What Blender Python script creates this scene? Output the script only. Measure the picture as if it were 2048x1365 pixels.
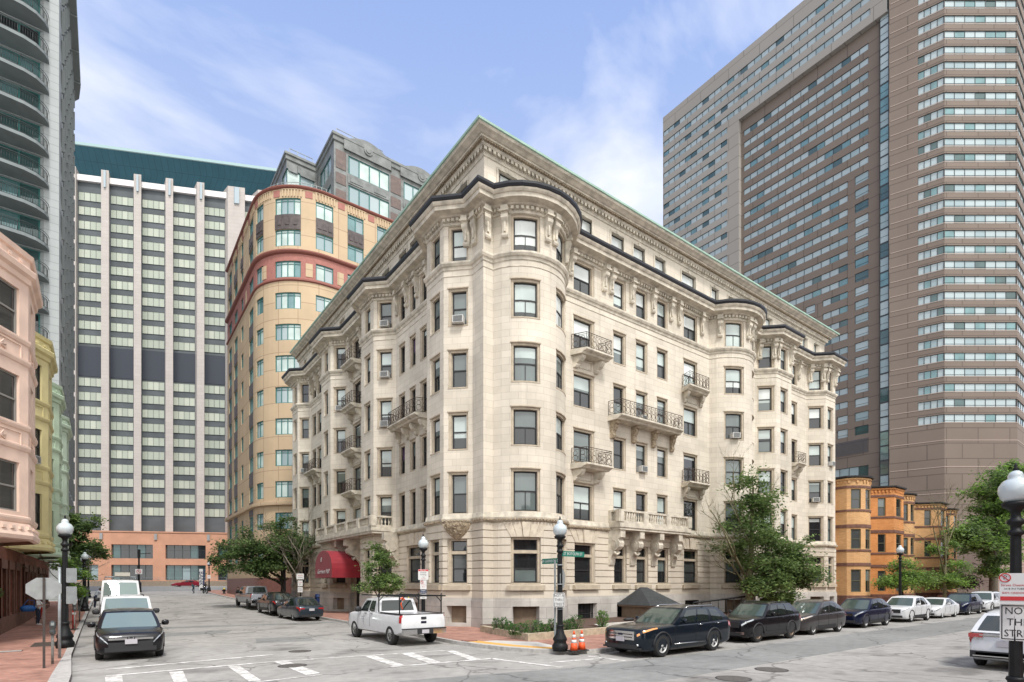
import bpy, bmesh, math, random
from math import sin, cos, pi, radians, atan2, hypot, sqrt
from mathutils import Vector, Matrix, noise
random.seed(7)
for o in list(bpy.data.objects): bpy.data.objects.remove(o, do_unlink=True)
scene = bpy.context.scene
col = scene.collection
# ---------------------------------------------------------------- camera
# x runs along the long street, y along the side street, z up
CAMH = 2.6; F = 1095.0; CX = 1024.0; HY = 1166.0
UX, UY = 0.80312, 0.59581
cam_d = bpy.data.cameras.new("camera"); cam = bpy.data.objects.new("camera", cam_d); col.objects.link(cam)
cam.location = (0, 0, CAMH)
cam.rotation_euler = (radians(90), 0, -atan2(UY, UX))
cam_d.sensor_width = 36; cam_d.lens = F / 2048 * 36; cam_d.shift_y = (HY - 682.5) / 2048
cam_d.clip_start = 0.1; cam_d.clip_end = 3000
scene.camera = cam
# ---------------------------------------------------------------- light
SUN_EL, SUN_AZ = 56, 190     # azimuth of the sun, degrees clockwise from +y
w = bpy.data.worlds.new("World"); scene.world = w; w.use_nodes = True
nt = w.node_tree; nt.nodes.clear()
def N(t, **k):
    n = nt.nodes.new(t)
    for a, b in k.items(): setattr(n, a, b)
    return n
out = N('ShaderNodeOutputWorld'); bg = N('ShaderNodeBackground'); bg.inputs[1].default_value = 0.15
sky = N('ShaderNodeTexSky', sky_type='NISHITA'); sky.sun_disc = False
sky.sun_elevation = radians(SUN_EL); sky.sun_rotation = radians(SUN_AZ); sky.air_density = 1.0; sky.dust_density = 0.6; sky.ozone_density = 2.0
tc = N('ShaderNodeTexCoord'); sep = N('ShaderNodeSeparateXYZ')
nt.links.new(tc.outputs['Generated'], sep.inputs[0])
den = N('ShaderNodeMath', operation='MAXIMUM'); den.inputs[1].default_value = 0.0; nt.links.new(sep.outputs[2], den.inputs[0])
den2 = N('ShaderNodeMath', operation='ADD'); den2.inputs[1].default_value = 0.28; nt.links.new(den.outputs[0], den2.inputs[0])
dx = N('ShaderNodeMath', operation='DIVIDE'); dy = N('ShaderNodeMath', operation='DIVIDE')
nt.links.new(sep.outputs[0], dx.inputs[0]); nt.links.new(den2.outputs[0], dx.inputs[1])
nt.links.new(sep.outputs[1], dy.inputs[0]); nt.links.new(den2.outputs[0], dy.inputs[1])
cmb = N('ShaderNodeCombineXYZ'); nt.links.new(dx.outputs[0], cmb.inputs[0]); nt.links.new(dy.outputs[0], cmb.inputs[1])
mp = N('ShaderNodeMapping'); mp.inputs['Rotation'].default_value = (0, 0, radians(-20)); mp.inputs['Scale'].default_value = (1.35, 2.2, 1); mp.inputs['Location'].default_value = (15.2, 3.3, 0)
nt.links.new(cmb.outputs[0], mp.inputs[0])
n1 = N('ShaderNodeTexNoise'); n1.inputs['Scale'].default_value = 1.25; n1.inputs['Detail'].default_value = 8; n1.inputs['Roughness'].default_value = 0.52; n1.inputs['Distortion'].default_value = 0.35
nt.links.new(mp.outputs[0], n1.inputs['Vector'])
cr = N('ShaderNodeValToRGB'); cr.color_ramp.elements[0].position = 0.47; cr.color_ramp.elements[0].color = (0, 0, 0, 1)
cr.color_ramp.elements[1].position = 0.68; cr.color_ramp.elements[1].color = (.95, .95, .95, 1)
nt.links.new(n1.outputs[0], cr.inputs[0])
# thin veil that thickens near the horizon
hz = N('ShaderNodeMapRange'); hz.inputs['From Min'].default_value = 0.0; hz.inputs['From Max'].default_value = 0.75; hz.inputs['To Min'].default_value = 0.35; hz.inputs['To Max'].default_value = 0.0
nt.links.new(sep.outputs[2], hz.inputs[0])
mx0 = N('ShaderNodeMath', operation='MAXIMUM'); nt.links.new(cr.outputs[0], mx0.inputs[0]); nt.links.new(hz.outputs[0], mx0.inputs[1])
mxs = N('ShaderNodeMath', operation='MULTIPLY'); mxs.inputs[1].default_value = 0.82; nt.links.new(mx0.outputs[0], mxs.inputs[0])
rp = N('ShaderNodeValToRGB'); nt.links.new(sep.outputs[2], rp.inputs[0]); e = rp.color_ramp.elements
e[0].position = 0.0; e[0].color = (.80, .81, .98, 1); e[1].position = 1.0; e[1].color = (.28, .42, .86, 1)
q = e.new(.22); q.color = (.70, .75, 1.0, 1); q = e.new(.45); q.color = (.53, .66, 1.0, 1); q = e.new(.68); q.color = (.40, .56, 1.0, 1)
rs_ = N('ShaderNodeMix', data_type='RGBA', blend_type='MULTIPLY'); rs_.inputs[0].default_value = 1.0; nt.links.new(rp.outputs[0], rs_.inputs[6]); rs_.inputs[7].default_value = (3.75, 3.7, 3.65, 1)
bl = N('ShaderNodeMix', data_type='RGBA'); bl.inputs[0].default_value = .82      # the physical sky, toned to the soft high-overcast blue of the day
nt.links.new(sky.outputs[0], bl.inputs[6]); nt.links.new(rs_.outputs[2], bl.inputs[7])
mixc = N('ShaderNodeMix', data_type='RGBA'); nt.links.new(mxs.outputs[0], mixc.inputs[0]); nt.links.new(bl.outputs[2], mixc.inputs[6]); mixc.inputs[7].default_value = (4.75, 4.75, 4.9, 1)
# haze glow added behind the photographer, on the sun's side, as frontal fill
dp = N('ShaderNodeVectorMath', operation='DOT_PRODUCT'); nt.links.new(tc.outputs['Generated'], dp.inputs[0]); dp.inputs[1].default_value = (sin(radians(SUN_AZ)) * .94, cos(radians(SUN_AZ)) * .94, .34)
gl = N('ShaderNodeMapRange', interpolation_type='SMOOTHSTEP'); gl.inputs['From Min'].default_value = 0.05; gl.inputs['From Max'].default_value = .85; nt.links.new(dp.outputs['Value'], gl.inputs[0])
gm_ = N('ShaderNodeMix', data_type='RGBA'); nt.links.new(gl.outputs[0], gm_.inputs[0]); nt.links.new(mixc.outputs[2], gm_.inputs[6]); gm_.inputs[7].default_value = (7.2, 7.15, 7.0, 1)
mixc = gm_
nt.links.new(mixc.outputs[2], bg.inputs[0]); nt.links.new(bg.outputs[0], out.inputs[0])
sd = bpy.data.lights.new("sun", 'SUN'); sd.energy = 1.9; sd.angle = radians(10); sd.color = (1.0, 0.965, 0.92)
so = bpy.data.objects.new("sun", sd); col.objects.link(so)
so.rotation_euler = (radians(90 - SUN_EL), 0, -radians(SUN_AZ) + pi)
scene.view_settings.view_transform = 'Standard'; scene.view_settings.look = 'None'
scene.view_settings.exposure = 0.80; scene.view_settings.gamma = 1.0
scene.render.engine = 'CYCLES'

# ---------------------------------------------------------------- helpers
def gz(y): return 0.0175 * max(0.0, y - 45)
def gp(px, py, dz=0.0):
    """point of the photo that lies on the ground -> plan position"""
    k = (px - CX) / F; m = (py - HY) / F
    Y = (CAMH - dz) / m
    bb = -UY * k + UX
    if bb * Y > 45: Y = (CAMH - dz + .0175 * 45) / (m + .0175 * bb)
    return (k * Y * UX + Y * UY, -k * Y * UY + Y * UX)
MATS = {}
def mat(name, color, rough=0.8, metal=0.0, spec=0.5, coat=0.0, noise_amt=0.0, noise_scale=3.0, bump=0.0, emit=None, trans=0.0, sheen=0.0, detail=4.0):
    if name in MATS: return MATS[name]
    m = bpy.data.materials.new(name); m.use_nodes = True; t = m.node_tree; b = t.nodes['Principled BSDF']
    c = tuple(color) + (1,) if len(color) == 3 else color
    b.inputs['Base Color'].default_value = c; b.inputs['Roughness'].default_value = rough; b.inputs['Metallic'].default_value = metal
    b.inputs['Specular IOR Level'].default_value = spec; b.inputs['Coat Weight'].default_value = coat; b.inputs['Coat Roughness'].default_value = 0.04
    if emit: b.inputs['Emission Color'].default_value = tuple(emit[0]) + (1,); b.inputs['Emission Strength'].default_value = emit[1]
    if trans: b.inputs['Transmission Weight'].default_value = trans
    if noise_amt or bump:
        tcn = t.nodes.new('ShaderNodeTexCoord'); nn = t.nodes.new('ShaderNodeTexNoise'); nn.inputs['Scale'].default_value = noise_scale; nn.inputs['Detail'].default_value = detail
        t.links.new(tcn.outputs['Object'], nn.inputs['Vector'])
        if noise_amt:
            mr = t.nodes.new('ShaderNodeMapRange'); mr.inputs[1].default_value = .3; mr.inputs[2].default_value = .7; mr.inputs[3].default_value = 1 - noise_amt; mr.inputs[4].default_value = 1 + noise_amt
            t.links.new(nn.outputs[0], mr.inputs[0])
            mu = t.nodes.new('ShaderNodeMix'); mu.data_type = 'RGBA'; mu.blend_type = 'MULTIPLY'; mu.inputs[0].default_value = 1; mu.inputs[6].default_value = c
            t.links.new(mr.outputs[0], mu.inputs[7]); t.links.new(mu.outputs[2], b.inputs['Base Color'])
        if bump:
            bp = t.nodes.new('ShaderNodeBump'); bp.inputs['Strength'].default_value = bump; bp.inputs['Distance'].default_value = .02
            t.links.new(nn.outputs[0], bp.inputs['Height']); t.links.new(bp.outputs[0], b.inputs['Normal'])
    MATS[name] = m; return m
def brickmat(name, c1, c2, cm, bw, bh, mortar=0.02, rough=0.85, stain=0.12, uv=True, offset=0.5, stain_scale=0.35, bump=0.15, streak=0.0, mapscale=1.0, rot=0.0):
    if name in MATS: return MATS[name]
    m = bpy.data.materials.new(name); m.use_nodes = True; t = m.node_tree; b = t.nodes['Principled BSDF']
    b.inputs['Roughness'].default_value = rough; b.inputs['Specular IOR Level'].default_value = 0.3
    tcn = t.nodes.new('ShaderNodeTexCoord'); br = t.nodes.new('ShaderNodeTexBrick')
    mpp = t.nodes.new('ShaderNodeMapping'); mpp.inputs['Rotation'].default_value = (0, 0, rot)
    t.links.new(tcn.outputs['UV' if uv else 'Object'], mpp.inputs[0]); t.links.new(mpp.outputs[0], br.inputs['Vector'])
    br.inputs['Color1'].default_value = c1 + (1,); br.inputs['Color2'].default_value = c2 + (1,); br.inputs['Mortar'].default_value = cm + (1,)
    br.inputs['Scale'].default_value = 1.0; br.inputs['Brick Width'].default_value = bw; br.inputs['Row Height'].default_value = bh; br.inputs['Mortar Size'].default_value = mortar
    br.inputs['Mortar Smooth'].default_value = 0.3; br.offset = offset; br.inputs['Bias'].default_value = 0.0
    nn = t.nodes.new('ShaderNodeTexNoise'); nn.inputs['Scale'].default_value = stain_scale; nn.inputs['Detail'].default_value = 7; nn.inputs['Roughness'].default_value = .62
    t.links.new(tcn.outputs['Object'], nn.inputs['Vector'])
    mr = t.nodes.new('ShaderNodeMapRange'); mr.inputs[1].default_value = .3; mr.inputs[2].default_value = .7; mr.inputs[3].default_value = 1 - stain; mr.inputs[4].default_value = 1 + stain
    t.links.new(nn.outputs[0], mr.inputs[0])
    mu = t.nodes.new('ShaderNodeMix'); mu.data_type = 'RGBA'; mu.blend_type = 'MULTIPLY'; mu.inputs[0].default_value = 1
    t.links.new(br.outputs['Color'], mu.inputs[6]); t.links.new(mr.outputs[0], mu.inputs[7])
    last = mu.outputs[2]
    if streak:
        mp2 = t.nodes.new('ShaderNodeMapping'); mp2.inputs['Scale'].default_value = (3.0, 3.0, 0.12); t.links.new(tcn.outputs['Object'], mp2.inputs[0])
        n2 = t.nodes.new('ShaderNodeTexNoise'); n2.inputs['Scale'].default_value = 1.0; n2.inputs['Detail'].default_value = 5; t.links.new(mp2.outputs[0], n2.inputs['Vector'])
        m2 = t.nodes.new('ShaderNodeMapRange'); m2.inputs[1].default_value = .55; m2.inputs[2].default_value = .8; m2.inputs[3].default_value = 0; m2.inputs[4].default_value = streak
        t.links.new(n2.outputs[0], m2.inputs[0])
        mu2 = t.nodes.new('ShaderNodeMix'); mu2.data_type = 'RGBA'; t.links.new(m2.outputs[0], mu2.inputs[0]); t.links.new(last, mu2.inputs[6]); mu2.inputs[7].default_value = tuple(x * .55 for x in cm) + (1,)
        last = mu2.outputs[2]
    t.links.new(last, b.inputs['Base Color'])
    if bump:
        bp = t.nodes.new('ShaderNodeBump'); bp.inputs['Strength'].default_value = bump; bp.inputs['Distance'].default_value = .02
        t.links.new(br.outputs['Fac'], bp.inputs['Height']); bp.invert = True; t.links.new(bp.outputs[0], b.inputs['Normal'])
    MATS[name] = m; return m

def setp(o, label=None, cat=None, group=None, kind=None):
    if label: o['label'] = label
    if cat: o['category'] = cat
    if group: o['group'] = group
    if kind: o['kind'] = kind
    return o
def thing(name, label, cat, loc=(0, 0, 0), rz=0.0, group=None):
    o = bpy.data.objects.new(name, None); col.objects.link(o); o.location = loc; o.rotation_euler = (0, 0, rz); o.empty_display_size = .3
    return setp(o, label, cat, group)
def copytree(o, parent=None):
    c = o.copy(); col.objects.link(c)
    if parent is not None: c.parent = parent
    for ch in list(o.children): copytree(ch, c)
    return c

class M:
    """mesh collector; faces carry a material slot and optional uv"""
    def __init__(s): s.v = []; s.f = []; s.mi = []; s.uv = []; s.smooth = []
    def add(s, vs, fs, mi=0, uvs=None, smooth=False):
        n = len(s.v); s.v += [tuple(p) for p in vs]
        for i, f in enumerate(fs):
            s.f.append(tuple(n + k for k in f)); s.mi.append(mi); s.smooth.append(smooth)
            s.uv.append(uvs[i] if uvs else None)
    def quad(s, a, b, c, d, mi=0, uv=None): s.add([a, b, c, d], [(0, 1, 2, 3)], mi, [uv] if uv else None)
    def box(s, x0, x1, y0, y1, z0, z1, mi=0, T=None):
        vs = [(x, y, z) for z in (z0, z1) for y in (y0, y1) for x in (x0, x1)]
        if T is not None: vs = [tuple(T @ Vector(p)) for p in vs]
        s.add(vs, [(0, 2, 3, 1), (4, 5, 7, 6), (0, 1, 5, 4), (2, 6, 7, 3), (0, 4, 6, 2), (1, 3, 7, 5)], mi)
    def cyl(s, p0, p1, r0, r1=None, n=10, mi=0, caps=True, smooth=True):
        r1 = r0 if r1 is None else r1
        p0 = Vector(p0); p1 = Vector(p1); d = (p1 - p0)
        if d.length < 1e-6: return
        d.normalize(); a = d.orthogonal().normalized(); b = d.cross(a)
        vs = []
        for p, r in ((p0, r0), (p1, r1)):
            for i in range(n):
                t = 2 * pi * i / n; vs.append(p + a * cos(t) * r + b * sin(t) * r)
        s.add(vs, [(i, (i + 1) % n, n + (i + 1) % n, n + i) for i in range(n)], mi, smooth=smooth)
        if caps: s.add([], [], mi); k = len(s.v) - 2 * n; s.f.append(tuple(k + i for i in range(n))[::-1]); s.mi.append(mi); s.uv.append(None); s.smooth.append(False); s.f.append(tuple(k + n + i for i in range(n))); s.mi.append(mi); s.uv.append(None); s.smooth.append(False)
    def tube(s, pts, r, n=6, mi=0, closed=False):
        rs = r if isinstance(r, (list, tuple)) else [r] * len(pts)
        pts = [Vector(p) for p in pts]; rings = []
        m_ = len(pts); prev = None
        for i, p in enumerate(pts):
            d = (pts[(i + 1) % m_] - pts[i - 1]) if closed else (pts[min(i + 1, m_ - 1)] - pts[max(i - 1, 0)])
            d = d.normalized() if d.length > 1e-9 else Vector((0, 0, 1))
            a = d.orthogonal().normalized() if prev is None else (prev - d * prev.dot(d)).normalized()
            prev = a; b = d.cross(a)
            rings.append([p + a * cos(2 * pi * k / n) * rs[i] + b * sin(2 * pi * k / n) * rs[i] for k in range(n)])
        vs = [q for rg in rings for q in rg]; fs = []
        for i in range(m_ if closed else m_ - 1):
            j = (i + 1) % m_
            for k in range(n): fs.append((i * n + k, i * n + (k + 1) % n, j * n + (k + 1) % n, j * n + k))
        if not closed: fs.append(tuple(range(n))[::-1]); fs.append(tuple((m_ - 1) * n + k for k in range(n)))
        s.add(vs, fs, mi, smooth=True)
    def lathe(s, prof, c=(0, 0, 0), n=16, mi=0, flute=0.0, smooth=True, caps=True):
        vs = []; fs = []
        for (r, z) in prof:
            for i in range(n):
                t = 2 * pi * i / n; rr = r * (1 - (flute if i % 2 else 0)); vs.append((c[0] + rr * cos(t), c[1] + rr * sin(t), c[2] + z))
        for j in range(len(prof) - 1):
            for i in range(n): fs.append((j * n + i, j * n + (i + 1) % n, (j + 1) * n + (i + 1) % n, (j + 1) * n + i))
        s.add(vs, fs, mi, smooth=smooth)
        if not caps: return
        k = len(s.v) - len(vs); e = len(prof) - 1
        for ring, rev in ((0, True), (e, False)):
            f = tuple(k + ring * n + i for i in range(n)); s.f.append(f[::-1] if rev else f); s.mi.append(mi); s.uv.append(None); s.smooth.append(False)
    def prism(s, poly, z0, z1, mi=0, zf=None, bottom=False):
        n = len(poly); zf = zf or (lambda y: 0)
        ar = sum(poly[i][0] * poly[(i + 1) % n][1] - poly[(i + 1) % n][0] * poly[i][1] for i in range(n))
        if ar < 0: poly = poly[::-1]
        vs = [(x, y, z0 + zf(y)) for x, y in poly] + [(x, y, z1 + zf(y)) for x, y in poly]
        fs = [(i, (i + 1) % n, n + (i + 1) % n, n + i) for i in range(n)] + [tuple(range(n, 2 * n))]
        if bottom: fs.append(tuple(range(n))[::-1])
        s.add(vs, fs, mi)
    def build(s, name, mats, parent=None, sharp=None, uvbox=False):
        me = bpy.data.meshes.new(name); me.from_pydata(s.v, [], s.f); me.update()
        if not isinstance(mats, (list, tuple)): mats = [mats]
        for m in mats: me.materials.append(m)
        if len(mats) > 1: me.polygons.foreach_set('material_index', s.mi)
        me.polygons.foreach_set('use_smooth', s.smooth)
        if any(u is not None for u in s.uv) or uvbox:
            ul = me.uv_layers.new(name='UVMap')
            for p, u in zip(me.polygons, s.uv):
                if u is None:
                    nrm = p.normal
                    for li in p.loop_indices:
                        c = me.vertices[me.loops[li].vertex_index].co
                        if abs(nrm.z) > .7: uvv = (c.x, c.y)
                        elif abs(nrm.x) > abs(nrm.y): uvv = (c.y, c.z)
                        else: uvv = (c.x, c.z)
                        ul.data[li].uv = uvv
                else:
                    for li, q in zip(p.loop_indices, u): ul.data[li].uv = q
        if sharp is not None: me.set_sharp_from_angle(angle=radians(sharp))
        o = bpy.data.objects.new(name, me); col.objects.link(o)
        if parent is not None: o.parent = parent
        return o

class Path:
    """plan outline; outside lies to the right of travel. P(s,z,d) = point at arc length s, height z, d metres outside the line"""
    def __init__(s, pts):
        s.p = [Vector((a, b)) for a, b in pts]; n = len(s.p); s.cum = [0.0]
        for i in range(n - 1): s.cum.append(s.cum[-1] + (s.p[i + 1] - s.p[i]).length)
        s.dir = [(s.p[i + 1] - s.p[i]).normalized() for i in range(n - 1)]
        s.nor = [Vector((d.y, -d.x)) for d in s.dir]
        s.mit = []
        for i in range(n):
            a = s.nor[max(i - 1, 0)]; b = s.nor[min(i, n - 2)]; m = (a + b); m = m / max(1e-6, m.length_squared) * 2
            s.mit.append(m)
        s.L = s.cum[-1]
    def seg(s, t):
        for i in range(len(s.dir)):
            if t <= s.cum[i + 1] + 1e-7: return i
        return len(s.dir) - 1
    def P(s, t, z, d=0.0):
        i = s.seg(t); f = (t - s.cum[i]) / (s.cum[i + 1] - s.cum[i])
        a = s.p[i] + s.mit[i] * d; b = s.p[i + 1] + s.mit[i + 1] * d
        q = a + (b - a) * f; return (q.x, q.y, z)
    def cuts(s, a, b, extra=()):
        c = sorted(set([round(a, 5), round(b, 5)] + [round(x, 5) for x in s.cum if a + 1e-4 < x < b - 1e-4] + [round(x, 5) for x in extra if a + 1e-4 < x < b - 1e-4]))
        r = [c[0]]
        for x in c[1:]:
            if x - r[-1] > 2e-4: r.append(x)
        return r
    def at(s, i, dist): return s.cum[i] + dist            # dist metres along facet i
    def mid(s, i): return (s.cum[i] + s.cum[i + 1]) / 2
    # --- builders
    def wall(s, m, a, b, bands, openings, reveal=0.28, mi=0, rmi=0):
        """bands: [(z0,z1,d)]; openings: [(s0,s1,z0,z1)]"""
        sc = s.cuts(a, b, [x for o in openings for x in o[:2]])
        zs = sorted(set([round(z, 4) for bd in bands for z in bd[:2]] + [round(z, 4) for o in openings for z in o[2:4] if bands[0][0] < z < bands[-1][1]]))
        def dband(z):
            for z0, z1, d in bands:
                if z0 <= z <= z1: return d
            return 0
        for i in range(len(sc) - 1):
            s0, s1 = sc[i], sc[i + 1]; sm = (s0 + s1) / 2
            ops = [o for o in openings if o[0] < sm < o[1]]
            for j in range(len(zs) - 1):
                z0, z1 = zs[j], zs[j + 1]; zm = (z0 + z1) / 2; d = dband(zm)
                if any(o[2] < zm < o[3] for o in ops): continue
                m.quad(s.P(s0, z0, d), s.P(s1, z0, d), s.P(s1, z1, d), s.P(s0, z1, d), mi, ((s0, z0), (s1, z0), (s1, z1), (s0, z1)))
        for k in range(len(bands) - 1):
            d0, d1 = bands[k][2], bands[k + 1][2]; z = bands[k][1]
            if abs(d0 - d1) > 1e-6:
                for i in range(len(sc) - 1):
                    if any(o[0] < (sc[i] + sc[i + 1]) / 2 < o[1] and o[2] < z < o[3] for o in openings): continue
                    m.quad(s.P(sc[i], z, d0), s.P(sc[i + 1], z, d0), s.P(sc[i + 1], z, d1), s.P(sc[i], z, d1), mi)
        for (o0, o1, z0, z1) in openings:
            zz = [z for z in zs if z0 - 1e-4 <= z <= z1 + 1e-4]
            for j in range(len(zz) - 1):
                d = dband((zz[j] + zz[j + 1]) / 2)
                m.quad(s.P(o0, zz[j], d), s.P(o0, zz[j], -reveal), s.P(o0, zz[j + 1], -reveal), s.P(o0, zz[j + 1], d), rmi)
                m.quad(s.P(o1, zz[j], -reveal), s.P(o1, zz[j], d), s.P(o1, zz[j + 1], d), s.P(o1, zz[j + 1], -reveal), rmi)
            oc = s.cuts(o0, o1)
            for i in range(len(oc) - 1):
                d = dband(z0 - .001); m.quad(s.P(oc[i], z0, d), s.P(oc[i + 1], z0, d), s.P(oc[i + 1], z0, -reveal), s.P(oc[i], z0, -reveal), rmi)
                d = dband(z1 + .001); m.quad(s.P(oc[i], z1, -reveal), s.P(oc[i + 1], z1, -reveal), s.P(oc[i + 1], z1, d), s.P(oc[i], z1, d), rmi)
    def block(s, m, a, b, z0, z1, d0, d1, mi=0):
        c = s.cuts(a, b)
        for i in range(len(c) - 1):
            p, q = c[i], c[i + 1]
            m.quad(s.P(p, z0, d1), s.P(q, z0, d1), s.P(q, z1, d1), s.P(p, z1, d1), mi, ((p, z0), (q, z0), (q, z1), (p, z1)))
            m.quad(s.P(p, z1, d1), s.P(q, z1, d1), s.P(q, z1, d0), s.P(p, z1, d0), mi)
            m.quad(s.P(p, z0, d0), s.P(q, z0, d0), s.P(q, z0, d1), s.P(p, z0, d1), mi)
        for t, fl in ((a, 0), (b, 1)):
            f = [s.P(t, z0, d0), s.P(t, z0, d1), s.P(t, z1, d1), s.P(t, z1, d0)]
            m.quad(*(f if not fl else f[::-1]), mi)
    def sweep(s, m, a, b, prof, mi=0, caps=True):
        c = s.cuts(a, b)
        for i in range(len(c) - 1):
            for k in range(len(prof) - 1):
                (d0, z0), (d1, z1) = prof[k], prof[k + 1]
                m.quad(s.P(c[i], z0, d0), s.P(c[i + 1], z0, d0), s.P(c[i + 1], z1, d1), s.P(c[i], z1, d1), mi, ((c[i], z0), (c[i + 1], z0), (c[i + 1], z1 + d1), (c[i], z1 + d1)))
        if caps:
            for t, fl in ((a, 0), (b, 1)):
                f = [s.P(t, z, d) for d, z in prof]
                n = len(m.v); m.v += f; m.f.append(tuple(range(n, n + len(f)))[::(-1 if fl else 1)]); m.mi.append(mi); m.uv.append(None); m.smooth.append(False)
    def dentils(s, m, a, b, z0, z1, d0, d1, step, wfrac=.55, mi=0):
        n = max(1, int((b - a) / step)); st = (b - a) / n
        for i in range(n):
            t = a + (i + .5) * st; h = st * wfrac / 2
            k = s.seg(t)
            if t - h < s.cum[k] + .02 or t + h > s.cum[k + 1] - .02:
                if s.cum[k + 1] - s.cum[k] > .6: continue
            s.block(m, t - h, t + h, z0, z1, d0, d1, mi)

def text_mesh(txt, size, name, m, parent, loc, rot, shear=0.0, align='CENTER', ex=0.003, sx=1.0, space=1.0):
    c = bpy.data.curves.new(name, 'FONT'); c.body = txt; c.size = size; c.align_x = align; c.align_y = 'CENTER'; c.extrude = ex; c.shear = shear; c.space_line = space
    c.resolution_u = 2
    o = bpy.data.objects.new(name, c); col.objects.link(o)
    dg = bpy.context.evaluated_depsgraph_get(); dg.update()
    me = bpy.data.meshes.new_from_object(o.evaluated_get(dg)); bpy.data.objects.remove(o, do_unlink=True)
    me.materials.clear(); me.materials.append(m); me.name = name
    o = bpy.data.objects.new(name, me); col.objects.link(o); o.parent = parent; o.location = loc; o.rotation_euler = rot; o.scale = (sx, 1, 1)
    return o
def arc(cx, cy, r, a0, a1, n):
    """angles measured from -y towards +x (degrees)"""
    return [(cx + r * sin(radians(a0 + (a1 - a0) * i / n)), cy - r * cos(radians(a0 + (a1 - a0) * i / n))) for i in range(n + 1)]
def capblind():
    r = random.random()
    return r
# ================================================================= materials
LIME = brickmat('limestone', (.625, .57, .48), (.555, .505, .42), (.45, .41, .34), .98, .385, .012, stain=.16, streak=.35, bump=.08)
LIME1 = brickmat('limestone_rusticated', (.62, .56, .465), (.57, .51, .42), (.50, .44, .355), 1.3, 50, .012, stain=.15, streak=.3, bump=.05)
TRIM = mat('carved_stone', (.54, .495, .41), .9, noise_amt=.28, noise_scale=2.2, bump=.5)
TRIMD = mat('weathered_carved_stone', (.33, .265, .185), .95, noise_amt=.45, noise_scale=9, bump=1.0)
SURR = mat('window_surround_stone', (.45, .385, .295), .9, noise_amt=.15, noise_scale=3)
GRAN = brickmat('granite', (.50, .47, .43), (.42, .40, .37), (.25, .24, .23), 1.9, .62, .012, stain=.2, stain_scale=.8, bump=.1)
GUTTER = mat('black_gutter_metal', (.014, .016, .022), .4, noise_amt=.2)
COPPER = mat('green_copper', (.34, .50, .41), .7, noise_amt=.12, noise_scale=1.2)
ROOFM = mat('roof_membrane', (.12, .12, .12), .95)
FRAME = mat('dark_window_frame', (.018, .018, .02), .5)
IRON = mat('rusty_wrought_iron', (.055, .034, .024), .7, noise_amt=.4, noise_scale=10)
BOARD = mat('brown_boards', (.20, .145, .10), .8, noise_amt=.15)
def glass(n, c, rough=.04, spec=1.0, metal=0.0):
    return mat(n, c, rough, metal, spec, noise_amt=.16, noise_scale=.7, detail=1)
G_DARK = glass('dark_window_glass', (.018, .021, .023)); G_SCREEN = glass('screened_window_glass', (.055, .062, .062), .15, .7)
G_MID = glass('shaded_window_glass', (.13, .16, .155)); G_LIGHT = glass('blind_and_sky_glass', (.44, .51, .49)); G_WHITE = glass('white_blind_and_sky_glass', (.62, .66, .64)); G_PURP = glass('purple_curtain_behind_glass', (.10, .06, .13))  # light and white panes: blind colour mixed with a painted-in sky reflection
UP = [G_LIGHT, G_LIGHT, G_MID, G_MID, G_MID, G_DARK]; LOW = [G_DARK, G_SCREEN, G_SCREEN, G_SCREEN, G_MID, G_DARK]

# ================================================================= apartment building on the corner
X0, Y0_ = 16.66, 25.1
Lp = [(0, 36.2), (0, 35.5), (1.0, 34.5), (1.0, 32.5), (0, 31.5), (0, 25.48), (1.2, 24.28), (1.2, 21.84), (0, 20.64), (0, 15.96), (1.2, 14.76), (1.2, 12.46), (0, 11.26), (0, 5.49), (1.2, 4.29), (1.2, 2.29), (0, 1.09)]
pts = [(X0 - p, Y0_ + t) for p, t in Lp] + [(X0, Y0_), (X0 + .64, Y0_)]
pts += arc(X0 + 3.24, Y0_ + 1.05, 2.8, -67.9, 67.9, 12)[1:]
pts[-1] = (X0 + 5.84, Y0_)
pts += [(X0 + 21.1, Y0_)] + arc(X0 + 23.7, Y0_ + 1.05, 2.8, -67.9, 67.9, 12)[1:]
pts[-1] = (X0 + 26.3, Y0_)
pts += [(X0 + 27.77, Y0_), (X0 + 28.97, Y0_ - 1.2), (X0 + 31.52, Y0_ - 1.2), (X0 + 32.72, Y0_), (X0 + 36.76, Y0_), (X0 + 37.96, Y0_ - 1.2), (X0 + 40.0, Y0_ - 1.2), (X0 + 40.8, Y0_ - .4), (X0 + 40.8, Y0_ + .6)]
MP = Path(pts)
def sL(t): return MP.cum[17] - 0 if t <= 0 else None
def flatL(i, t):   # facet i runs with decreasing t
    return MP.cum[i] + (pts[i][1] - (Y0_ + t))
def flatR(i, s): return MP.cum[i] + (X0 + s - pts[i][0])
A1 = MP.cum[18]; A2 = MP.cum[31]        # arc starts
arcL = MP.cum[30] - MP.cum[18]
def onarc(base, deg): return base + arcL * (deg + 67.9) / 135.8
B = thing('apartment_building', 'pale limestone apartment building with rounded and angled bays and green copper roof edge', 'apartment building', (X0, Y0_, 0))
BO = Vector((X0, Y0_, 0))
class ML(M):            # collector for the apartment building, moved into its local frame
    def build(s, *a, **k):
        s.v = [(x - BO.x, y - BO.y, z - BO.z) for x, y, z in s.v]; return M.build(s, *a, **k)
ROW = {2: (6.57, 8.75), 3: (10.22, 12.15), 4: (13.72, 15.68), 5: (17.25, 19.18), 6: (20.87, 22.72)}
wins = []   # (s0,s1,z0,z1,row)
def cen(i, w): c = MP.mid(i); return (c - w / 2, c + w / 2)
cols = []
for i, w_ in ((3, .8), (7, .86), (11, .9), (15, .9)): cols.append((cen(i, w_), (1, 2, 3, 4, 5, 6)))
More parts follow.
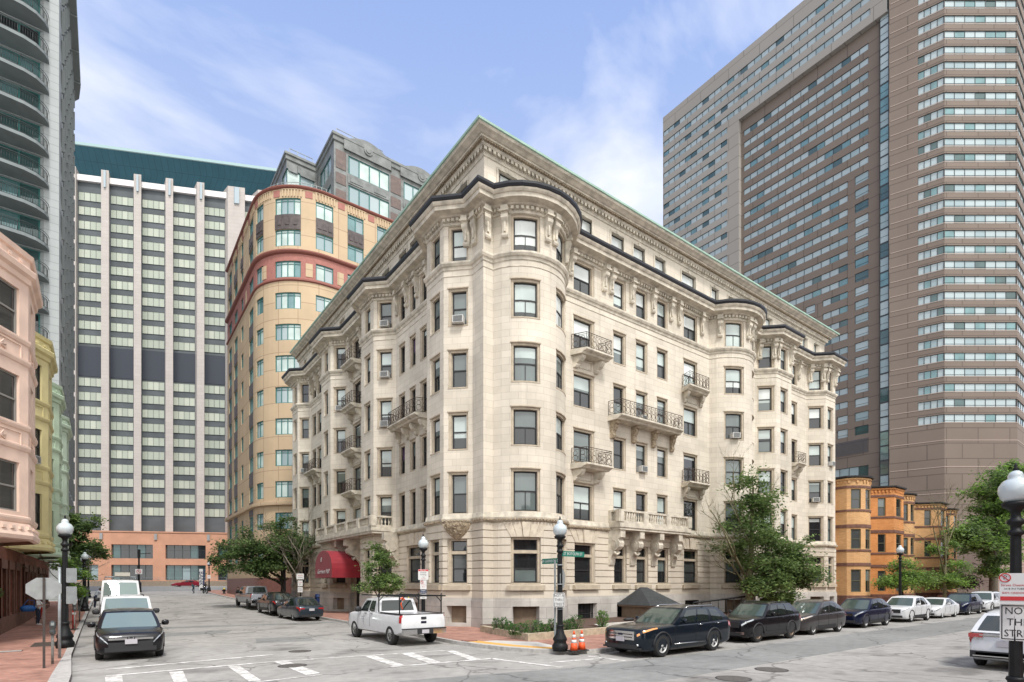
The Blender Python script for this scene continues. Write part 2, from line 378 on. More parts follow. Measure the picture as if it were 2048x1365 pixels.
for i, w_ in ((2, .85), (6, .85), (10, .88), (14, .9)): cols.append((cen(i, w_), (1, 2, 3, 4, 5, 6)))
for t0, t1 in ((6.75, 7.4), (8.33, 8.93), (9.95, 10.6)): cols.append(((flatL(12, t1), flatL(12, t0)), (2, 3, 4, 5, 6)))
for t0, t1 in ((28.3, 29.3), (29.95, 30.85)): cols.append(((flatL(4, t1), flatL(4, t0)), (2, 3, 4, 5, 6)))
cols.append(((flatL(8, 19.6), flatL(8, 18.15)), (2, 3, 4, 5, 6)))
cols.append(((flatL(12, 9.3), flatL(12, 7.5)), (1,)))
for base in (A1, A2):
    for dg_ in (-29, 29): c = onarc(base, dg_); cols.append(((c - .7, c + .7), (1, 2, 3, 4, 5, 6)))
for s0, s1 in ((6.85, 8.42), (17.95, 19.4)): cols.append(((flatR(30, s0), flatR(30, s1)), (1, 2, 3, 4, 5, 6)))
for s0, s1 in ((10.42, 11.4), (12.66, 13.62), (14.9, 15.83)): cols.append(((flatR(30, s0), flatR(30, s1)), (1, 2, 3, 4, 5, 6)))
for i, w_ in ((44, 1.1), (45, .95), (48, 1.1), (49, .9)): cols.append((cen(i, w_), (1, 2, 3, 4, 5, 6)))
cols.append(((flatR(47, 33.95), flatR(47, 34.85)), (2, 3, 4, 5, 6)))
openings = []
for (a, b), rows in cols:
    for r in rows:
        z0, z1 = (2.62, 4.98) if r == 1 else ROW[r]
        wins.append((a, b, z0, z1, r)); openings.append((a - .13, b + .13, z0 - .02, z1 + .13))
base_ops = []
for (a, b) in (cen(15, 1.15), (flatL(12, 9.2), flatL(12, 7.6)), cen(11, 1.0), (flatL(8, 17.6), flatL(8, 16.6)), cen(7, 1.0), (onarc(A1, -29) - .72, onarc(A1, -29) + .72), (flatR(30, 6.9), flatR(30, 8.6)), (flatR(30, 10.5), flatR(30, 11.8)), (flatR(30, 17.9), flatR(30, 19.6)), (onarc(A2, -29) - .8, onarc(A2, -29) + .8), cen(44, 1.2), cen(48, 1.2), cen(49, .9)):
    base_ops.append((a, b, .32, 1.3))
door = (flatL(8, 20.1), flatL(8, 17.9), 0.05, 3.9)
m = ML()
bands = [(0, 1.62, .14), (1.62, 1.75, .1)]
MP.wall(m, 0, door[0], bands, [o for o in base_ops if o[1] < door[0]], .45); m.quad(MP.P(door[0], 0, .14), MP.P(door[0], 0, -.45), MP.P(door[0], 1.75, -.45), MP.P(door[0], 1.75, .14))
m.build('granite_base', [GRAN], B); m = ML()
MP.wall(m, door[1], MP.L, bands, [o for o in base_ops if o[0] > door[1]], .45); m.quad(MP.P(door[1], 0, -.45), MP.P(door[1], 0, .14), MP.P(door[1], 1.75, .14), MP.P(door[1], 1.75, -.45))
m.build('granite_base', [GRAN], B)
m = ML(); bands = []; z = 1.75
while z < 5.9:
    bands.append((round(z, 3), round(z + .37, 3), .07)); bands.append((round(z + .37, 3), round(z + .42, 3), .0)); z += .42
bands[-1] = (bands[-1][0], 6.0, .0)
f1 = [o for o in openings if o[2] < 3]
MP.wall(m, 0, MP.L, bands, f1 + [door], .35); m.build('rusticated_ground_floor_wall', [LIME1], B)
m = ML(); MP.wall(m, 0, MP.L, [(6.0, 23.1, 0)], [o for o in openings if o[2] > 3], .3); m.build('wall', [LIME], B)
# window surrounds and sills
def surround(m, a, b, z0, z1, r):
    MP.block(m, a - .13, a, z0, z1 + .13, -.3, -.07); MP.block(m, b, b + .13, z0, z1 + .13, -.3, -.07); MP.block(m, a, b, z1, z1 + .13, -.3, -.07)
    MP.block(m, a - .13, b + .13, z0 - .09, z0 - .02, -.2, .02 if r > 1 else .09)
    if r == 1: MP.block(m, a, b, 4.22, 4.4, -.3, -.09); MP.block(m, a - .32, b + .32, 2.18, 2.46, .07, .24)
    if r in (2, 3, 4, 5): MP.block(m, a - .17, b + .17, z1 + .14, z1 + .2, 0, .035)
# windows
def seen(path, a, b, z0, z1):
    """rough size in the picture, used to rank repeats"""
    x, y, _ = path.P((a + b) / 2, 0); n = path.nor[path.seg((a + b) / 2)]; D = hypot(x, y)
    return max(0.0, -(x * n.x + y * n.y) / D) * (b - a) * (z1 - z0) / (x * UY + y * UX) ** 2
def winmesh(path, m, a, b, z0, z1, d, fw, split, mull, iu, il):
    zm = z0 + (z1 - z0) * (1 - split)
    path.block(m, a, a + fw, z0, z1, d - .06, d); path.block(m, b - fw, b, z0, z1, d - .06, d)
    path.block(m, a + fw, b - fw, z1 - fw, z1, d - .06, d); path.block(m, a + fw, b - fw, zm - .03, zm + .04, d - .06, d - .004)
    for q0, q1, k, dd in ((zm, z1 - .01, iu, d - .04), (z0 + .01, zm, il, d - .05)):
        c = path.cuts(a + .01, b - .01)
        for i in range(len(c) - 1): m.quad(path.P(c[i], q0, dd), path.P(c[i + 1], q0, dd), path.P(c[i + 1], q1, dd), path.P(c[i], q1, dd), k)
def mkwin(path, Mc, par, a, b, z0, z1, up, low, d=-.2, fw=.055, split=.5, fm=None, arch=False, mull=False, name='window'):
    fm = fm or FRAME
    m = Mc(); zm = z0 + (z1 - z0) * (1 - split)
    path.block(m, a, a + fw, z0, z1, d - .06, d); path.block(m, b - fw, b, z0, z1, d - .06, d)
    path.block(m, a + fw, b - fw, z1 - fw, z1, d - .06, d); path.block(m, a + fw, b - fw, z0, z0 + fw, d - .06, d)
    if split > 0: path.block(m, a + fw, b - fw, zm - .03, zm + .04, d - .06, d - .004)
    if mull: path.block(m, (a + b) / 2 - .02, (a + b) / 2 + .02, z0 + fw, zm - .03, d - .06, d - .008)
    wo = m.build(name, [fm], par)
    for (q0, q1, mt, dd) in (((zm, z1 - .01, up, d - .04), (z0 + .01, zm, low, d - .05)) if split > 0 else ((z0 + .01, z1 - .01, up, d - .05),)):
        m = Mc(); c = path.cuts(a + .01, b - .01)
        for i in range(len(c) - 1): m.quad(path.P(c[i], q0, dd), path.P(c[i + 1], q0, dd), path.P(c[i + 1], q1, dd), path.P(c[i], q1, dd))
        m.build('pane', [mt], wo)
    return wo
random.seed(11)
GL = [FRAME, G_DARK, G_SCREEN, G_MID, G_LIGHT, G_WHITE, G_PURP]
rank = sorted(wins, key=lambda w_: -seen(MP, *w_[:4])); top = set(w_[:3] for w_ in rank[:100])
rest = ML(); rest_s = ML()
for a, b, z0, z1, r in wins:
    narrow = (b - a) < .75; left = a < MP.cum[16]
    u = random.choice([G_DARK, G_MID, G_DARK, G_PURP]) if (narrow and left) else random.choice(UP)
    l = random.choice([G_DARK, G_DARK, G_SCREEN]) if (narrow and left) else random.choice(LOW)
    if r == 1: u = random.choice([G_DARK, G_SCREEN, G_MID])
    if r >= 5 and not left: u = random.choice([G_LIGHT, G_WHITE, G_WHITE])  # upper right floors: reflected sky put into the pane colour
    if (a, b, z0) not in top:
        winmesh(MP, rest, a, b, z0, z1, -.2, .06, .5, False, GL.index(u), GL.index(l)); surround(rest_s, a, b, z0, z1, r); continue
    if r == 1:
        wo = mkwin(MP, ML, B, a, b, z0, 4.22, u, l, fw=.06, split=.52); mkwin(MP, ML, B, a, b, 4.4, z1, G_DARK, G_DARK, fw=.05, split=0, name='transom_window')
    else: wo = mkwin(MP, ML, B, a, b, z0, z1, u, l, fw=.07, mull=(b - a > 1.3))
    m = ML(); surround(m, a, b, z0, z1, r); m.build('window_surround', [SURR], wo)
    if r > 1:
        zm = (z0 + z1) / 2; lit = u in (G_LIGHT, G_WHITE); fr_ = random.uniform(.15, .9)
        if lit and random.random() < .5: q0, q1, dd = zm - (zm - z0) * fr_, zm - .03, -.244
        elif not lit and random.random() < .55: q0, q1, dd = z1 - (z1 - zm) * fr_, z1 - .07, -.234
        else: continue
        m = ML(); c = MP.cuts(a + .07, b - .07)
        for i in range(len(c) - 1): m.quad(MP.P(c[i], q0, dd), MP.P(c[i + 1], q0, dd), MP.P(c[i + 1], q1, dd), MP.P(c[i], q1, dd))
        m.build('roller_blind', [random.choice([G_LIGHT, G_WHITE, G_LIGHT])], wo)
setp(rest.build('small_windows', GL, B), kind='stuff'); setp(rest_s.build('small_window_surrounds', [SURR], B), kind='stuff')
for a, b, z0, z1 in base_ops:
    k = MP.seg((a + b) / 2)
    if 30 == k: 
        wo = mkwin(MP, ML, B, a, b, z0, z1, G_DARK, G_DARK, d=-.3, split=0, name='basement_window')
        m = ML(); n = int((b - a) / .13)
        for i in range(n + 1): t = a + .03 + (b - a - .06) * i / n; MP.block(m, t - .012, t + .012, z0, z1, -.14, -.11)
        MP.block(m, a, b, z0 + .3, z0 + .33, -.15, -.105); MP.block(m, a, b, z1 - .1, z1 - .07, -.15, -.105); m.build('window_grille', [FRAME], wo)
    else:
        m = ML(); MP.block(m, a, b, z0, z1, -.4, -.3); o = m.build('boarded_window', [BOARD], B)
m = ML(); MP.block(m, door[0], door[1], .05, 3.9, -.5, -.4); m.build('entrance_door', [mat('dark_door', (.012, .011, .01), .4)], B)
# string courses
def fullsweep(name, prof, mt, a=0, b=None): m = ML(); MP.sweep(m, a, b or MP.L, prof); return m.build(name, [mt], B)
fullsweep('string_course', [(0, 5.98), (.09, 6.0), (.17, 6.1), (.2, 6.22), (.1, 6.24), (.06, 6.5), (0, 6.52)], TRIM)
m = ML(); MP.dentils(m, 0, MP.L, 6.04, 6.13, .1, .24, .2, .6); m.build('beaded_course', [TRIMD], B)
fullsweep('upper_string_course', [(0, 20.32), (.05, 20.36), (.07, 20.5), (.14, 20.54), (.2, 20.66), (.2, 20.76), (.08, 20.8), (0, 20.84)], TRIM)
# second string line under it
fullsweep('fillet_course', [(0, 19.98), (.03, 20.0), (.03, 20.04), (0, 20.06)], TRIM)
# lower cornice with its gutter
fullsweep('lower_cornice', [(0, 22.86), (.06, 22.88), (.08, 22.98), (.1, 23.2), (.26, 23.24), (.34, 23.3), (.72, 23.36), (.74, 23.56), (.8, 23.58), (.86, 23.66), (.9, 23.74), (.0, 23.76)], TRIM)
m = ML(); MP.dentils(m, 0, MP.L, 23.02, 23.19, .1, .24, .26, .58); m.build('lower_dentils', [TRIM], B)
fullsweep('gutter', [(.86, 23.74), (.93, 23.78), (.99, 23.88), (1.0, 24.0), (.92, 24.06), (.1, 24.1)], GUTTER)
# leads over the bays
m = ML(); c = MP.cuts(0, MP.L)
for i in range(len(c) - 1):
    p, q = MP.P(c[i], 24.08, .6), MP.P(c[i + 1], 24.08, .6)
    left = c[i + 1] <= MP.cum[17] + 1e-3
    if left: m.quad(p, q, (X0 + .6, q[1], 24.2), (X0 + .6, p[1], 24.2))
    else: m.quad(p, q, (q[0], Y0_ + .6, 24.2), (p[0], Y0_ + .6, 24.2))
m.build('bay_roof', [ROOFM], B)
# attic storey
AP = Path([(X0 + .15, Y0_ + 36.2), (X0 + .15, Y0_ + .15), (X0 + 40.8, Y0_ + .15), (X0 + 40.8, Y0_ + 20)])
cA = AP.cum[1]
att = [(cA - t1 + .15, cA - t0 + .15) for t0, t1 in ((1.97, 3.04), (5.6, 6.6), (8.13, 9.19), (9.97, 10.94), (12.83, 13.93), (15.27, 16.27), (18.3, 19.3), (22.3, 23.3), (24.8, 25.7), (28.3, 29.2), (30.6, 31.5), (33.6, 34.4))]
att += [(cA + s0 - .15, cA + s1 - .15) for s0, s1 in ((1.23, 2.35), (6.94, 8.38), (10.37, 11.4), (12.55, 13.55), (14.84, 15.79), (17.9, 19.45), (21.66, 22.45), (24.0, 24.8), (26.6, 27.4), (29.7, 30.7), (33.6, 34.4), (36.3, 37.2), (38.6, 39.5))]
m = ML(); AP.wall(m, 0, AP.L, [(24.05, 26.5, 0)], [(a - .1, b + .1, 24.5, 25.9) for a, b in att], .3)
m.build('attic_wall', [LIME], B)
for a, b in att:
    wo = mkwin(AP, ML, B, a - .1, b + .1, 24.5, 25.9, random.choice([G_WHITE, G_LIGHT, G_WHITE]), random.choice(LOW + [G_LIGHT]), name='attic_window'); m = ML()
    for (p, q, r, s) in ((a - .22, a - .1, 24.4, 26.0), (b + .1, b + .22, 24.4, 26.0), (a - .1, b + .1, 25.9, 26.0)): AP.block(m, p, q, r, s, 0, .04)
    AP.block(m, (a + b) / 2 - .1, (a + b) / 2 + .1, 25.9, 26.12, 0.041, .08); m.build('window_surround', [TRIM], wo)
m = ML(); AP.sweep(m, 0, AP.L, [(0, 26.22), (.05, 26.24), (.07, 26.36), (.1, 26.4), (.1, 26.6), (.24, 26.62), (.3, 26.7), (.33, 26.8), (.5, 26.83), (.52, 26.9), (.6, 26.92), (.72, 27.0), (.86, 27.06), (.92, 27.16), (.92, 27.2), (0, 27.22)]); m.build('top_cornice', [TRIM], B)
m = ML(); AP.dentils(m, 0, cA - .02, 26.42, 26.59, .1, .26, .3, .58); AP.dentils(m, cA + .02, AP.cum[2], 26.42, 26.59, .1, .26, .3, .58); m.build('top_dentils', [TRIM], B)
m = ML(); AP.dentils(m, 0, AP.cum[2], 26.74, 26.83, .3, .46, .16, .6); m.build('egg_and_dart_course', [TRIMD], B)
m = ML(); AP.sweep(m, 0, AP.L, [(.91, 27.17), (1.0, 27.19), (1.02, 27.29), (.7, 27.33), (.1, 27.5)]); m.build('copper_roof_edge', [COPPER], B)
m = ML(); m.quad((X0 + .1, Y0_ + .1, 27.49), (X0 + 40.8, Y0_ + .1, 27.49), (X0 + 40.8, Y0_ + 36.2, 27.49), (X0 + .1, Y0_ + 36.2, 27.49))
m.build('roof', [ROOFM], B)
m = ML(); m.box(X0 + 22, X0 + 40.75, Y0_ + .6, Y0_ + 30, 0, 26.5); m.box(X0 + .3, X0 + 22, Y0_ + 20, Y0_ + 36.15, 0, 26.5); m.build('rear_wall', [LIME], B, uvbox=True)
# scroll consoles between the sixth floor windows
cons = [flatR(30, s) for s in (6.35, 9.35, 10.0, 12.03, 14.26, 16.3, 17.25, 20.1)] + [flatR(17, .35)]
cons += [onarc(A1, d) for d in (-52, -3, 8, 48)] + [onarc(A2, d) for d in (-52, -3, 8, 48)]
cons += [MP.cum[45] - .25, MP.cum[45] + .25, MP.cum[46] - .25, MP.cum[44] + .28, MP.cum[49] - .25, MP.cum[49] + .25, MP.cum[50] - .2, MP.cum[48] + .28, flatR(47, 33.5), flatR(47, 35.2)]
cons += [flatL(12, t) for t in (6.2, 7.85, 9.45, 11.0)] + [flatL(4, t) for t in (27.8, 29.65, 31.2)] + [flatL(8, 17.7), flatL(8, 20.1), MP.cum[16] - .28, MP.cum[16] + .25]
for s in cons:
    m = ML(); prof = [(0, 21.55), (.16, 21.57), (.2, 21.66), (.2, 21.76), (.12, 21.8), (.13, 22.1), (.2, 22.35), (.34, 22.55), (.36, 22.72), (.28, 22.78), (.33, 22.86), (.4, 22.9), (.4, 23.18), (0, 23.18)]
    MP.sweep(m, s - .17, s + .17, prof)
    MP.block(m, s - .05, s + .05, 21.85, 22.5, .1, .24); MP.block(m, s - .22, s + .22, 22.86, 22.95, 0, .44)
    m.build('scroll_console', [TRIM], B)
# iron balconies
def iron_balcony(a, b, zt, d=.95, nb=2, carved=False, rh=.95):
    m = ML(); MP.sweep(m, a, b, [(0, zt - .34), (d - .3, zt - .3), (d - .22, zt - .2), (d - .1, zt - .16), (d, zt - .1), (d, zt), (0, zt)])
    o = m.build('balcony_slab', [TRIM], B)
    for i in range(nb):
        t = a + .38 + (b - a - .76) * i / (nb - 1)
        m = ML()
        if carved: prof = [(0, zt - 1.45), (.16, zt - 1.42), (.24, zt - 1.25), (.2, zt - 1.0), (.34, zt - .8), (.42, zt - .62), (.36, zt - .55), (.5, zt - .5), (.55, zt - .33), (0, zt - .33)]
        else: prof = [(0, zt - 1.05), (.13, zt - 1.03), (.22, zt - .9), (.2, zt - .8), (.4, zt - .68), (.52, zt - .5), (.55, zt - .33), (0, zt - .33)]
        MP.sweep(m, t - .16, t + .16, prof); m.build('balcony_bracket', [TRIMD if carved else TRIM], o)
    if nb == 2:
        m = ML(); 
        for q in ((a + .75, b - .75, zt - .95, zt - .91), (a + .75, b - .75, zt - .45, zt - .41), (a + .75, a + .79, zt - .91, zt - .45), (b - .79, b - .75, zt - .91, zt - .45)): MP.block(m, *q, 0, .05)
        m.build('stone_panel', [TRIM], o)
    m = ML(); dd = d - .08; a_, b_ = a + .08, b - .08
    R = [MP.P(a_, 0, .02), MP.P(a_, 0, dd), MP.P(b_, 0, dd), MP.P(b_, 0, .02)]
    for zz, rr in ((zt + rh, .022), (zt + rh - .12, .012), (zt + .08, .016)): m.tube([(p[0], p[1], zz) for p in R], rr, 5)
    for k in range(3):
        p, q = Vector(R[k]), Vector(R[k + 1]); L_ = (q - p).length; n = max(2, round(L_ / .42))
        t_ = (q - p).normalized()
        for i in range(n + 1):
            c_ = p + t_ * (L_ * i / n); m.tube([(c_.x, c_.y, zt), (c_.x, c_.y, zt + rh)], .014, 4)
            if i < n:
                c2 = p + t_ * (L_ * (i + .5) / n)
                for (zc, rz_) in ((zt + .33, .17), (zt + .62, .14)):
                    m.tube([(c2.x + t_.x * rz_ * cos(th), c2.y + t_.y * rz_ * cos(th), zc + rz_ * 1.05 * sin(th)) for th in [2 * pi * j / 9 for j in range(9)]], .014, 4, closed=True)
    m.build('railing', [IRON], o)
for s0, s1, wa, za in ((6.45, 9.0, 0, (10.0, 17.05)), (17.6, 20.3, 0, (10.0, 17.05))):
    for zt in za: iron_balcony(flatR(30, s0), flatR(30, s1), zt)
iron_balcony(flatR(30, 9.75), flatR(30, 16.75), 13.55, 1.0, 4, True)
iron_balcony(flatR(47, 33.5), flatR(47, 35.3), 13.55, .8)
for zt in (10.0, 13.4, 17.0, 20.55): iron_balcony(flatL(8, 20.3), flatL(8, 17.4), zt, 1.0)
iron_balcony(flatL(12, 11.05), flatL(12, 6.15), 13.45, .95, 4)
iron_balcony(flatL(4, 31.3), flatL(4, 27.6), 13.45, .9, 3)
# stone balustrade balconies on scroll brackets
def balustrade(name, r, zt, zb, walls, out, n_piers, brackets):
    """r=(x0,x1,y0,y1) plan of the slab; out = axis it projects on"""
    x0, x1, y0, y1 = r
    m = ML(); m.box(x0, x1, y0, y1, zb, zb + .16); m.box(x0 + .06, x1 - .06, y0 + .06, y1 - .06, zb - .16, zb - .002); m.box(x0 + .03, x1 - .03, y0 + .03, y1 - .03, zb + .162, zb + .34)
    o = m.build('stone_balcony_slab', [TRIM], B)
    m = ML(); h = zt - zb - .34; zz = zb + .345
    if out == 'x': sides = [((x0 + .2, y1 - .1), (x0 + .2, y0 + .2)), ((x0 + .2, y0 + .2), (x1, y0 + .2))]
    else: sides = [((x0 + .2, y1), (x0 + .2, y0 + .2)), ((x0 + .2, y0 + .2), (x1 - .2, y0 + .2)), ((x1 - .2, y0 + .2), (x1 - .2, y1))]
    for p, q in sides:
        p = Vector(p); q = Vector(q); L_ = (q - p).length; t_ = (q - p).normalized(); nn = Vector((-t_.y, t_.x)); k = max(1, round(L_ / 2.4))
        def seg(c0, c1, w, z0, z1):
            a0 = p + t_ * c0; a1 = p + t_ * c1
            m.add([tuple(v) + (z,) for z in (z0, z1) for v in (a0 - nn * w, a1 - nn * w, a1 + nn * w, a0 + nn * w)], [(0, 1, 2, 3)[::-1], (4, 5, 6, 7), (0, 1, 5, 4), (1, 2, 6, 5), (2, 3, 7, 6), (3, 0, 4, 7)])
        seg(-.14, L_ + .14, .14, zz + h - .13, zz + h); seg(-.1, L_ + .1, .11, zz, zz + .1)
        for i in range(k + 1): c0 = L_ * i / k; seg(c0 - .22, c0 + .22, .17, zz + .002, zz + h - .005)
        nb_ = int(L_ / .24)
        for i in range(nb_):
            c0 = (i + .5) * L_ / nb_
            if min(abs(c0 - L_ * j / k) for j in range(k + 1)) < .28: continue
            c_ = p + t_ * c0; m.lathe([(.05, 0), (.05, .06), (.03, .1), (.075, .22), (.03, h - .36), (.05, h - .3), (.05, h - .24)], (c_.x, c_.y, zz + .1), 6)
    m.build('balustrade', [TRIM], o)
    for (s, w_, dmax) in brackets:
        m = ML(); prof = [(0, 3.75), (.16, 3.78), (.2, 3.95), (.22, 4.15), (.3, 4.35), (.42, 4.5), (.5, 4.62), (.44, 4.7), (.6, 4.75), (.8, 4.95), (.84, 5.2), (.74, 5.42), (.8, 5.5), (.92, 5.55), (.92, zb - .17), (0, zb - .17)]
        prof = [(d_ * dmax / .92, z_) for d_, z_ in prof]
        MP.sweep(m, s - w_, s + w_, prof)
        for sg in (-1, 1):       # volutes
            c_ = Vector(MP.P(s + sg * w_, 5.1, .45 * dmax)); ax = Vector(MP.P(s + sg * (w_ + .04), 5.1, .45 * dmax)) - c_
            m.cyl(c_, c_ + ax, .3, n=14); m.cyl(c_ + ax, c_ + ax * 1.6, .16, n=12)
        c_ = Vector(MP.P(s, 4.62, .52 * dmax)); t_ = (Vector(MP.P(s + .1, 4.62, .5)) - Vector(MP.P(s - .1, 4.62, .5))).normalized()
        m.tube([c_ - t_ * w_, c_ - t_ * w_ * .5 + Vector((0, 0, -.12)), c_ + Vector((0, 0, -.17)), c_ + t_ * w_ * .5 + Vector((0, 0, -.12)), c_ + t_ * w_], .09, 6)
        m.build('scroll_bracket', [TRIM], o)
balustrade('balcony', (X0 + 9.8, X0 + 17.4, Y0_ - 1.05, Y0_), 7.35, 6.2, None, 'y', 4, [(flatR(30, s), .24, .92) for s in (9.98, 12.04, 14.26, 16.5)])
balustrade('balcony', (14.85, X0, 36.5, 49.2), 7.35, 6.25, None, 'x', 6, [(flatL(12, 10.95), .25, 1.35), (flatL(8, 17.4), .3, 1.5), (flatL(8, 20.35), .3, 1.5)])
# carved corbels under the angled bays
for k, (p, e) in enumerate(((15, 1), (3, .8))):
    m = ML(); c_ = MP.mid(p); w_ = (MP.cum[p + 1] - MP.cum[p]) / 2 * .92
    for j in range(9):
        f0, f1_ = j / 9, (j + 1) / 9
        for i in range(12):
            a0, a1 = -1 + i / 6, -1 + (i + 1) / 6
            def Q(a_, f_):
                rr = sin(f_ * pi / 2) ** .8; q = MP.P(c_ + a_ * w_ * rr, 5.0 + .98 * f_, .07 + .42 * rr * sqrt(max(0, 1 - a_ * a_)) * e); return q
            m.quad(Q(a0, f0), Q(a1, f0), Q(a1, f1_), Q(a0, f1_))
    random.seed(3)
    for j in range(26):
        a_ = random.uniform(-.8, .8); f_ = random.uniform(.35, .95); q = Vector(Q(a_, f_)); r = random.uniform(.05, .1)
        m.tube([q + Vector((cos(th) * r, sin(th) * r * .5, sin(th) * r)) for th in [2 * pi * i / 7 for i in range(7)]], .03, 4, closed=True)
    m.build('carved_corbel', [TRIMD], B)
# fan of voussoirs over the ground floor windows
VOUS = mat('limestone_voussoir', (.57, .50, .40), .9, noise_amt=.15)
for (a, b), rows in cols:
    if 1 not in rows or b - a < 1.15: continue
    c_ = (a + b) / 2; hw = (b - a) / 2 + .12; m = ML()
    for i in range(5):
        f0, f1_ = -1 + i * .4 + .02, -1 + (i + 1) * .4 - .02
        pr = .1 + (.07 if i == 2 else 0)
        q = [(c_ + f0 * hw, 5.12), (c_ + f1_ * hw, 5.12), (c_ + f1_ * hw * 1.55, 5.94), (c_ + f0 * hw * 1.55, 5.94)]
        fr = [MP.P(s, z, pr) for s, z in q]; bk = [MP.P(s, z, 0) for s, z in q]
        m.add(fr + bk, [(0, 1, 2, 3), (0, 4, 5, 1), (1, 5, 6, 2), (2, 6, 7, 3), (3, 7, 4, 0)])
    m.build('voussoirs', [VOUS], B)

# awning over the entrance
RED = mat('red_awning_canvas', (.24, .010, .020), .75, noise_amt=.12, noise_scale=2)
RED.node_tree.nodes['Principled BSDF'].inputs['Sheen Weight'].default_value = .1
m = ML(); ya, yb, xa = 42.5, 46.7, 14.1; yc = (ya + yb) / 2; hw = (yb - ya) / 2; n = 14
def aw(i, x): th = pi * i / n; return (x, yc - hw * cos(th), 3.75 + 1.45 * sin(th) ** .9 if 0 < i < n else 3.75)
ring = [(0, ya, 3.0)] + [(0,) + aw(i, 0)[1:] for i in range(n + 1)] + [(0, yb, 3.0)]
F_ = [(xa, y, z) for _, y, z in ring]; K_ = [(X0 - .05, y, z) for _, y, z in ring]
for i in range(len(ring) - 1): m.quad(F_[i], F_[i + 1], K_[i + 1], K_[i])
m.add(F_, [tuple(range(len(F_)))])
aw_o = m.build('awning', [RED], B); aw_o['label'] = 'dark red barrel awning over the entrance with white lettering'
WHITE = mat('white_lettering', (.75, .75, .75), .6)
ap = (14.07 - X0, yc - Y0_)
text_mesh('8', .55, 'house_number', WHITE, aw_o, (ap[0], ap[1] + .5, 4.45), (radians(90), 0, radians(-90)), shear=.35)
text_mesh('Garrison Hall', .5, 'lettering', WHITE, aw_o, (ap[0], ap[1], 3.5), (radians(90), 0, radians(-90)), shear=.5, sx=1.08)
# window air conditioners: things that rest in the windows
ACW = mat('white_ac_plastic', (.55, .55, .53), .5); ACG = mat('grey_ac_grille', (.16, .17, .17), .6)
def ac_unit(path, s, z, label, w_=.62):
    p = Vector(path.P(s, z, -.12)); i = path.seg(s); nr = path.nor[i]
    t = thing('air_conditioner', label, 'air conditioner', p, atan2(nr.y, nr.x) + pi / 2, 'window air conditioners')
    m = M(); m.box(-w_ / 2, w_ / 2, -.42, .1, .02, .42); m.build('casing', [ACW], t)
    m = M()
    for k in range(9): m.box(-w_ / 2 + .05, w_ / 2 - .05, -.435, -.42, .06 + k * .038, .08 + k * .038)
    m.build('grille', [ACG], t)
ac_unit(MP, MP.mid(15), ROW[5][0], 'white air conditioner in the fifth floor window of the angled bay beside the corner')
ac_unit(MP, MP.mid(11), ROW[6][0], 'white air conditioner in the topmost bay window above the entrance street')
ac_unit(MP, MP.mid(11), ROW[5][0], 'white air conditioner one floor below the topmost one on the same bay')
ac_unit(MP, MP.mid(11), ROW[4][0], 'lowest of the three white air conditioners stacked up one bay')
ac_unit(MP, MP.mid(7), ROW[5][0], 'white air conditioner in the bay window beside the four small iron balconies')
ac_unit(MP, MP.mid(3), ROW[4][0], 'small white air conditioner in the far bay at the left end of the stone building')
ac_unit(MP, onarc(A2, -29), ROW[4][0], 'white air conditioner in the smaller round bay')
ac_unit(MP, flatR(30, 13.14), ROW[3][0], 'white air conditioner in the middle window under the long iron balcony')
ac_unit(MP, flatR(30, 13.14), ROW[4][0], 'white air conditioner behind the railing of the long iron balcony', .5)
ac_unit(MP, MP.mid(48), ROW[3][0], 'white air conditioner in the angled bay at the right end of the stone building')
ac_unit(MP, MP.mid(49), ROW[4][0], 'white air conditioner on the narrow front window at the right end')
